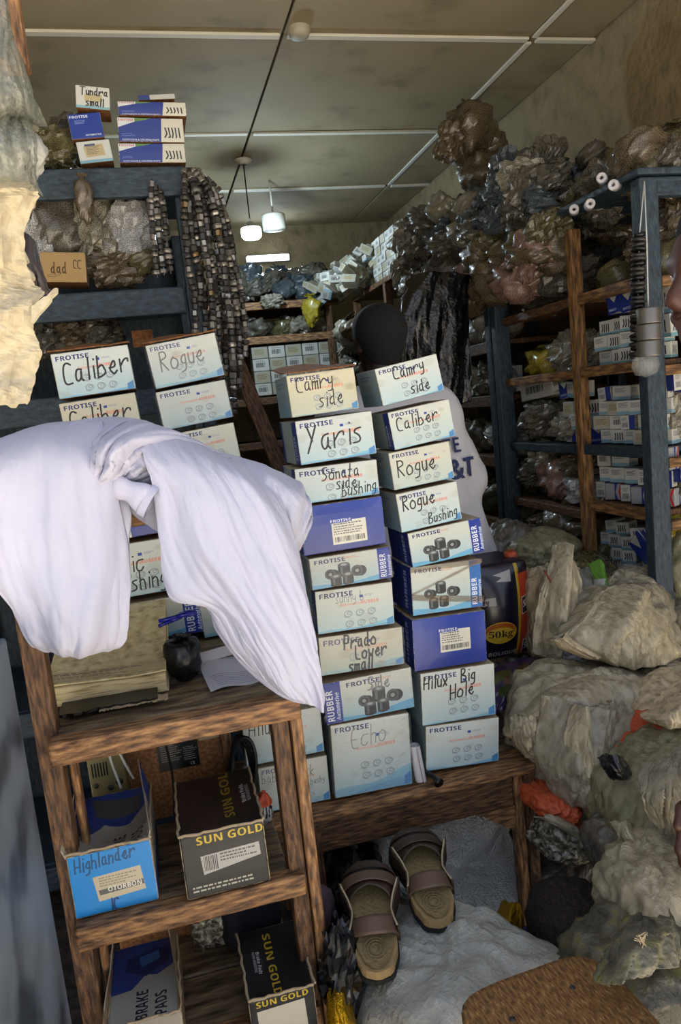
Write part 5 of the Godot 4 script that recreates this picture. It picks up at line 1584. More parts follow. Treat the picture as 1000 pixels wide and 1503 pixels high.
func plank_thing(called: String, label: String, cat: String, lo: Vector3, hi: Vector3, m: Material, wob := 0.003) -> Node3D:
	var t := thing(called, label, cat, Vector3((lo.x + hi.x) / 2, lo.y, (lo.z + hi.z) / 2))
	plank("panel", lo - t.position, hi - t.position, m, t, wob)
	return t

# ---------- the right-hand racks
const RX := 1.5
const RW := 2.10
func rack_right() -> void:
	var t := thing("blue_rack", "blue rack with orange-brown wooden shelves along the right wall", "rack", Vector3(1.8, 0, -2.5))
	var o := t.position
	var p := func(called: String, lo: Vector3, hi: Vector3, m := "blue_paint") -> MeshInstance3D: return plank(called, lo - o, hi - o, M[m], t)
	for z in [-1.99, -2.975]:
		p.call("post", Vector3(RX - 0.03, 0, z - 0.045), Vector3(RX + 0.035, 2.075, z))
		p.call("post", Vector3(RW - 0.05, 0, z - 0.045), Vector3(RW, 2.075, z))
		p.call("end_rail", Vector3(RX + 0.036, 2.02, z - 0.04), Vector3(RW - 0.052, 2.075, z - 0.005))
	p.call("post", Vector3(RX - 0.012, 0, -2.435), Vector3(RX + 0.03, 2.03, -2.395), "wood_pale")
	p.call("top_board", Vector3(RX - 0.035, 2.08, -3.02), Vector3(RX + 0.20, 2.10, -1.985))
	p.call("top_board", Vector3(RX + 0.203, 2.08, -3.02), Vector3(RX + 0.40, 2.10, -1.985))
	p.call("top_board", Vector3(RX + 0.403, 2.08, -3.02), Vector3(RW, 2.10, -1.985))
	for q in [[1.80, -2.39, -2.04, "wood_pale"], [1.80, -2.97, -2.44, "wood_dark"], [1.545, -2.97, -2.44, "wood_pale"], [1.545, -2.39, -2.04, "wood_pale"], [1.272, -2.97, -2.04, "blue_paint"], [1.07, -2.39, -2.04, "wood_pale"], [1.03, -2.97, -2.44, "wood_dark"], [0.80, -2.97, -2.04, "wood_dark"]]:
		p.call("shelf_board", Vector3(RX + 0.036, q[0] - 0.022, q[1]), Vector3(RX + 0.30, q[0] - 0.002, q[2]), "blue_paint" if q[3] == "blue_paint" else "wood_dark")
		p.call("shelf_board", Vector3(RX + 0.303, q[0] - 0.022, q[1]), Vector3(RW - 0.052, q[0] - 0.002, q[2]), "blue_paint" if q[3] == "blue_paint" else "wood_dark")
		p.call("shelf_front", Vector3(RX - 0.006, q[0] - 0.032, q[1] - 0.0), Vector3(RX + 0.034, q[0] + 0.002, q[2]), q[3])
	for y in [1.815, 1.55, 1.262, 1.06, 0.79]:
		p.call("shelf_cleat", Vector3(RX + 0.038, y - 0.055, -2.036), Vector3(RW - 0.054, y - 0.024, -1.992), "wood_pale")
	p.call("back_board", Vector3(RW - 0.012, 0.1, -2.97), Vector3(RW - 0.002, 2.05, -2.04), "wood_dark")
	# rear rack, taller, darker
	t = thing("rear_rack", "tall dark blue rack along the right wall behind the first", "rack", Vector3(1.8, 0, -4.0))
	o = t.position
	for z in [-3.06, -3.75, -4.45, -5.15]:
		p.call("post", Vector3(RX - 0.02, 0, z - 0.045), Vector3(RX + 0.03, 2.22, z), "blue_paint" if z > -4.0 else "wood_dark")
		p.call("post", Vector3(RW - 0.05, 0, z - 0.045), Vector3(RW, 2.22, z))
	for y in [2.245, 1.95, 1.72, 1.48, 1.2, 0.9, 0.5, 0.15]:
		p.call("shelf_board", Vector3(RX + 0.032, y - 0.022, -5.2), Vector3(RW - 0.052, y, -3.055), "wood_dark")
		p.call("shelf_front", Vector3(RX - 0.022, y - 0.03, -5.2) if y > 2.2 else Vector3(RX + 0.008, y - 0.05, -5.2), Vector3(RX + 0.03, y + 0.002, -3.055), "wood_dark")
	# racks on the back wall
	t = thing("back_rack", "dark wooden rack across the back wall under the lamps", "rack", Vector3(0.5, 0, -5.7))
	o = t.position
	for x in [-0.6, 0.3, 1.33]:
		p.call("post", Vector3(x, 0, -5.46), Vector3(x + 0.05, 2.25, -5.41), "wood_dark")
		p.call("post", Vector3(x, 0, -6.15), Vector3(x + 0.05, 2.25, -6.1), "wood_dark")
	for y in [2.29, 2.05, 1.62, 1.3, 0.9, 0.4]:
		p.call("shelf_board", Vector3(-0.6, y - 0.025, -6.15), Vector3(1.42, y, -5.44), "wood_dark")
		p.call("shelf_front", Vector3(-0.6, y - 0.05, -5.438), Vector3(1.42, y + 0.004, -5.405), "wood" if y > 2.0 else "wood_dark")

# small cartons: shared printed variants
var small_mats := []
var small_mesh: ArrayMesh
func make_small() -> void:
	for k in 7:
		var im := img(128, 96, Color(0.72, 0.72, 0.69))
		match k:
			0:
				scribble(im, 16, 16, 90, 34, 4, Color(0.2, 0.22, 0.28), 3)
				im.fill_rect(Rect2i(0, 72, 128, 24), Color(0.46, 0.60, 0.66))
			1:
				for i in 4: stroke(im, [Vector2(30 + i * 20, 26), Vector2(36 + i * 18, 52), Vector2(26 + i * 22, 70)], 9, Color(0.12, 0.13, 0.15))
				im.fill_rect(Rect2i(0, 80, 128, 16), Color(0.4, 0.58, 0.62))
			2:
				im.fill_rect(Rect2i(0, 0, 128, 96), Color(0.11, 0.19, 0.50))
				fill_poly(im, [Vector2(20, 0), Vector2(64, 40), Vector2(100, 0)], Color(0.72, 0.72, 0.68))
				type_(im, "FROTISE", 16, 70, 12, Color(0.7, 0.73, 0.8), "Droid Sans:b")
			3:
				im.fill_rect(Rect2i(76, 0, 52, 96), Color(0.12, 0.20, 0.50))
				barcode(im, 14, 50, 50, 30, 4)
				scribble(im, 14, 16, 50, 26, 3, Color(0.3, 0.32, 0.4), 2)
			4:
				im.fill(Color(0.56, 0.57, 0.58))
				fill_poly(im, [Vector2(70, 0), Vector2(92, 0), Vector2(76, 48), Vector2(92, 96), Vector2(70, 96)], Color(0.12, 0.18, 0.48))
				fill_poly(im, [Vector2(118, 0), Vector2(98, 48), Vector2(118, 96), Vector2(128, 96), Vector2(110, 48), Vector2(128, 0)], Color(0.70, 0.16, 0.16))
				fill_poly(im, [Vector2(96, 48), Vector2(114, 0), Vector2(124, 0), Vector2(106, 48), Vector2(124, 96), Vector2(114, 96)], Color(0.70, 0.16, 0.16))
			5:
				barcode(im, 24, 30, 70, 36, 9)
				scribble(im, 24, 12, 70, 14, 2, Color(0.3, 0.3, 0.34), 5)
			6:
				im.fill(Color(0.60, 0.60, 0.56))
				fill_poly(im, [Vector2(14, 20), Vector2(110, 16), Vector2(112, 74), Vector2(18, 78)], Color(0.64, 0.60, 0.48))
				scribble(im, 22, 24, 80, 44, 5, Color(0.3, 0.3, 0.28), 6)
		wear(im, 14, 70 + k)
		small_mats.append(paper(im, 0.5))
	var sts := []
	for i in 6: sts.append(tool_())
	rbox(sts, Vector3.ONE, 0.03)
	small_mesh = ArrayMesh.new()
	for st in sts:
		st.generate_normals()
		st.commit(small_mesh)

const BOXES := ["white carton with a printed panel", "white carton with black drawings", "blue carton with a white wedge", "white carton with a blue end", "grey carton with red-blue chevrons", "white carton with a barcode", "grey carton with a tan label"]
const NTH := ["first", "second", "third", "fourth", "fifth", "sixth", "seventh", "eighth", "ninth"]
const ROW := ["bottom", "second", "third", "fourth", "fifth", "sixth"]
func small_box(k: int, at: Vector3, size: Vector3, rot: Vector3, place: String, group: String) -> MeshInstance3D:
	var o := put("small_carton", small_mesh)
	o.material_override = small_mats[k]
	o.transform = Transform3D(Basis.from_euler(rot) * Basis.from_scale(size), at)
	tag(o, BOXES[k] + ("" if place.begins_with(",") else " ") + place, "carton", group)
	return o

# rows of little cartons on a rack's shelf: y the shelf, z0 to z1 along its front, h the height to fill
func fill_bay(y: float, z0: float, z1: float, h: float, bw: float, bh: float, kinds: Array, place: String, group: String, mess := 0.3, depth := 0.06, gap_chance := 0.03, row0 := 0) -> void:
	var rows := int(h / bh)
	for r in rows:
		var z := z0
		var k := 0
		while z - bw * 0.6 > z1:
			var w := bw * rng.randf_range(0.85, 1.15)
			if z - w < z1: break
			if not (r == rows - 1 and rng.randf() < 0.3) and rng.randf() > gap_chance * r:
				var kk: int = kinds[rng.randi() % kinds.size()]
				small_box(kk, Vector3(RX + 0.05 + depth / 2 + rng.randf() * 0.02 * (1 + mess), y + 0.002 + bh * (r + 0.5), z - w / 2), Vector3(w * 0.86, bh * 0.97, depth), Vector3(0, -PI / 2 + 0.42 + rng.randf_range(-0.3, 0.3) * mess, rng.randf_range(-0.06, 0.06) * mess * r), ", %s from near post, %s row, %s" % [NTH[k], ROW[r + row0], place], group)
				k += 1
			z -= w + 0.003

const SHAPES := ["puckered", "knobbly", "necked", "smooth", "tied", "rumpled", "slack", "gathered"]
var label_seen := {}
func landmark(z: float) -> String:
	if z > -2.2: return "over the near blue post"
	if z > -2.36: return "just short of the wooden post"
	if z > -2.52: return "over the wooden post"
	if z > -2.72: return "just past the wooden post"
	if z > -2.92: return "short of the far blue post"
	if z > -3.12: return "over the far blue post"
	if z > -3.4: return "just past the far blue post"
	if z > -3.75: return "well past the far blue post"
	if z > -4.4: return "beside the neat carton block"
	return "under the lamps"

# loose bags between two corners; each label says the bag's own shape, size and place
func bag_heap(n: int, lo: Vector3, hi: Vector3, size: float, mats: Array, place: String, cat: String, group: String, called := "parts_bag") -> void:
	for i in n:
		var p := Vector3(rng.randf_range(lo.x, hi.x), rng.randf_range(lo.y, hi.y), lerpf(lo.z, hi.z, (i + rng.randf()) / n))
		var k := rng.randf_range(0.72, 1.3)
		var flat := rng.randf_range(0.55, 0.95)
		var sh := rng.randi() % 8
		var m: String = mats[rng.randi() % mats.size()]
		var kind: String = SHAPES[sh] + " " + m.trim_prefix("bag_").replace("blue", "blue-black")
		var end := " bag %s, %s" % [place, landmark(p.z)]
		var label := kind + end
		var size_word := "big " if k > 1.08 else ("small " if k < 0.9 else "middling ")
		if label_seen.has(label): label = size_word + kind + end
		if label_seen.has(label): label = ("flattish " if flat < 0.75 else "plump ") + kind + end
		if label_seen.has(label): label = size_word + ("flattish " if flat < 0.75 else "plump ") + kind + end
		label_seen[label] = true
		var s := size * k
		bag(called, label, cat, sh, M[m], p, Vector3(s, s * flat, s * rng.randf_range(0.8, 1.2)), Vector3(rng.randf_range(-0.6, 0.6), rng.randf() * TAU, rng.randf_range(-0.6, 0.6)), group)

func rack_contents() -> void:
	make_small()
	# bay beside the near post
	fill_bay(1.545, -2.05, -2.46, 0.17, 0.066, 0.052, [1, 1, 0, 1], "below rack's top", "cartons by the hanging spring", 0.6)
	for q in [[2, -2.17, 1.545 + 0.195], [2, -2.245, 1.545 + 0.20]]:
		small_box(q[0], Vector3(RX + 0.09, q[2], q[1]), Vector3(0.07, 0.06, 0.1), Vector3(0, -PI / 2 + 0.1, 0.08), "topping the row, %s" % ("nearest the hanging washers" if q[1] > -2.2 else "further in"), "blue pair on the drawings cartons")
	fill_bay(1.272, -2.05, -2.46, 0.21, 0.07, 0.05, [0, 5, 3, 1, 6, 0], "on blue shelf board", "cartons on the blue shelf board", 0.5)
	fill_bay(1.07, -2.05, -2.46, 0.062, 0.075, 0.06, [4, 4, 3, 4], "on pale lower shelf", "chevron row", 0.2)
	fill_bay(1.07 + 0.064, -2.05, -2.46, 0.11, 0.07, 0.055, [0, 5, 3], "on pale lower shelf", "cartons over the chevron row", 0.3, 0.06, 0.03, 1)
	fill_bay(0.80, -2.05, -2.46, 0.20, 0.062, 0.047, [1, 1, 0, 1, 0], "at rack's foot", "cartons at the rack's foot", 0.7)
	for i in 4:
		small_box(2, Vector3(RX + 0.05, 0.93 - i * 0.004, -2.10 - i * 0.018), Vector3(0.10, 0.115, 0.008), Vector3(0.1 * i, -PI / 2, 0.5 + i * 0.06), "flattened at the rack's foot, %s of four" % NTH[i], "flattened blue cartons")
	bag_heap(4, Vector3(RX + 0.1, 1.83, -2.06), Vector3(RX + 0.16, 1.90, -2.37), 0.15, ["bag_pale", "bag_olive", "bag_brown"], "just under the rack's top", "bag", "bags under the rack's top")
	bag_heap(2, Vector3(RX + 0.1, 1.86, -2.46), Vector3(RX + 0.16, 1.92, -2.95), 0.17, ["bag_brown", "bag_grey"], "under the rack's top", "bag", "bags in the far top bay")
	# far bay
	bag("parts_bag", "yellow bag in the far bay above the orange shelf edge", "bag", 2, M.bag_yellow, Vector3(RX + 0.13, 1.60, -2.83), Vector3(0.15, 0.13, 0.17))
	bag("parts_bag", "pale bag beside the yellow one above the orange shelf edge", "bag", 5, M.bag_pale, Vector3(RX + 0.13, 1.605, -2.62), Vector3(0.15, 0.14, 0.2))
	bag("parts_bag", "olive bag at the far end beyond the yellow bag", "bag", 7, M.bag_olive, Vector3(RX + 0.2, 1.62, -2.91), Vector3(0.12, 0.14, 0.14))
	small_box(5, Vector3(RX + 0.1, 1.49, -2.83), Vector3(0.26, 0.08, 0.09), Vector3(0, -PI / 2, 0.08), "long and slanting at the back of the far bay", "long carton")
	bag("parts_bag", "grey dusty bag below the long white carton in the far bay", "bag", 1, M.bag_grey, Vector3(RX + 0.10, 1.36, -2.80), Vector3(0.2, 0.16, 0.24))
	bag("parts_bag", "smaller grey bag at the front of the blue shelf board", "bag", 5, M.bag_pale, Vector3(RX + 0.09, 1.325, -2.62), Vector3(0.13, 0.1, 0.13))
	for q in [[2, -2.60, 1.475, 0.1], [0, -2.55, 1.475, -0.06], [6, -2.58, 1.40, 0.0], [1, -2.50, 1.40, 0.03], [3, -2.57, 1.305, 0.0], [2, -2.48, 1.30, 0.0], [0, -2.53, 1.355, 0.1], [5, -2.66, 1.51, 0.3], [4, -2.50, 1.345, 0.0]]:
		small_box(q[0], Vector3(RX + 0.09, q[2], q[1]), Vector3(0.07, 0.06, 0.08), Vector3(0, -PI / 2 + q[3], q[3]), "%s beside the wooden post in the far bay" % ("low" if q[2] < 1.33 else ("midway up" if q[2] < 1.45 else "high")), "far bay cartons")
	for q in [["grey bag at the far end under the blue shelf board", "bag_grey", -2.90, 1.13, 0.17, 1], ["pinkish bag in the middle under the blue shelf board", "bag_pink", -2.72, 1.12, 0.20, 6], ["silvery bag of metal rods under the blue shelf board", "bag_silver", -2.54, 1.10, 0.14, 7], ["pale flattened bag over the pinkish one under the blue shelf board", "bag_pale", -2.80, 1.20, 0.15, 5], ["brown bag wedged above the silvery one", "bag_brown", -2.58, 1.18, 0.14, 3]]:
		bag("parts_bag", q[0], "bag", q[5], M[q[1]], Vector3(RX + 0.09, q[3], q[2]), Vector3(0.15, q[4] * 0.75, q[4]))
	bag_heap(9, Vector3(RX + 0.05, 0.83, -2.46), Vector3(RX + 0.12, 0.97, -2.95), 0.16, ["bag_olive", "bag_olive", "bag_brown"], "on the lowest shelf", "bag", "olive bags on the lowest shelf")
	# seen through the open end, right of the near post
	for q in [[1, 982, 440, 26, 34], [2, 997, 445, 26, 34], [3, 985, 560, 22, 24], [2, 998, 560, 22, 28], [4, 976, 672, 18, 30], [2, 994, 690, 20, 30], [1, 980, 478, 22, 30]]:
		var c := pz(q[1], q[2], -2.06)
		small_box(q[0], c, Vector3(q[3], q[4], 34) * 0.00235, Vector3(0, 0.1, 0.05), "in the rack's end, %s" % {440: "level with the tubes", 445: "at the frame's edge", 560: "on the middle shelf", 672: "low by the post", 690: "low at the frame's edge", 478: "under the drawings one"}[q[2]], "cartons in the rack's end")
	for q in [["silvery bag hanging over the edge at the rack's open end", 992, 470, "bag_silver", 34, 34], ["grey bag of bolts in the rack's open end", 985, 612, "bag_pale", 44, 60], ["olive bag in the rack's open end, below the bag of bolts", 992, 712, "bag_olive", 40, 50], ["yellow-brown bag low in the rack's open end", 985, 775, "bag_yellow", 46, 50], ["brown bag high in the rack's open end", 990, 345, "bag_brown", 60, 60]]:
		bag_at("parts_bag", q[0], "bag", 5, q[3], q[1], q[2], -2.10, q[4], q[5], 0.1)
	# things hung at the near post
	var t := thing("washer_string", "column of black rubber washers threaded on a wire by the near blue post", "washers", pxx(938, 345, RX - 0.05))
	var st := tool_(true)
	var a := pxx(946, 268, RX - 0.05)
	var b := pxx(939, 345, RX - 0.05)
	var c2 := pxx(935, 525, RX - 0.05)
	tube(st, [a - t.position, b - t.position, c2 - t.position], 0.0018, 5)
	obj("wire", [st, M.white_cable], t)
	st = tool_(true)
	lathe(st, [Vector2(0.006, 0.0055), Vector2(0.018, 0.0055), Vector2(0.021, 0.002), Vector2(0.021, -0.002), Vector2(0.018, -0.0055), Vector2(0.006, -0.0055)], 14)
	st.generate_normals()
	var wm := st.commit()
	for i in 27:
		var o := put("washer", wm, t)
		o.material_override = M.metal_dark if i % 3 else M.black_plastic
		var s := 0.9 + 0.25 * absf(sin(i * 1.7))
		o.transform = Transform3D(Basis.from_euler(Vector3(0.1 * sin(i * 2.0), 0, 0.12 * cos(i * 3.0))) * Basis.from_scale(Vector3(s, 1.0, s)), b.lerp(c2, i / 26.0) - t.position)
	t = thing("bushing_tubes", "stack of grey metal tubes hung on white cord at the near blue post", "tubes", pxx(950, 460, RX - 0.06))
	st = tool_(true)
	tube(st, [pxx(946, 266, RX - 0.05) - t.position, pxx(950, 360, RX - 0.055) - t.position, pxx(952, 452, RX - 0.06) - t.position], 0.002, 5)
	obj("cord", [st, M.white_cable], t)
	for i in 3:
		st = tool_(true)
		var top := pxx(952, 452 + i * 24, RX - 0.06) - t.position
		var low := pxx(953, 475 + i * 24, RX - 0.06) - t.position
		lathe(st, [Vector2(0.012, 0.5), Vector2(0.032, 0.5), Vector2(0.035, 0.42), Vector2(0.033, -0.42), Vector2(0.035, -0.5), Vector2(0.012, -0.5)], 22, Transform3D(Basis.from_scale(Vector3(1, top.distance_to(low), 1)), (top + low) / 2))
		obj("tube", [st, M.metal_grey], t)
	st = tool_(true)
	lathe(st, [Vector2(0.02, 0.03), Vector2(0.036, 0.015), Vector2(0.04, -0.005), Vector2(0.03, -0.03), Vector2(0.0, -0.04)], 22, Transform3D(Basis(), pxx(948, 534, RX - 0.06) - t.position))
	obj("bulb", [st, M.clear_film], t)

# ---------- the heap of bags along the tops of the right-hand racks
func top_heap() -> void:
	bag_heap(46, Vector3(RX + 0.06, 2.12, -2.02), Vector3(RW - 0.12, 2.16, -2.95), 0.15, ["bag_brown", "bag_olive", "bag_grey", "bag_brown"], "low on the rack-top heap", "bag", "bags low on the heap")
	bag_heap(34, Vector3(RX + 0.2, 2.16, -1.98), Vector3(RW - 0.1, 2.23, -2.9), 0.15, ["bag_brown", "bag_pale", "bag_brown", "bag_olive"], "atop the heap by the wall", "bag", "bags atop the heap by the wall")
	bag_heap(30, Vector3(RX - 0.03, 2.15, -2.6), Vector3(RX + 0.1, 2.28, -3.3), 0.14, ["bag_blue", "bag_blue", "bag_grey", "bag_pale"], "at the heap's front edge", "bag", "bags at the heap's front edge")
	bag_heap(40, Vector3(RX - 0.02, 2.22, -2.7), Vector3(RX + 0.42, 2.38, -3.7), 0.14, ["bag_blue", "bag_blue", "bag_blue", "bag_grey"], "high on the heap", "bag", "bags high on the heap")
	bag_heap(34, Vector3(RX - 0.06, 1.88, -2.5), Vector3(RX + 0.02, 2.08, -3.2), 0.15, ["bag_brown", "bag_brown", "bag_olive", "bag_pink"], "overhanging the rack's front", "bag", "bags overhanging the rack's front")
	bag_heap(34, Vector3(RX - 0.1, 1.98, -3.1), Vector3(RX + 0.1, 2.38, -4.0), 0.17, ["bag_grey", "bag_pale", "bag_grey"], "spilling off the rear rack", "bag", "bags spilling off the rear rack")
	# white bush ends
	for q in [[843, 308, "nearest the wooden post"], [866, 300, "second from the wooden post"], [902, 272, "by the near blue post"], [809, 325, "beyond the wooden post"], [884, 262, "half hidden, upper one"]]:
		var t := thing("white_bush", "white plastic bush in the heap's front, " + q[2], "bush", pxx(q[0], q[1], RX - 0.045), Vector3(PI / 2, -0.65 + rng.randf_range(-0.3, 0.3), 0), "white bushes in the heap")
		var st := tool_(true)
		lathe(st, [Vector2(0.006, 0.014), Vector2(0.0135, 0.016), Vector2(0.016, 0.011), Vector2(0.016, -0.02), Vector2(0.006, -0.02), Vector2(0.006, 0.014)], 18)
		obj("tube", [st, M.paper_white], t)
	# the brown bag slung up at the ceiling
	var z := -3.35
	bag_at("hanging_bag", "brown plastic bag slung up under the ceiling, its upper bulge", "bag", 2, "bag_brown", 690, 195, z, 84, 74, 0.2, 0.3)
	bag_at("hanging_bag", "brown plastic bag end drooping left from the ceiling bag", "bag", 7, "bag_brown", 662, 206, z + 0.05, 36, 56, 0.1, -0.4)
	bag_at("hanging_bag", "brown rounded bag hanging under the slung ceiling bag", "bag", 0, "bag_brown", 706, 256, z, 62, 62, 0.18, 0.2)
	bag_at("hanging_bag", "narrow brown bag between the two hanging brown ones", "bag", 3, "bag_brown", 722, 222, z, 40, 56, 0.1, 0.5)
	# black polythene hanging in the shadow behind the man
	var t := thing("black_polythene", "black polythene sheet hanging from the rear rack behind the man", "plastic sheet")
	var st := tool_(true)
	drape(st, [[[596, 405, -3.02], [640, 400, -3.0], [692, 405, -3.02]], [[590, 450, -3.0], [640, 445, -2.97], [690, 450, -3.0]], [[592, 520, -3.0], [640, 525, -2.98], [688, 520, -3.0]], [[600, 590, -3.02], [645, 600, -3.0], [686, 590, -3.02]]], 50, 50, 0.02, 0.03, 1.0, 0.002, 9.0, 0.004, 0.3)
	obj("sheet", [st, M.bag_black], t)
	# bags in the rear rack's bays, seen past the man
	for y in [0.9, 1.2, 1.48, 1.72]:
		bag_heap(5, Vector3(RX + 0.06, y + 0.06, -3.1), Vector3(RX + 0.12, y + 0.10, -3.72), 0.16, ["bag_grey", "bag_silver", "bag_pale"] if y > 1.0 else ["bag_olive", "bag_grey"], "on the rear rack, %s" % {0.9: "low shelf", 1.2: "middle shelf", 1.48: "upper shelf", 1.72: "head-high shelf"}[y], "bag", "bags in the rear rack at %.1f" % y)
	for i in 10:
		small_box([5, 0, 6, 1][i % 4], Vector3(RX + 0.1, 1.48 + 0.035 + 0.06 * (i / 5), -3.15 - (i % 5) * 0.11), Vector3(0.09, 0.055, 0.1), Vector3(0, -PI / 2, 0), ", %s along, %s row, in the rear rack" % [NTH[i % 5], ROW[i / 5]], "rear rack cartons")

# ---------- the back of the shop
func back_of_shop() -> void:
	# neat block of silvery cartons, end on, at the top of the rear rack
	for r in 5:
		for i in 6:
			small_box([5, 6, 5][(i + r) % 3], Vector3(RX + 0.06 + rng.randf() * 0.006, 2.247 + 0.0275 + r * 0.055, -4.25 - i * 0.095), Vector3(0.085, 0.053, 0.09), Vector3(0, -PI / 2, 0), ", %s from front, %s row of the neat block" % [NTH[i], ROW[r]], "neat block of cartons")
	for r in 5:
		small_box(6, Vector3(RX + 0.165, 2.247 + 0.0275 + r * 0.055, -4.25), Vector3(0.09, 0.053, 0.085), Vector3.ZERO, "facing the door, %s row of the neat block" % ROW[r], "neat block's end")
	for i in 80:
		var z := -4.75 - rng.randf() * 0.8
		var h := rng.randf()
		var side := rng.randf()
		small_box([5, 0, 6, 6][rng.randi() % 4], Vector3(RX - 0.16 + side * 0.32 + (z + 4.75) * 0.2, 2.27 + h * 0.30 * (0.4 + 0.6 * side), z), Vector3(0.085, 0.05, 0.07) * rng.randf_range(0.8, 1.15), Vector3(rng.randf_range(-0.7, 0.7), rng.randf() * TAU, rng.randf_range(-0.7, 0.7)), "tumbled %s in the loose pile, %s" % ["low" if h < 0.33 else ("midway" if h < 0.66 else "high"), "near the lamps" if z < -5.2 else ("by the neat block" if side > 0.5 else "towards the aisle")], "loose pile of cartons by the lamps")
	var t := thing("blue_sheet", "deep blue plastic sheet beside the neat block of cartons", "plastic sheet")
	var st := tool_(true)
	drape(st, [[[590, 342, -4.05], [606, 343, -4.0], [622, 346, -3.95]], [[592, 366, -4.05], [608, 368, -4.0], [624, 370, -3.95]], [[594, 392, -4.05], [610, 394, -4.0], [624, 396, -3.95]]], 16, 16, 0.01, 0.01, 1.0, 0.002, 2.0)
	obj("sheet", [st, mat("blue_sheet", Color(0.06, 0.10, 0.32), 0.4)], t)
	bag_heap(20, Vector3(0.72, 2.34, -5.5), Vector3(1.35, 2.50, -5.85), 0.2, ["bag_grey", "bag_blue", "bag_grey"], "on the back rack's top", "bag", "bags on the back rack's top")
	bag_heap(8, Vector3(0.74, 2.10, -5.5), Vector3(1.3, 2.13, -5.6), 0.17, ["bag_olive", "bag_pale", "bag_grey"], "between the back rack's shelves", "bag", "bags between the back rack's upper shelves")
	bag_at("hanging_bag", "yellow-green bag hanging over the back rack's top edge", "bag", 4, "bag_yellow", 457, 454, -5.36, 26, 40, 0.1)
	bag_at("hanging_bag", "pale bag over the back rack's top edge, left of the yellow one", "bag", 3, "bag_pale", 398, 442, -5.36, 34, 18, 0.1)
	for r in 4:
		for i in 6:
			small_box([5, 6][(i + r) % 2], Vector3(0.82 + i * 0.125, 1.625 + 0.055 + r * 0.088, -5.5), Vector3(0.118, 0.085, 0.12), Vector3.ZERO, ", %s along, %s row, in the back rack" % [NTH[i], ROW[r]], "cartons stacked in the back rack")
	bag_heap(10, Vector3(RX - 0.2, 1.7, -4.0), Vector3(RX - 0.02, 2.0, -4.9), 0.17, ["bag_grey", "bag_pale", "bag_brown"], "hung on the rear rack's front", "bag", "bags hung on the rear rack's front", "hanging_bag")
	# the lamps
	var b := pz(369, 342, -4.6)
	t = thing("bulb_lamp", "glowing white bulb hanging on a thin cord from the ceiling", "lamp", b)
	st = tool_(true)
	tube(st, [Vector3(0, 0.06, 0), Vector3(0, CEIL - b.y - 0.03, 0)], 0.004, 6)
	obj("cord", [st, M.black_cable], t)
	st = tool_(true)
	lathe(st, [Vector2(0, 0.03), Vector2(0.05, 0.028), Vector2(0.055, 0.02), Vector2(0.02, 0.0)], 16, Transform3D(Basis(), Vector3(0, CEIL - b.y - 0.03, 0)))
	obj("ceiling_rose", [st, M.white_plastic], t)
	st = tool_(true)
	lathe(st, [Vector2(0.012, 0.065), Vector2(0.02, 0.06), Vector2(0.026, 0.035), Vector2(0.058, 0.028)], 18)
	obj("cap", [st, M.white_plastic], t)
	st = tool_(true)
	lathe(st, [Vector2(0.058, 0.028), Vector2(0.062, 0.01), Vector2(0.060, -0.02), Vector2(0.048, -0.034), Vector2(0.0, -0.04)], 22)
	var glow := mat("bulb_glow", Color(0.95, 0.97, 1.0), 0.4)
	glow.emission_enabled = true
	glow.emission = Color(0.90, 0.96, 1.0)
	glow.emission_energy_multiplier = 6.0
	obj("bulb", [st, glow], t)
	var l := OmniLight3D.new()
	l.name = "bulb_light"
	l.light_color = Color(0.85, 0.94, 1.0)
	l.light_energy = LAMP
	l.light_size = 0.05
	l.omni_range = 12.0
	l.omni_attenuation = 2.0
	l.shadow_enabled = true
	t.add_child(l)
	l.position = Vector3(0, -0.09, 0)
	var c := pz(393, 380, WALL_B + 0.05)
	t = thing("tube_lamp", "bright fluorescent tube lamp high on the back wall", "lamp", c)
	st = tool_()
	rbox([st], Vector3(0.36, 0.05, 0.04), 0.006)
	obj("housing", [st, M.white_plastic], t)
	st = tool_(true)
	tube(st, [Vector3(-0.165, 0, 0.034), Vector3(0.165, 0, 0.034)], 0.024, 12)
	obj("tube", [st, glow], t)
	var l2 := AreaLight3D.new()
	l2.name = "tube_light"
	l2.light_color = Color(0.88, 0.95, 1.0)
	l2.light_energy = LAMP * 0.35
	l2.area_size = Vector2(0.33, 0.05)
	l2.shadow_enabled = true
	t.add_child(l2)
	l2.position = Vector3(0, 0, 0.075)
	l2.rotation.y = PI
	c = pz(402, 327, -5.0)
	t = thing("pendant_shade", "unlit cream drum shade under the ceiling beside the bulb", "lamp", Vector3(c.x, c.y, c.z))
	st = tool_(true)
	lathe(st, [Vector2(0.0, 0.05), Vector2(0.075, 0.05), Vector2(0.08, 0.04), Vector2(0.075, -0.045), Vector2(0.0, -0.05)], 20)
	obj("shade", [st, M.white_plastic], t)
	st = tool_(true)
	tube(st, [Vector3(0, 0.05, 0), Vector3(0, CEIL - c.y, 0)], 0.006, 6)
	obj("rod", [st, M.white_plastic], t)
	c = py_(439, 46, CEIL - 0.012)
	t = thing("ceiling_fitting", "round dirty white fitting on the ceiling where the strips cross", "fitting", c)
	st = tool_(true)
	lathe(st, [Vector2(0.045, 0.012), Vector2(0.045, -0.005), Vector2(0.036, -0.022), Vector2(0.02, -0.027), Vector2(0.0, -0.028)], 24)
	obj("cap", [st, mat("dirty_white", Color(0.62, 0.60, 0.53), 0.6)], t)

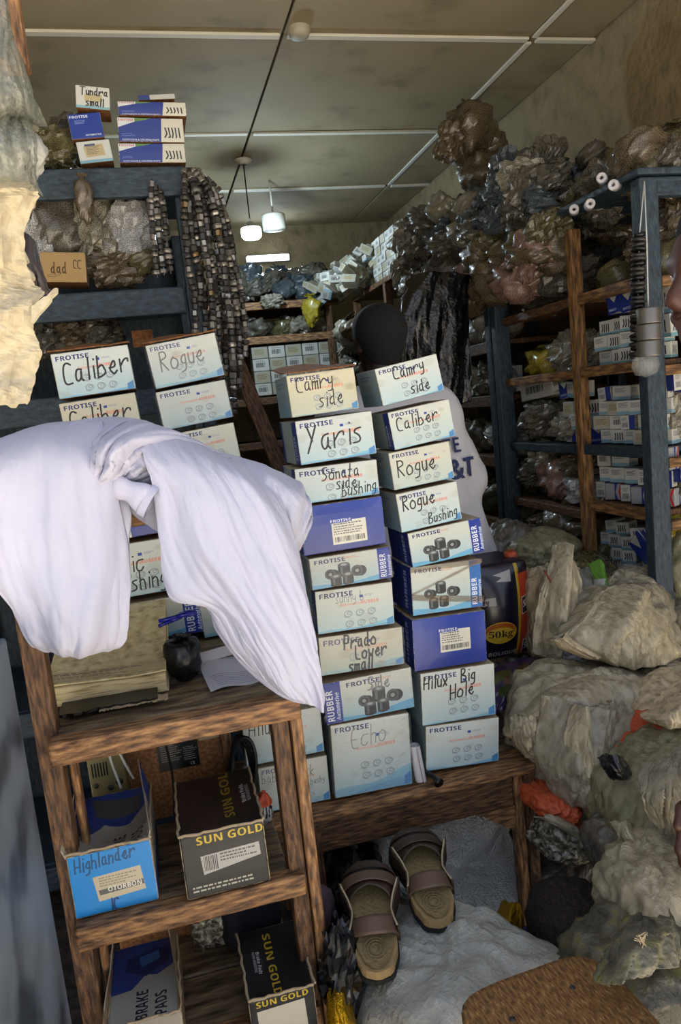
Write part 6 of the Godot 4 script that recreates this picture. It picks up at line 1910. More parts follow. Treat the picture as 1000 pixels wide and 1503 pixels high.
# ---------- sandals: x across, y up, toe towards -z; heel at the origin
func sole_half(t: float, side: float) -> float:
	var k: Array = [0.0, 0.026, 0.033, 0.034, 0.032, 0.031, 0.035, 0.041, 0.045, 0.043, 0.034, 0.0]
	var s := clampf(t, 0.0, 1.0) * 11.0
	var i := mini(int(s), 10)
	var w: float = lerpf(k[i], k[i + 1], smoothstep(0.0, 1.0, s - i) if i in [0, 10] else s - i)
	if i == 0: w = 0.026 * sqrt(1.0 - pow(1.0 - s, 2.0))
	if i == 10: w = 0.034 * sqrt(maxf(0.0, 1.0 - pow(s - 10.0, 2.0)))
	return w * (1.0 + 0.06 * side * (t - 0.5))

func sandal(label: String, heel: Vector3, toe: Vector3, mirror: float) -> void:
	var t := thing("sandal", label, "sandal", heel, Vector3.ZERO, "pair of brown sandals")
	var d := (toe - heel).normalized()
	var x := d.cross(Vector3.UP).normalized()
	t.basis = Basis(x * 1.36, x.cross(d), -d)
	var L := 0.285
	var layer := func(called: String, y0: float, y1: float, grow: float, m: Material) -> void:
		var st := tool_(true)
		var n := 40
		for i in n:
			var a := float(i) / n
			var b := float(i + 1) / n
			var wa: float = sole_half(a, 1) + grow
			var wb: float = sole_half(b, 1) + grow
			if a == 0.0: wa = 0.004
			if b >= 1.0: wb = 0.004
			var za := -a * (L + grow * 2) + grow
			var zb := -b * (L + grow * 2) + grow
			var lift := func(s: float) -> float: return 0.012 * pow(maxf(0.0, s - 0.7) / 0.3, 2.0) + 0.006 * (1.0 - s)
			var ua: float = lift.call(a)
			var ub: float = lift.call(b)
			st.set_smooth_group(-1)
			quad(st, [Vector3(-wa, y1 + ua, za), Vector3(wa, y1 + ua, za), Vector3(wb, y1 + ub, zb), Vector3(-wb, y1 + ub, zb)])
			quad(st, [Vector3(-wa, y0 + ua, za), Vector3(-wb, y0 + ub, zb), Vector3(wb, y0 + ub, zb), Vector3(wa, y0 + ua, za)])
			quad(st, [Vector3(wa, y0 + ua, za), Vector3(wb, y0 + ub, zb), Vector3(wb, y1 + ub, zb), Vector3(wa, y1 + ua, za)])
			quad(st, [Vector3(-wa, y0 + ua, za), Vector3(-wa, y1 + ua, za), Vector3(-wb, y1 + ub, zb), Vector3(-wb, y0 + ub, zb)])
			if i == 0: quad(st, [Vector3(-wa, y0 + ua, za), Vector3(wa, y0 + ua, za), Vector3(wa, y1 + ua, za), Vector3(-wa, y1 + ua, za)])
		obj(called, [st, m], t)
	layer.call("outsole", 0.0, 0.010, 0.002, M.sole_dark)
	layer.call("midsole", 0.0105, 0.030, 0.0, M.sole_tan)
	# footbed: a shallow dish
	var st := tool_(true)
	sheet(st, 16, 40, func(u, v):
		var w := maxf(sole_half(clampf(v, 0.015, 0.985), 1) - 0.005, 0.002)
		var s: float = u * 2.0 - 1.0
		return Vector3(s * w, 0.0325 + 0.006 * (1.0 - v) + 0.012 * pow(maxf(0.0, v - 0.7) / 0.3, 2.0) + 0.004 * s * s + 0.0012 * noise.get_noise_2d(u * 800, v * 2000), -0.006 - v * (L - 0.012)), Vector2(1, 1))
	obj("footbed", [st, M.footbed], t)
	for k in 3:
		st = tool_(true)
		var c := Vector3(0, 0.0405, -0.05)
		tube(st, ring_path(c, Vector3(0.018 - k * 0.005, 0, 0), Vector3(0, -0.0005, 0.026 - k * 0.007), 24), 0.0012, 5, false)
		obj("heel_print", [st, M.footbed], t)
	var arch := func(called: String, t0: float, t1: float, h0: float, h1: float, m: Material, thick: float, out: float, cut := 0.0) -> void:
		var sh := tool_(true)
		slab(sh, 26, 16, func(u, v):
			var s := lerpf(t0, t1, v)
			if cut > 0.0 and v < 0.5: s += cut * (1.0 - v * 2.0) * pow(1.0 - absf(u * 2.0 - 1.0), 0.8)
			var w := sole_half(minf(s, 0.985), 1) + out
			var a: float = PI * u
			var h := lerpf(h0, h1, pow(v, 1.3))
			var lift := 0.012 * pow(maxf(0.0, s - 0.7) / 0.3, 2.0)
			return Vector3(-cos(a) * w * (1.0 - 0.12 * sin(a)), 0.016 + lift + pow(sin(a), 0.62) * h + 0.0015 * noise.get_noise_2d(u * 500, v * 500), -s * L), -thick)
		obj(called, [sh, m], t)
	arch.call("vamp", 0.52, 0.97, 0.066, 0.026, M.leather, 0.003, 0.003, 0.10)
	arch.call("velcro_strap", 0.66, 0.78, 0.068, 0.058, M.leather_pale if mirror > 0 else M.leather, 0.003, 0.005)
	arch.call("toe_band", 0.84, 0.90, 0.050, 0.044, M.leather, 0.002, 0.005)
	# heel strap, arched across and leaning forward
	st = tool_(true)
	slab(st, 26, 6, func(u, v):
		var a: float = PI * u
		var s: float = 0.24 + 0.13 * v + 0.05 * pow(absf(cos(a)), 3.0)
		return Vector3(-cos(a) * (sole_half(s, 1) + 0.004), 0.020 + pow(sin(a), 0.7) * (0.050 + 0.012 * v), -s * L + 0.01 * sin(a)), -0.003)
	obj("heel_strap", [st, M.leather_pale], t)
	for s in [-1.0, 1.0]:
		st = tool_(true)
		slab(st, 20, 4, func(u, v):
			var q := lerpf(0.28, 0.68, u)
			return Vector3(s * (sole_half(q, 1) + 0.003 - 0.004 * sin(u * PI)), 0.020 + v * (0.036 + 0.02 * u) * (0.75 + 0.25 * absf(u * 2.0 - 1.0)), -q * L), 0.003 * s)
		obj("side_strap", [st, M.leather], t)
		st = tool_(true)
		var edge := []
		for i in 16:
			var u := i / 15.0
			var q := lerpf(0.30, 0.66, u)
			edge.append(Vector3(s * (sole_half(q, 1) + 0.003 - 0.004 * sin(u * PI)), 0.0215 + (0.036 + 0.02 * u) * (0.75 + 0.25 * absf(u * 2.0 - 1.0)), -q * L))
		tube(st, edge, 0.0016, 5)
		obj("piping", [st, M.card_pale], t)

func floor_things() -> void:
	sandal("left brown sandal of the pair, nearer the desk, heel towards the viewer", py_(558, 1448, 0.375), py_(537, 1262, 0.43), 1.0)
	sandal("right brown sandal of the pair, set further back beside the other", py_(648, 1372, 0.385), py_(606, 1245, 0.42), -1.0)
	# milky bag that carries them
	var t := thing("milky_bag", "large milky white plastic bag under the brown sandals", "bag", Vector3(0.455, 0.185, -1.30), Vector3(0, 0.3, 0))
	var st := tool_(true)
	lump(st, Vector3(0.42, 0.42, 0.52), 61, 0.14, 0.05, 0.0, 64, 44, 2.8, 0.2)
	obj("film", [st, M.plastic_white], t)
	st = tool_(true)
	drape(st, [[[600, 1400, -1.22], [650, 1372, -1.25], [715, 1330, -1.38]], [[590, 1440, -1.16], [660, 1410, -1.18], [728, 1385, -1.30]], [[560, 1490, -1.12], [640, 1470, -1.12], [715, 1440, -1.22]], [[540, 1540, -1.10], [620, 1540, -1.08], [700, 1510, -1.16]]], 50, 50, 0.03, 0.022, 1.8, 0.002, 3.0, 0.003, 0.6)
	obj("crumpled_side", [st, M.plastic_white], t)
	st = tool_(true)
	drape(st, [[[660, 1330, -1.45], [690, 1310, -1.5], [712, 1300, -1.55]], [[668, 1370, -1.36], [700, 1350, -1.40], [726, 1340, -1.45]], [[672, 1400, -1.30], [705, 1390, -1.33], [730, 1385, -1.38]]], 26, 26, 0.01, 0.012, 1.8, 0.002, 3.5, 0.003)
	obj("folded_corner", [st, M.plastic_white], t)
	# silver-clear sheeting at the back, under the bench
	t = thing("clear_sheeting", "crumpled shiny clear plastic sheeting under the bench behind the sandals", "plastic sheet")
	st = tool_(false)
	drape(st, [[[540, 1235, -1.95], [600, 1215, -2.02], [680, 1215, -2.02], [740, 1245, -1.95], [790, 1270, -1.90]], [[545, 1275, -1.86], [610, 1262, -1.90], [690, 1265, -1.90], [745, 1285, -1.86], [804, 1292, -1.84]], [[600, 1320, -1.80], [640, 1310, -1.80], [700, 1310, -1.80], [740, 1320, -1.80], [798, 1308, -1.82]], [[640, 1350, -1.78], [670, 1345, -1.76], [705, 1345, -1.76], [735, 1342, -1.77], [775, 1330, -1.80]]], 80, 46, 0.03, 0.055, 4.0, 0.002, 8.0, 0.022, 0.8)
	var sh := mat("shiny_clear", Color(0.86, 0.86, 0.84), 0.26, null, Vector3.ONE * 6.0, true, crinkle, 1.2)
	sh.metallic = 0.55
	sh.clearcoat_enabled = true
	obj("sheet", [st, sh], t)
	st = tool_(true)
	lump(st, Vector3(0.50, 0.30, 0.26), 71, 0.2, 0.08, 0.0, 50, 30, 2.6, 0.2)
	var o := obj("bundle", [st, sh], t)
	o.position = Vector3(0.62, 0.13, -2.0)
	# glittering wrappings
	for q in [["gold foil wrapping beside the bench leg", [[[738, 1325, -1.64], [752, 1322, -1.62], [766, 1330, -1.64]], [[724, 1365, -1.57], [742, 1368, -1.54], [762, 1372, -1.57]], [[716, 1425, -1.48], [732, 1420, -1.45], [752, 1405, -1.48]]], "gold_foil"], ["gold and black wrapping by the desk leg", [[[484, 1440, -1.34], [500, 1450, -1.32], [518, 1470, -1.34]], [[484, 1475, -1.30], [502, 1485, -1.28], [520, 1500, -1.30]], [[480, 1530, -1.27], [505, 1535, -1.25], [530, 1540, -1.27]]], "gold_foil"], ["crumpled strip of gold foil between the sandal and the desk leg", [[[486, 1366, -1.42], [495, 1364, -1.40], [506, 1370, -1.42]], [[498, 1390, -1.38], [508, 1402, -1.36], [516, 1410, -1.38]], [[496, 1440, -1.34], [506, 1446, -1.32], [516, 1450, -1.34]]], "gold_foil"]]:
		t = thing("gold_wrapping", q[0], "wrapping")
		st = tool_(true)
		drape(st, q[1], 30, 30, 0.01, 0.012, 2.0, 0.002, 5.0, 0.006)
		obj("foil", [st, M[q[2]]], t)
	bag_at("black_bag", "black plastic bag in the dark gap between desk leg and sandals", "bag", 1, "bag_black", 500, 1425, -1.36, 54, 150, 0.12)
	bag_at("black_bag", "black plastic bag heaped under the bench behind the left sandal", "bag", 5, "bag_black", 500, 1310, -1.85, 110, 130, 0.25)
	bag_at("purple_bag", "dull purple bag showing beside the desk's right post", "bag", 0, "purple_cloth", 474, 1360, -1.47, 36, 110, 0.1)
	for q in [["red-flowered cloth scrap beside the gold foil", Color(0.55, 0.10, 0.10), 748, 1416, 26], ["blue cloth scrap beside the bench leg, above the red one", Color(0.08, 0.14, 0.32), 760, 1385, 26]]:
		mat(q[0], q[1], 0.85)
		bag_at("cloth_scrap", q[0], "cloth", 3, q[0], q[2], q[3], -1.60, q[4], 44, 0.08)

# ---------- sacks on the floor at the right
func sack(label: String, m: String, px: float, py: float, z: float, wpx: float, hpx: float, dep: float, roll: float, seed_: int, fold := 0.16, neck := 0.0, boxy := 2.6, called := "sack") -> Node3D:
	var p := pz(px, py, z)
	var s := -(cam_basis.inverse() * (p - EYE)).z / FOCAL
	var t := thing(called, label, "sack", p, Vector3(0, 0, roll))
	var st := tool_(true)
	lump(st, Vector3(wpx * s, hpx * s, dep), seed_, fold, 0.035, neck, 72, 52, boxy)
	obj("body", [st, M[m]], t)
	return t

func flap(t: Node3D, called: String, m: String, rows: Array, folds := 0.02, seed_ := 1.0, bulge := 0.02, nu := 44, nv := 36, skew := 0.0) -> void:
	# pieces of a sack given in the room are moved into the sack's own axes
	var st := tool_(true)
	drape(st, rows, nu, nv, bulge, folds, 1.7, 0.002, seed_, 0.003, skew)
	var o := obj(called, [st, M[m]], t)
	o.transform = t.transform.affine_inverse()

func sacks() -> void:
	# the tall sack printed 50kg
	var im := img(360, 620, Color(0.085, 0.07, 0.13))
	fill_poly(im, [Vector2(262, 0), Vector2(292, 0), Vector2(262, 300), Vector2(252, 620), Vector2(230, 620), Vector2(240, 300)], Color(0.72, 0.60, 0.16))
	fill_poly(im, [Vector2(275, 60), Vector2(360, 60), Vector2(360, 620), Vector2(246, 620), Vector2(258, 300)], Color(0.70, 0.22, 0.08))
	fill_poly(im, [Vector2(284, 0), Vector2(360, 0), Vector2(360, 70), Vector2(280, 76)], Color(0.12, 0.09, 0.13))
	for q in [[262, 220], [262, 500]]:
		fill_poly(im, [Vector2(q[0] + 12, q[1]), Vector2(q[0] + 76, q[1] - 6), Vector2(q[0] + 70, q[1] + 104), Vector2(q[0] + 4, q[1] + 110)], Color(0.80, 0.78, 0.74))
		fill_poly(im, [Vector2(q[0] + 18, q[1] + 6), Vector2(q[0] + 70, q[1]), Vector2(q[0] + 64, q[1] + 98), Vector2(q[0] + 10, q[1] + 104)], Color(0.08, 0.07, 0.12))
		hand(im, "Sun", q[0] + 20, q[1] + 28, 5.0, 5, Color(0.8, 0.78, 0.74), 0.0)
	oval(im, Vector2(130, 420), 92, 74, Color(0.80, 0.66, 0.18))
	oval(im, Vector2(130, 408), 84, 56, Color(0.66, 0.34, 0.10))
	oval(im, Vector2(130, 432), 80, 50, Color(0.78, 0.64, 0.20))
	type_(im, "50kg", 62, 402, 44, Color(0.09, 0.07, 0.12), "Droid Serif:b", 1.0)
	type_(im, "BOLIQUE", 66, 555, 26, Color(0.78, 0.76, 0.74), "Droid Sans:b", 1.1)
	fill_poly(im, [Vector2(120, 60), Vector2(230, 40), Vector2(220, 110), Vector2(130, 100), Vector2(170, 80)], Color(0.62, 0.60, 0.58))
	fill_poly(im, [Vector2(10, 196), Vector2(110, 190), Vector2(112, 240), Vector2(10, 246)], Color(0.60, 0.58, 0.56))
	hand(im, "mfy", 20, 196, 5.0, 5, Color(0.12, 0.10, 0.14))
	smudge(im, 10, 9, Color(0.35, 0.30, 0.26), 0.10)
	var t := thing("printed_sack", "dark purple and orange sack printed 50kg, standing behind the right stack", "sack", pz(741, 968, -2.12))
	var sts := []
	for i in 6: sts.append(tool_(i == 4))
	var pm := paper(im, 0.3, 0.3)
	rbox(sts, Vector3(0.205, 0.315, 0.2), 0.02, Vector3i(14, 16, 6), Transform3D(Basis(), Vector3(0.003, 0.155, -0.11)), 0.02, 0.35, func(p):
		p.z += 0.05 * (1.0 - pow(p.x / 0.1025, 2.0)) * (1.0 - pow(p.y / 0.158, 2.0)) * signf(p.z)
		return p)
	obj("body", [sts[0], M.orange_sack, sts[1], M.sack_dark, sts[2], M.purple_dark, sts[3], M.sack_dark, sts[4], pm, sts[5], M.sack_dark], t)
	var st := tool_(true)
	lump(st, Vector3(0.035, 0.05, 0.035), 5, 0.25, 0.1, 0.3, 34, 26)
	var o := obj("tied_ear", [st, M.orange_sack], t)
	o.position = Vector3(0.09, 0.31, -0.09)
	# white woven sack with a peak
	t = sack("off-white woven sack with a tall peaked corner, leaning on the printed sack", "sack_pale", 815, 905, -2.12, 92, 150, 0.26, 0.05, 101, 0.16, 0.0, 3.0)
	flap(t, "peak", "sack_pale", [[[812, 800, -2.05], [823, 794, -2.05], [832, 806, -2.06]], [[803, 838, -1.99], [825, 835, -1.96], [850, 836, -2.0]], [[788, 890, -1.97], [820, 890, -1.93], [856, 885, -1.98]], [[781, 960, -1.97], [815, 965, -1.94], [838, 955, -1.98]]], 0.02, 11.0, 0.02, 40, 50, 0.3)
	for q in [[[800, 838], [812, 862], [818, 888]], [[845, 896], [838, 880], [852, 892]]]:
		var s2 := tool_(true)
		tube(s2, spline([pz(q[0][0], q[0][1], -1.955), pz(q[1][0], q[1][1], -1.95), pz(q[2][0], q[2][1], -1.945)], 10), 0.0025, 5)
		o = obj("red_stitch", [s2, mat("red_thread", Color(0.45, 0.10, 0.09), 0.8)], t)
		o.transform = t.transform.affine_inverse()
	# green-white wrapper on top
	t = thing("green_wrapper", "bright green and white plastic wrapper crumpled above the sacks", "wrapper")
	for q in [["green_side", Color(0.30, 0.48, 0.14), [[[862, 828, -2.06], [878, 820, -2.05], [888, 838, -2.05]], [[872, 845, -2.02], [886, 850, -2.0], [890, 858, -2.01]], [[876, 862, -2.0], [884, 872, -1.98], [889, 878, -2.0]]]], ["white_side", Color(0.62, 0.64, 0.60), [[[872, 850, -2.01], [884, 848, -1.99], [890, 856, -2.0]], [[872, 868, -1.99], [882, 870, -1.97], [889, 868, -1.98]], [[874, 882, -1.98], [880, 884, -1.96], [886, 880, -1.97]]]], ["clear_side", Color(0.38, 0.37, 0.34), [[[808, 832, -2.06], [830, 834, -2.04], [862, 836, -2.05]], [[812, 848, -2.03], [835, 850, -2.0], [866, 850, -2.02]], [[830, 862, -2.02], [848, 866, -1.99], [870, 868, -2.0]]]]]:
		mat(q[0], q[1], 0.25, null, Vector3.ONE * 8.0, true, crinkle, 0.6)
		flap(t, q[0], q[0], q[2], 0.012, 3.0, 0.01, 26, 26)
	# crumpled sack lying across
	t = sack("crumpled grey woven sack with faded dark print, lying across the white one", "sack_grey", 900, 920, -2.0, 190, 118, 0.3, -0.12, 103, 0.2, 0.0, 2.6)
	flap(t, "mouth", "sack_pale", [[[843, 896, -1.93], [870, 872, -1.92], [925, 856, -1.93], [955, 878, -1.95]], [[822, 925, -1.86], [868, 905, -1.83], [925, 900, -1.82], [985, 915, -1.87]], [[809, 940, -1.85], [862, 940, -1.80], [930, 940, -1.79], [1000, 945, -1.84]], [[858, 962, -1.84], [900, 972, -1.80], [945, 975, -1.80], [1005, 968, -1.85]]], 0.03, 13.0, 0.02, 70, 50, 0.8)
	flap(t, "folded_edge", "sack_cream", [[[806, 938, -1.83], [818, 932, -1.81], [830, 930, -1.82]], [[825, 952, -1.81], [838, 946, -1.79], [850, 944, -1.80]], [[860, 966, -1.80], [872, 964, -1.78], [882, 960, -1.79]]], 0.006, 15.0)
	t = sack("pale pinkish-grey sack corner with red stripe behind the lying sack", "sack_pale", 925, 878, -2.08, 90, 70, 0.2, 0.2, 104, 0.24)
	sack("bundle of clear plastic wedged between the white and the lying sack", "bag_silver", 842, 962, -1.95, 66, 36, 0.14, 0.0, 105, 0.25, 0.0, 2.6, "plastic_bundle")
	# colourful wrappers under the printed sack
	t = thing("purple_wrapper", "glossy purple packaging with green and brown pictures under the printed sack", "wrapper", Vector3.ZERO)
	im = img(256, 200, Color(0.16, 0.10, 0.26))
	for q in [[40, 60, 30, Color(0.30, 0.30, 0.10)], [80, 90, 30, Color(0.36, 0.20, 0.08)], [60, 120, 26, Color(0.16, 0.22, 0.08)], [150, 130, 22, Color(0.35, 0.55, 0.18)], [150, 130, 13, Color(0.7, 0.75, 0.6)], [110, 60, 28, Color(0.30, 0.22, 0.10)], [90, 160, 14, Color(0.45, 0.38, 0.62)]]: oval(im, Vector2(q[0], q[1]), q[2], q[2] * 0.8, q[3])
	fill_poly(im, [Vector2(180, 70), Vector2(236, 20), Vector2(246, 34), Vector2(196, 90)], Color(0.62, 0.60, 0.64))
	st = tool_(true)
	drape(st, [[[722, 985, -2.0], [760, 968, -2.0], [805, 965, -1.98], [860, 962, -1.97]], [[720, 1015, -1.93], [760, 1000, -1.9], [805, 988, -1.90], [855, 972, -1.92]], [[718, 1050, -1.9], [745, 1040, -1.86], [790, 1010, -1.86], [830, 990, -1.88]]], 50, 30, 0.01, 0.015, 2.0, 0.002, 21.0)
	obj("film", [st, paper(im, 0.25, 0.4)], t)
	# the big sack in the middle
	t = sack("big dirty beige woven sack with a dark smeared middle, slumped beside the stacks", "sack_pale", 850, 1075, -1.80, 215, 190, 0.34, -0.1, 107, 0.14, 0.0, 2.8)
	flap(t, "top_fold", "sack_pale", [[[735, 1048, -1.90], [800, 985, -1.92], [860, 968, -1.90], [944, 980, -1.88]], [[742, 1060, -1.80], [805, 1010, -1.74], [870, 995, -1.72], [946, 1000, -1.78]], [[740, 1078, -1.76], [800, 1030, -1.68], [868, 1022, -1.66], [930, 1024, -1.72]], [[758, 1085, -1.74], [805, 1048, -1.68], [865, 1040, -1.66], [922, 1035, -1.72]]], 0.016, 17.0, 0.01, 70, 36)
	flap(t, "front_fold", "sack_grey", [[[790, 1020, -1.66], [850, 1030, -1.62], [905, 1030, -1.64], [940, 1050, -1.70]], [[795, 1080, -1.63], [850, 1075, -1.58], [910, 1075, -1.60], [966, 1076, -1.68]], [[796, 1125, -1.62], [845, 1130, -1.56], [895, 1125, -1.58], [925, 1105, -1.64]], [[815, 1172, -1.62], [850, 1170, -1.57], [885, 1158, -1.58], [905, 1148, -1.62]]], 0.032, 19.0, 0.02, 80, 70, 0.4)
	flap(t, "flap_corner", "sack_pale", [[[840, 1035, -1.60], [852, 1030, -1.58], [866, 1045, -1.58]], [[832, 1080, -1.57], [852, 1078, -1.55], [872, 1082, -1.56]], [[832, 1130, -1.56], [852, 1132, -1.54], [870, 1128, -1.55]]], 0.014, 23.0)
	sack("small knotted beige bag at the left side of the big dirty sack", "sack_pale", 776, 1082, -1.70, 40, 70, 0.1, 0.2, 108, 0.22, 0.0, 2.4)
	sack("dusty grey sack squeezed behind the bench end, under the big dirty one", "sack_dark", 765, 1110, -1.88, 70, 120, 0.2, 0.0, 109, 0.18)
	# orange net sacks between them
	for q in [["orange woven sack showing between the big dirty sack and the striped one", 915, 1118, -1.53, 90, 52, 0.5], ["orange-red sack showing low beside the bench end", 806, 1176, -1.64, 60, 40, -0.2], ["second orange-red sack low beside the bench end, behind the other", 836, 1186, -1.66, 56, 46, 0.1], ["small orange sack corner under the pale striped sack at the right", 958, 1080, -1.54, 60, 46, 0.4]]:
		sack(q[0], "orange_sack", q[1], q[2], q[3], q[4], q[5], 0.2, q[6], 110 + int(q[1]) % 7, 0.2)
	# the striped cream sacks at the right edge
	t = sack("cream sack with fine dark stripes at the right edge of the pile", "sack_cream", 990, 1040, -1.62, 130, 76, 0.26, 0.35, 115, 0.14)
	flap(t, "gathered_mouth", "sack_cream", [[[945, 1048, -1.56], [965, 1030, -1.54], [1000, 1005, -1.54], [1040, 985, -1.56]], [[942, 1052, -1.52], [970, 1046, -1.48], [1005, 1030, -1.47], [1045, 1015, -1.5]], [[948, 1056, -1.52], [975, 1062, -1.48], [1008, 1060, -1.47], [1045, 1050, -1.5]]], 0.012, 25.0, 0.02, 60, 24)
	t = sack("grey-brown sack above the striped cream one at the right edge", "sack_grey", 965, 1018, -1.78, 120, 56, 0.22, 0.25, 116, 0.18)
	t = sack("limp grey sack hanging down at the right edge below the lying one", "sack_dark", 985, 985, -1.95, 70, 60, 0.2, 0.0, 117, 0.2)
	# the large plastic-covered sack lower right
	t = sack("large greenish-grey plastic sack with brown streaks at the right edge", "sack_green", 985, 1180, -1.42, 215, 180, 0.34, 0.1, 119, 0.13, 0.0, 2.6)
	flap(t, "streaked_fold", "sack_grey", [[[940, 1120, -1.34], [975, 1100, -1.30], [1040, 1085, -1.30]], [[940, 1165, -1.29], [985, 1150, -1.24], [1045, 1140, -1.24]], [[960, 1210, -1.28], [995, 1215, -1.23], [1045, 1205, -1.24]], [[975, 1245, -1.29], [1000, 1248, -1.25], [1045, 1240, -1.26]]], 0.024, 27.0, 0.02, 60, 50, 0.9)
	flap(t, "dark_neck", "bag_black", [[[878, 1112, -1.44], [895, 1104, -1.42], [915, 1112, -1.44]], [[888, 1130, -1.42], [905, 1124, -1.40], [925, 1126, -1.42]], [[895, 1142, -1.42], [910, 1140, -1.40], [928, 1140, -1.42]]], 0.01, 28.0, 0.01, 24, 20)
	t = sack("grey-green sack between the big dirty one and the streaked plastic one", "sack_green", 865, 1175, -1.66, 110, 110, 0.22, -0.3, 121, 0.14)
	t = sack("dusky plastic bag with a pale gathered mouth, low in the middle of the pile", "sack_dark", 920, 1262, -1.42, 92, 128, 0.2, 0.3, 122, 0.14)
	flap(t, "gathered_mouth", "sack_pale", [[[898, 1208, -1.36], [910, 1200, -1.34], [924, 1206, -1.36]], [[912, 1232, -1.32], [924, 1226, -1.30], [936, 1230, -1.32]], [[930, 1258, -1.31], [940, 1252, -1.30], [950, 1254, -1.31]]], 0.012, 31.0, 0.01, 24, 24)
	t = sack("clear plastic sack with orange scraps inside beside the bench leg", "bag_pale", 830, 1222, -1.66, 100, 62, 0.2, -0.25, 123, 0.18)
	flap(t, "grey_rim", "sack_grey", [[[784, 1200, -1.56], [800, 1192, -1.55], [818, 1196, -1.56]], [[810, 1208, -1.54], [830, 1208, -1.52], [850, 1216, -1.54]], [[840, 1226, -1.54], [858, 1232, -1.53], [872, 1242, -1.54]]], 0.008, 33.0, 0.01, 24, 14)
	sack("round brown mesh sack on the floor behind the stool", "mesh_brown", 842, 1362, -1.46, 120, 125, 0.24, 0.0, 125, 0.08, 0.0, 2.2)
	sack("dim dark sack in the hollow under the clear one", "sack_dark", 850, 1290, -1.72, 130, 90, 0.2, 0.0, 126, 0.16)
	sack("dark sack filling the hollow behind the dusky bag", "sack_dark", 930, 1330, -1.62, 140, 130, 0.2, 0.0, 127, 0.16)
	# lower right corner
	t = sack("large beige sack rising at the lower right edge", "sack_pale", 985, 1330, -1.22, 170, 190, 0.3, 0.35, 129, 0.12, 0.0, 2.6)
	t = sack("large grey-green sack with yellow patches filling the lower right corner", "sack_patched", 955, 1450, -1.12, 230, 190, 0.32, 0.3, 131, 0.14, 0.0, 2.7)
	flap(t, "mouth_fold", "sack_patched", [[[905, 1370, -1.06], [935, 1350, -1.04], [990, 1340, -1.04]], [[885, 1400, -1.03], [930, 1385, -0.99], [1000, 1372, -1.0]], [[868, 1440, -1.02], [925, 1425, -0.97], [1005, 1410, -0.98]]], 0.014, 35.0, 0.015, 50, 40, 0.15)
	st = tool_(true)
	var tuft := pz(936, 1376, -0.985)
	for i in 16: tube(st, spline([tuft, tuft + Vector3(rng.randf_range(-0.006, 0.012), rng.randf_range(-0.008, 0.01), 0.006), tuft + Vector3(rng.randf_range(-0.014, 0.016), rng.randf_range(-0.03, 0.014), 0.008)], 8), 0.0006, 4)
	o = obj("thread_tuft", [st, M.card_pale], t)
	o.transform = t.transform.affine_inverse()
	# filling behind, up to the racks
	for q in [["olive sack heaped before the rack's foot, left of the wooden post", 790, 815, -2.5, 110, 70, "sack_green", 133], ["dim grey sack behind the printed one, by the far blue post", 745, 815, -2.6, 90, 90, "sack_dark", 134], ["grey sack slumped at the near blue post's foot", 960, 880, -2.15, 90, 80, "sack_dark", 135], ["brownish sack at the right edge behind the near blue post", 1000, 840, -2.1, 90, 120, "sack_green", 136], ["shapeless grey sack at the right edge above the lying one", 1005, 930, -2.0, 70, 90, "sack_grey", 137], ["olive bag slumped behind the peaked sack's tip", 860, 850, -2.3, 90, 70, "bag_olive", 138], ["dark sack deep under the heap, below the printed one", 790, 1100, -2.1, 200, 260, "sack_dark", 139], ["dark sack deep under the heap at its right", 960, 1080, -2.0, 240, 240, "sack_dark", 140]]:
		sack(q[0], q[6], q[1], q[2], q[3], q[4], q[5], 0.28, 0.0, q[7], 0.16)

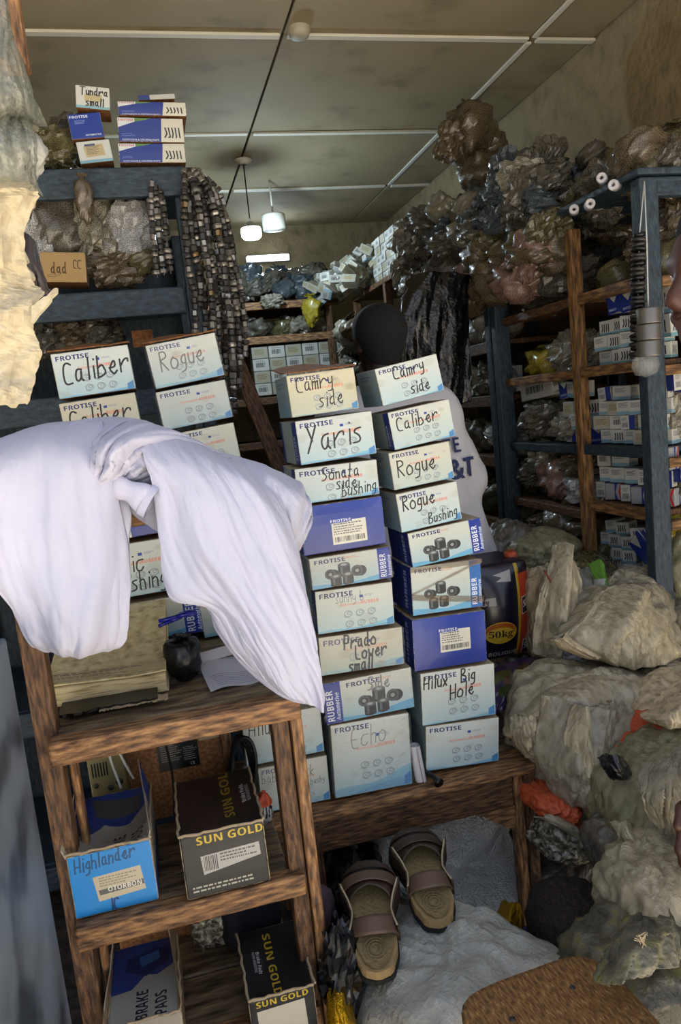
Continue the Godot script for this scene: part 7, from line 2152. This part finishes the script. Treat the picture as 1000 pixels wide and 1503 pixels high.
# ---------- people: tapered capsules blended in a field, meshed as one skin
# bones: [from, to, radius at from, radius at to]
func skin_mesh(st: SurfaceTool, bones: Array, cell: float, blend: float, ripple := 0.0) -> void:
	var lo := Vector3.ONE * 1e9
	var hi := -lo
	for b in bones:
		var r: float = maxf(b[2], b[3]) + cell * 3.0 + ripple
		lo = lo.min((b[0] as Vector3).min(b[1]) - Vector3.ONE * r)
		hi = hi.max((b[0] as Vector3).max(b[1]) + Vector3.ONE * r)
	var n := Vector3i(((hi - lo) / cell).ceil()) + Vector3i.ONE
	var f := PackedFloat32Array()
	f.resize(n.x * n.y * n.z)
	f.fill(9.0)
	var sx := 1
	var sy := n.x
	var sz := n.x * n.y
	for b in bones:
		var a: Vector3 = b[0]
		var d: Vector3 = (b[1] as Vector3) - a
		var dd := maxf(d.length_squared(), 1e-9)
		var r0: float = b[2]
		var r1: float = b[3]
		var pad: float = maxf(r0, r1) + cell * 2.0 + blend
		var i0 := Vector3i(((a.min(b[1]) - Vector3.ONE * pad - lo) / cell).floor()).clamp(Vector3i.ZERO, n - Vector3i.ONE)
		var i1 := Vector3i(((a.max(b[1]) + Vector3.ONE * pad - lo) / cell).ceil()).clamp(Vector3i.ZERO, n - Vector3i.ONE)
		for z in range(i0.z, i1.z + 1):
			for y in range(i0.y, i1.y + 1):
				var at := z * sz + y * sy + i0.x
				for x in range(i0.x, i1.x + 1):
					var p := lo + Vector3(x, y, z) * cell - a
					var t := clampf(p.dot(d) / dd, 0.0, 1.0)
					var v := (p - d * t).length() - lerpf(r0, r1, t)
					var o := f[at]
					var h := maxf(blend - absf(o - v), 0.0) / blend
					f[at] = minf(o, v) - h * h * blend * 0.25
					at += 1
	if ripple > 0.0:
		for z in n.z:
			for y in n.y:
				for x in n.x:
					var at := z * sz + y * sy + x
					if f[at] < cell * 3.0:
						var p := lo + Vector3(x, y, z) * cell
						f[at] += ripple * (noise.get_noise_3d(p.x * 900.0, p.y * 450.0, p.z * 900.0) + 0.6 * absf(noise.get_noise_3d(p.x * 500.0 + p.y * 500.0, p.y * 700.0, p.z * 500.0)))
	var ids := PackedInt32Array()
	ids.resize(f.size())
	ids.fill(-1)
	var pts := PackedVector3Array()
	var corner := [0, sx, sy, sx + sy, sz, sx + sz, sy + sz, sx + sy + sz]
	var offs := [Vector3(0, 0, 0), Vector3(1, 0, 0), Vector3(0, 1, 0), Vector3(1, 1, 0), Vector3(0, 0, 1), Vector3(1, 0, 1), Vector3(0, 1, 1), Vector3(1, 1, 1)]
	var edges := [[0, 1], [2, 3], [4, 5], [6, 7], [0, 2], [1, 3], [4, 6], [5, 7], [0, 4], [1, 5], [2, 6], [3, 7]]
	for z in n.z - 1:
		for y in n.y - 1:
			for x in n.x - 1:
				var at := z * sz + y * sy + x
				if absf(f[at]) > cell * 2.0: continue
				var neg := 0
				for c in 8:
					if f[at + corner[c]] < 0.0: neg += 1
				if neg == 0 or neg == 8: continue
				var sum := Vector3.ZERO
				var cnt := 0
				for e in edges:
					var va := f[at + corner[e[0]]]
					var vb := f[at + corner[e[1]]]
					if (va < 0.0) != (vb < 0.0):
						sum += (offs[e[0]] as Vector3).lerp(offs[e[1]], va / (va - vb))
						cnt += 1
				ids[at] = pts.size()
				pts.append(lo + (Vector3(x, y, z) + sum / cnt) * cell)
	for z in range(1, n.z - 1):
		for y in range(1, n.y - 1):
			for x in range(1, n.x - 1):
				var at := z * sz + y * sy + x
				if absf(f[at]) > cell * 2.0: continue
				var inside := f[at] < 0.0
				for ax in 3:
					var step: int = [sx, sy, sz][ax]
					if inside == (f[at + step] < 0.0): continue
					var u: int = [sy, sz, sx][ax]
					var w: int = [sz, sx, sy][ax]
					var q := [ids[at], ids[at - u], ids[at - u - w], ids[at - w]]
					if q.min() < 0: continue
					for k in ([0, 2, 1, 0, 3, 2] if inside else [0, 1, 2, 0, 2, 3]):
						var p := pts[q[k]]
						st.set_uv(Vector2(p.x + p.z, p.y))
						st.add_vertex(p)

func head_bones(c: Vector3, face: Vector3) -> Array:
	# c: the middle of the skull; face: the way it looks
	var up := Vector3.UP
	var s := face.cross(up).normalized()
	var b := [[c + up * 0.03 - face * 0.018, c + up * 0.025 + face * 0.02, 0.083, 0.078], [c - up * 0.03 + face * 0.03, c - up * 0.085 + face * 0.062, 0.062, 0.036], [c + up * 0.01 + face * 0.088, c - up * 0.028 + face * 0.108, 0.010, 0.016], [c - up * 0.058 + face * 0.094 - s * 0.018, c - up * 0.058 + face * 0.094 + s * 0.018, 0.010, 0.010], [c + up * 0.028 + face * 0.086 - s * 0.03, c + up * 0.028 + face * 0.086 + s * 0.03, 0.012, 0.012]]
	for k in [-1.0, 1.0]: b.append([c + s * 0.078 * k + up * 0.018, c + s * 0.080 * k - up * 0.02, 0.014, 0.009])
	return b

func hand_bones(wrist: Vector3, along: Vector3, side: Vector3, curl: Vector3) -> Array:
	# along: from wrist to knuckles; side: towards the thumb; curl: the way the palm faces
	var b := [[wrist, wrist + along * 0.03, 0.026, 0.028], [wrist + along * 0.03 + side * 0.022, wrist + along * 0.085 + side * 0.026, 0.016, 0.014], [wrist + along * 0.03 - side * 0.016, wrist + along * 0.08 - side * 0.026, 0.016, 0.013], [wrist + along * 0.03, wrist + along * 0.088, 0.017, 0.014]]
	for i in 4:
		var o := side * (0.030 - 0.0195 * i)
		var l: float = [0.072, 0.080, 0.074, 0.058][i]
		var k0 := wrist + along * (0.088 if i < 3 else 0.080) + o
		var k1 := k0 + (along * 0.95 + curl * 0.25).normalized() * l * 0.45 + o * 0.08
		var k2 := k1 + (along * 0.8 + curl * 0.6).normalized() * l * 0.32
		var k3 := k2 + (along * 0.55 + curl * 0.85).normalized() * l * 0.25
		b.append([k0, k1, 0.0095, 0.009])
		b.append([k1, k2, 0.009, 0.0083])
		b.append([k2, k3, 0.0083, 0.0075])
	var t0 := wrist + along * 0.022 + side * 0.024
	var t1 := t0 + (along * 0.6 + side * 0.75 + curl * 0.25).normalized() * 0.042
	var t2 := t1 + (along * 0.85 + side * 0.4 + curl * 0.35).normalized() * 0.032
	b.append([t0, t1, 0.014, 0.0115])
	b.append([t1, t2, 0.0112, 0.009])
	return b

func face_parts(t: Node3D, c: Vector3, face: Vector3) -> void:
	var s := face.cross(Vector3.UP).normalized()
	for k in [-1.0, 1.0]:
		var st := tool_(true)
		var q: Vector3 = c + s * 0.031 * k + Vector3.UP * 0.008 + face * 0.083
		lathe(st, [Vector2(0, 0.011), Vector2(0.008, 0.008), Vector2(0.011, 0), Vector2(0.008, -0.008), Vector2(0, -0.011)], 12, Transform3D(Basis(), q))
		obj("eye", [st, mat("eye_white", Color(0.7, 0.68, 0.64), 0.2)], t)
		st = tool_(true)
		tube(st, [q + face * 0.008 - s * 0.006 + Vector3.UP * 0.019, q + face * 0.011 + Vector3.UP * 0.022, q + face * 0.006 + s * 0.012 * k + Vector3.UP * 0.019], 0.0028, 6)
		obj("eyebrow", [st, M.hair], t)
	var lips := tool_(true)
	tube(lips, [c + face * 0.098 - Vector3.UP * 0.056 - s * 0.024, c + face * 0.106 - Vector3.UP * 0.055, c + face * 0.098 - Vector3.UP * 0.056 + s * 0.024], func(k): return 0.003 + 0.005 * sin(k * PI), 8)
	obj("lips", [lips, mat("lips", Color(0.20, 0.085, 0.07), 0.4)], t)

func people() -> void:
	# the man in the white shirt, seen from behind
	var X := 0.79
	var Z := -2.47
	var t := thing("person", "man in a white printed shirt seen from behind, standing beyond the stacked cartons", "person")
	var v := func(x: float, y: float, z: float) -> Vector3: return Vector3(X + x, y, Z + z)
	var head: Vector3 = v.call(0.0, 1.70, -0.02)
	var skull := head_bones(head, Vector3(-0.25, 0, -1).normalized())
	var st := tool_(true)
	skin_mesh(st, skull, 0.006, 0.02)
	var bones := []
	bones.append_array([[v.call(0, 1.62, 0), v.call(0, 1.50, 0.01), 0.056, 0.062], [v.call(-0.15, 1.46, 0), v.call(0.15, 1.46, 0), 0.065, 0.065], [v.call(-0.08, 1.42, 0), v.call(-0.07, 1.1, 0), 0.10, 0.09], [v.call(0.08, 1.42, 0), v.call(0.07, 1.1, 0), 0.10, 0.09], [v.call(-0.08, 0.98, 0), v.call(0.08, 0.98, 0), 0.105, 0.105]])
	for s in [-1.0, 1.0]:
		var el: Vector3 = v.call(s * 0.275, 1.18, 0.0)
		var wr: Vector3 = v.call(s * 0.20, 1.02, -0.20)
		bones.append_array([[v.call(s * 0.18, 1.46, 0), el, 0.056, 0.043], [el, wr, 0.042, 0.027], [v.call(s * 0.09, 0.95, 0), v.call(s * 0.10, 0.50, -0.01), 0.092, 0.058], [v.call(s * 0.10, 0.50, -0.01), v.call(s * 0.10, 0.09, 0.02), 0.056, 0.036], [v.call(s * 0.10, 0.05, 0.03), v.call(s * 0.11, 0.035, -0.16), 0.04, 0.032]])
		skin_mesh(st, hand_bones(wr, Vector3(-s * 0.4, -0.2, -0.9).normalized(), Vector3(-s * 0.3, 0.9, -0.1).normalized(), Vector3(-s, -0.1, 0.4).normalized()), 0.0035, 0.007)
	skin_mesh(st, bones, 0.0105, 0.045)
	obj("body", [st, M.skin], t)
	face_parts(t, head, Vector3(-0.25, 0, -1).normalized())
	st = tool_(true)
	skin_mesh(st, [[head + Vector3(0.0, 0.045, 0.03), head + Vector3(0, 0.05, -0.02), 0.088, 0.085], [head + Vector3(0, -0.02, 0.05), head + Vector3(0, 0.02, 0.035), 0.065, 0.08]], 0.008, 0.03, 0.003)
	obj("hair", [st, M.hair], t)
	var cloth := [[v.call(-0.15, 1.455, 0.01), v.call(0.15, 1.455, 0.01), 0.085, 0.085], [v.call(-0.09, 1.42, 0.01), v.call(-0.10, 0.86, 0.01), 0.125, 0.145], [v.call(0.09, 1.42, 0.01), v.call(0.11, 0.86, 0.01), 0.125, 0.15], [v.call(0, 1.50, 0.01), v.call(0, 1.45, 0.01), 0.08, 0.09], [v.call(0.02, 1.3, 0.02), v.call(0.02, 0.86, 0.02), 0.13, 0.15]]
	cloth.append([v.call(0.17, 1.22, 0.03), v.call(0.225, 0.93, 0.03), 0.10, 0.12])
	for s in [-1.0, 1.0]: cloth.append([v.call(s * 0.18, 1.45, 0.005), v.call(s * 0.262, 1.20, 0.002), 0.078, 0.082])
	st = tool_(true)
	skin_mesh(st, cloth, 0.012, 0.06, 0.010)
	var shirt_mesh := st.commit_to_arrays()
	obj("shirt", [st, M.cotton_grey], t)
	st = tool_(true)
	var legs := [[v.call(-0.09, 0.97, 0), v.call(0.09, 0.97, 0), 0.125, 0.125]]
	for s in [-1.0, 1.0]: legs.append_array([[v.call(s * 0.09, 0.95, 0), v.call(s * 0.10, 0.50, -0.01), 0.108, 0.078], [v.call(s * 0.10, 0.50, -0.01), v.call(s * 0.10, 0.12, 0.02), 0.076, 0.066]])
	skin_mesh(st, legs, 0.014, 0.04, 0.005)
	obj("trousers", [st, M.denim], t)
	# the print on the back, laid on the cloth
	var vs: PackedVector3Array = shirt_mesh[Mesh.ARRAY_VERTEX]
	for q in [["S&T", 672, 690, 0.066, 0.0], ["TE", 668, 655, 0.05, 0.0]]:
		var tm := TextMesh.new()
		var f := SystemFont.new()
		f.font_names = PackedStringArray(["Droid Sans"])
		f.font_weight = 700
		tm.font = f
		tm.text = q[0]
		tm.font_size = 64
		tm.pixel_size = q[3] / 46.0
		tm.depth = 0.0
		tm.curve_step = 4.0
		var c := pz(q[1], q[2], Z + 0.15)
		var arr := tm.get_mesh_arrays()
		var tv: PackedVector3Array = arr[Mesh.ARRAY_VERTEX]
		st = tool_()
		for k in tv.size():
			var p := Vector3(tv[k].x, tv[k].y, 0).rotated(Vector3.BACK, 0.03) + c
			var best := -1e9
			for w in vs:
				if absf(w.x - p.x) < 0.016 and absf(w.y - p.y) < 0.016: best = maxf(best, w.z)
			tv[k] = Vector3(p.x, p.y, (best if best > -1e8 else Z + 0.12) + 0.003)
		var idx: PackedInt32Array = arr[Mesh.ARRAY_INDEX] if arr[Mesh.ARRAY_INDEX] != null else PackedInt32Array(range(tv.size()))
		for k in idx:
			st.set_uv(Vector2(tv[k].x, tv[k].y))
			st.add_vertex(tv[k])
		obj("printed_lettering", [st, M.shirt_print if M.has("shirt_print") else mat("shirt_print", Color(0.13, 0.17, 0.32), 0.8)], t)
	# the customer at the right edge, turned towards the shop's left
	t = thing("person", "person only just entering the picture at the right edge, head and fingertips", "person")
	X = 0.0
	Z = 0.0
	head = Vector3(0.948, 1.655, -1.05)
	var face := Vector3(-1, -0.1, -0.1).normalized()
	st = tool_(true)
	skin_mesh(st, head_bones(head, face), 0.005, 0.02)
	bones = []
	bones.append_array([[head + Vector3(0.03, -0.08, 0.01), Vector3(1.0, 1.46, -1.0), 0.055, 0.062], [Vector3(1.03, 1.43, -1.13), Vector3(1.03, 1.43, -0.84), 0.066, 0.066], [Vector3(1.03, 1.38, -1.06), Vector3(1.05, 1.05, -1.04), 0.10, 0.09], [Vector3(1.03, 1.38, -0.92), Vector3(1.05, 1.05, -0.94), 0.10, 0.09], [Vector3(1.06, 0.95, -1.06), Vector3(1.06, 0.95, -0.90), 0.105, 0.105]])
	var far_wrist := Vector3(0.905, 0.735, -1.10)
	for s in [-1.0, 1.0]:
		var z: float = -0.98 + s * 0.17
		var el := Vector3(1.03, 1.10, z)
		var wr := far_wrist if s < 0.0 else Vector3(0.95, 0.83, z)
		bones.append_array([[Vector3(1.03, 1.43, z), el, 0.056, 0.043], [el, wr, 0.042, 0.027], [Vector3(1.06, 0.93, -0.98 + s * 0.09), Vector3(1.05, 0.49, -0.98 + s * 0.10), 0.092, 0.058], [Vector3(1.05, 0.49, -0.98 + s * 0.10), Vector3(1.09, 0.09, -0.98 + s * 0.10), 0.056, 0.036], [Vector3(1.10, 0.045, -0.98 + s * 0.10), Vector3(0.92, 0.035, -0.98 + s * 0.11), 0.04, 0.032]])
		skin_mesh(st, hand_bones(wr, Vector3(-0.45, -0.85, 0.1).normalized(), Vector3(-0.8, 0.45, 0).normalized(), Vector3(0.3, -0.1, -s).normalized()), 0.003, 0.007)
	skin_mesh(st, bones, 0.010, 0.045)
	obj("body", [st, mat("skin_warm", Color(0.27, 0.155, 0.11), 0.5)], t)
	face_parts(t, head, face)
	st = tool_(true)
	skin_mesh(st, [[head + Vector3(0.04, 0.055, 0), head + Vector3(-0.01, 0.06, 0), 0.082, 0.077], [head + Vector3(0.06, -0.02, 0), head + Vector3(0.04, 0.02, 0), 0.06, 0.078]], 0.008, 0.03, 0.003)
	obj("hair", [st, M.hair], t)
	st = tool_(true)
	cloth = [[Vector3(1.035, 1.42, -1.12), Vector3(1.035, 1.42, -0.85), 0.082, 0.082], [Vector3(1.03, 1.38, -1.06), Vector3(1.06, 0.90, -1.05), 0.118, 0.125], [Vector3(1.03, 1.38, -0.92), Vector3(1.06, 0.90, -0.93), 0.118, 0.125]]
	for s in [-1.0, 1.0]: cloth.append([Vector3(1.035, 1.42, -0.98 + s * 0.16), Vector3(1.03, 1.16, -0.98 + s * 0.172), 0.072, 0.07])
	skin_mesh(st, cloth, 0.014, 0.05, 0.006)
	obj("shirt", [st, mat("dark_shirt", Color(0.17, 0.16, 0.16), 0.9)], t)
	st = tool_(true)
	legs = [[Vector3(1.06, 0.95, -1.06), Vector3(1.06, 0.95, -0.90), 0.12, 0.12]]
	for s in [-1.0, 1.0]: legs.append_array([[Vector3(1.06, 0.93, -0.98 + s * 0.09), Vector3(1.05, 0.49, -0.98 + s * 0.10), 0.106, 0.076], [Vector3(1.05, 0.49, -0.98 + s * 0.10), Vector3(1.09, 0.12, -0.98 + s * 0.10), 0.074, 0.06]])
	skin_mesh(st, legs, 0.014, 0.04, 0.005)
	obj("trousers", [st, M.denim], t)

func _ready() -> void:
	rng.seed = 7
	noise.seed = 4
	noise.noise_type = FastNoiseLite.TYPE_SIMPLEX_SMOOTH
	noise.frequency = 0.01
	view_and_light()
	make_materials()
	room()
	desk()
	bench()
	stool()
	cartons()
	shirt()
	desk_things()
	desk_shelf_things()
	make_bag_shapes()
	left_unit()
	strings()
	entrance_left()
	rack_right()
	rack_contents()
	top_heap()
	back_of_shop()
	floor_things()
	sacks()
	people()
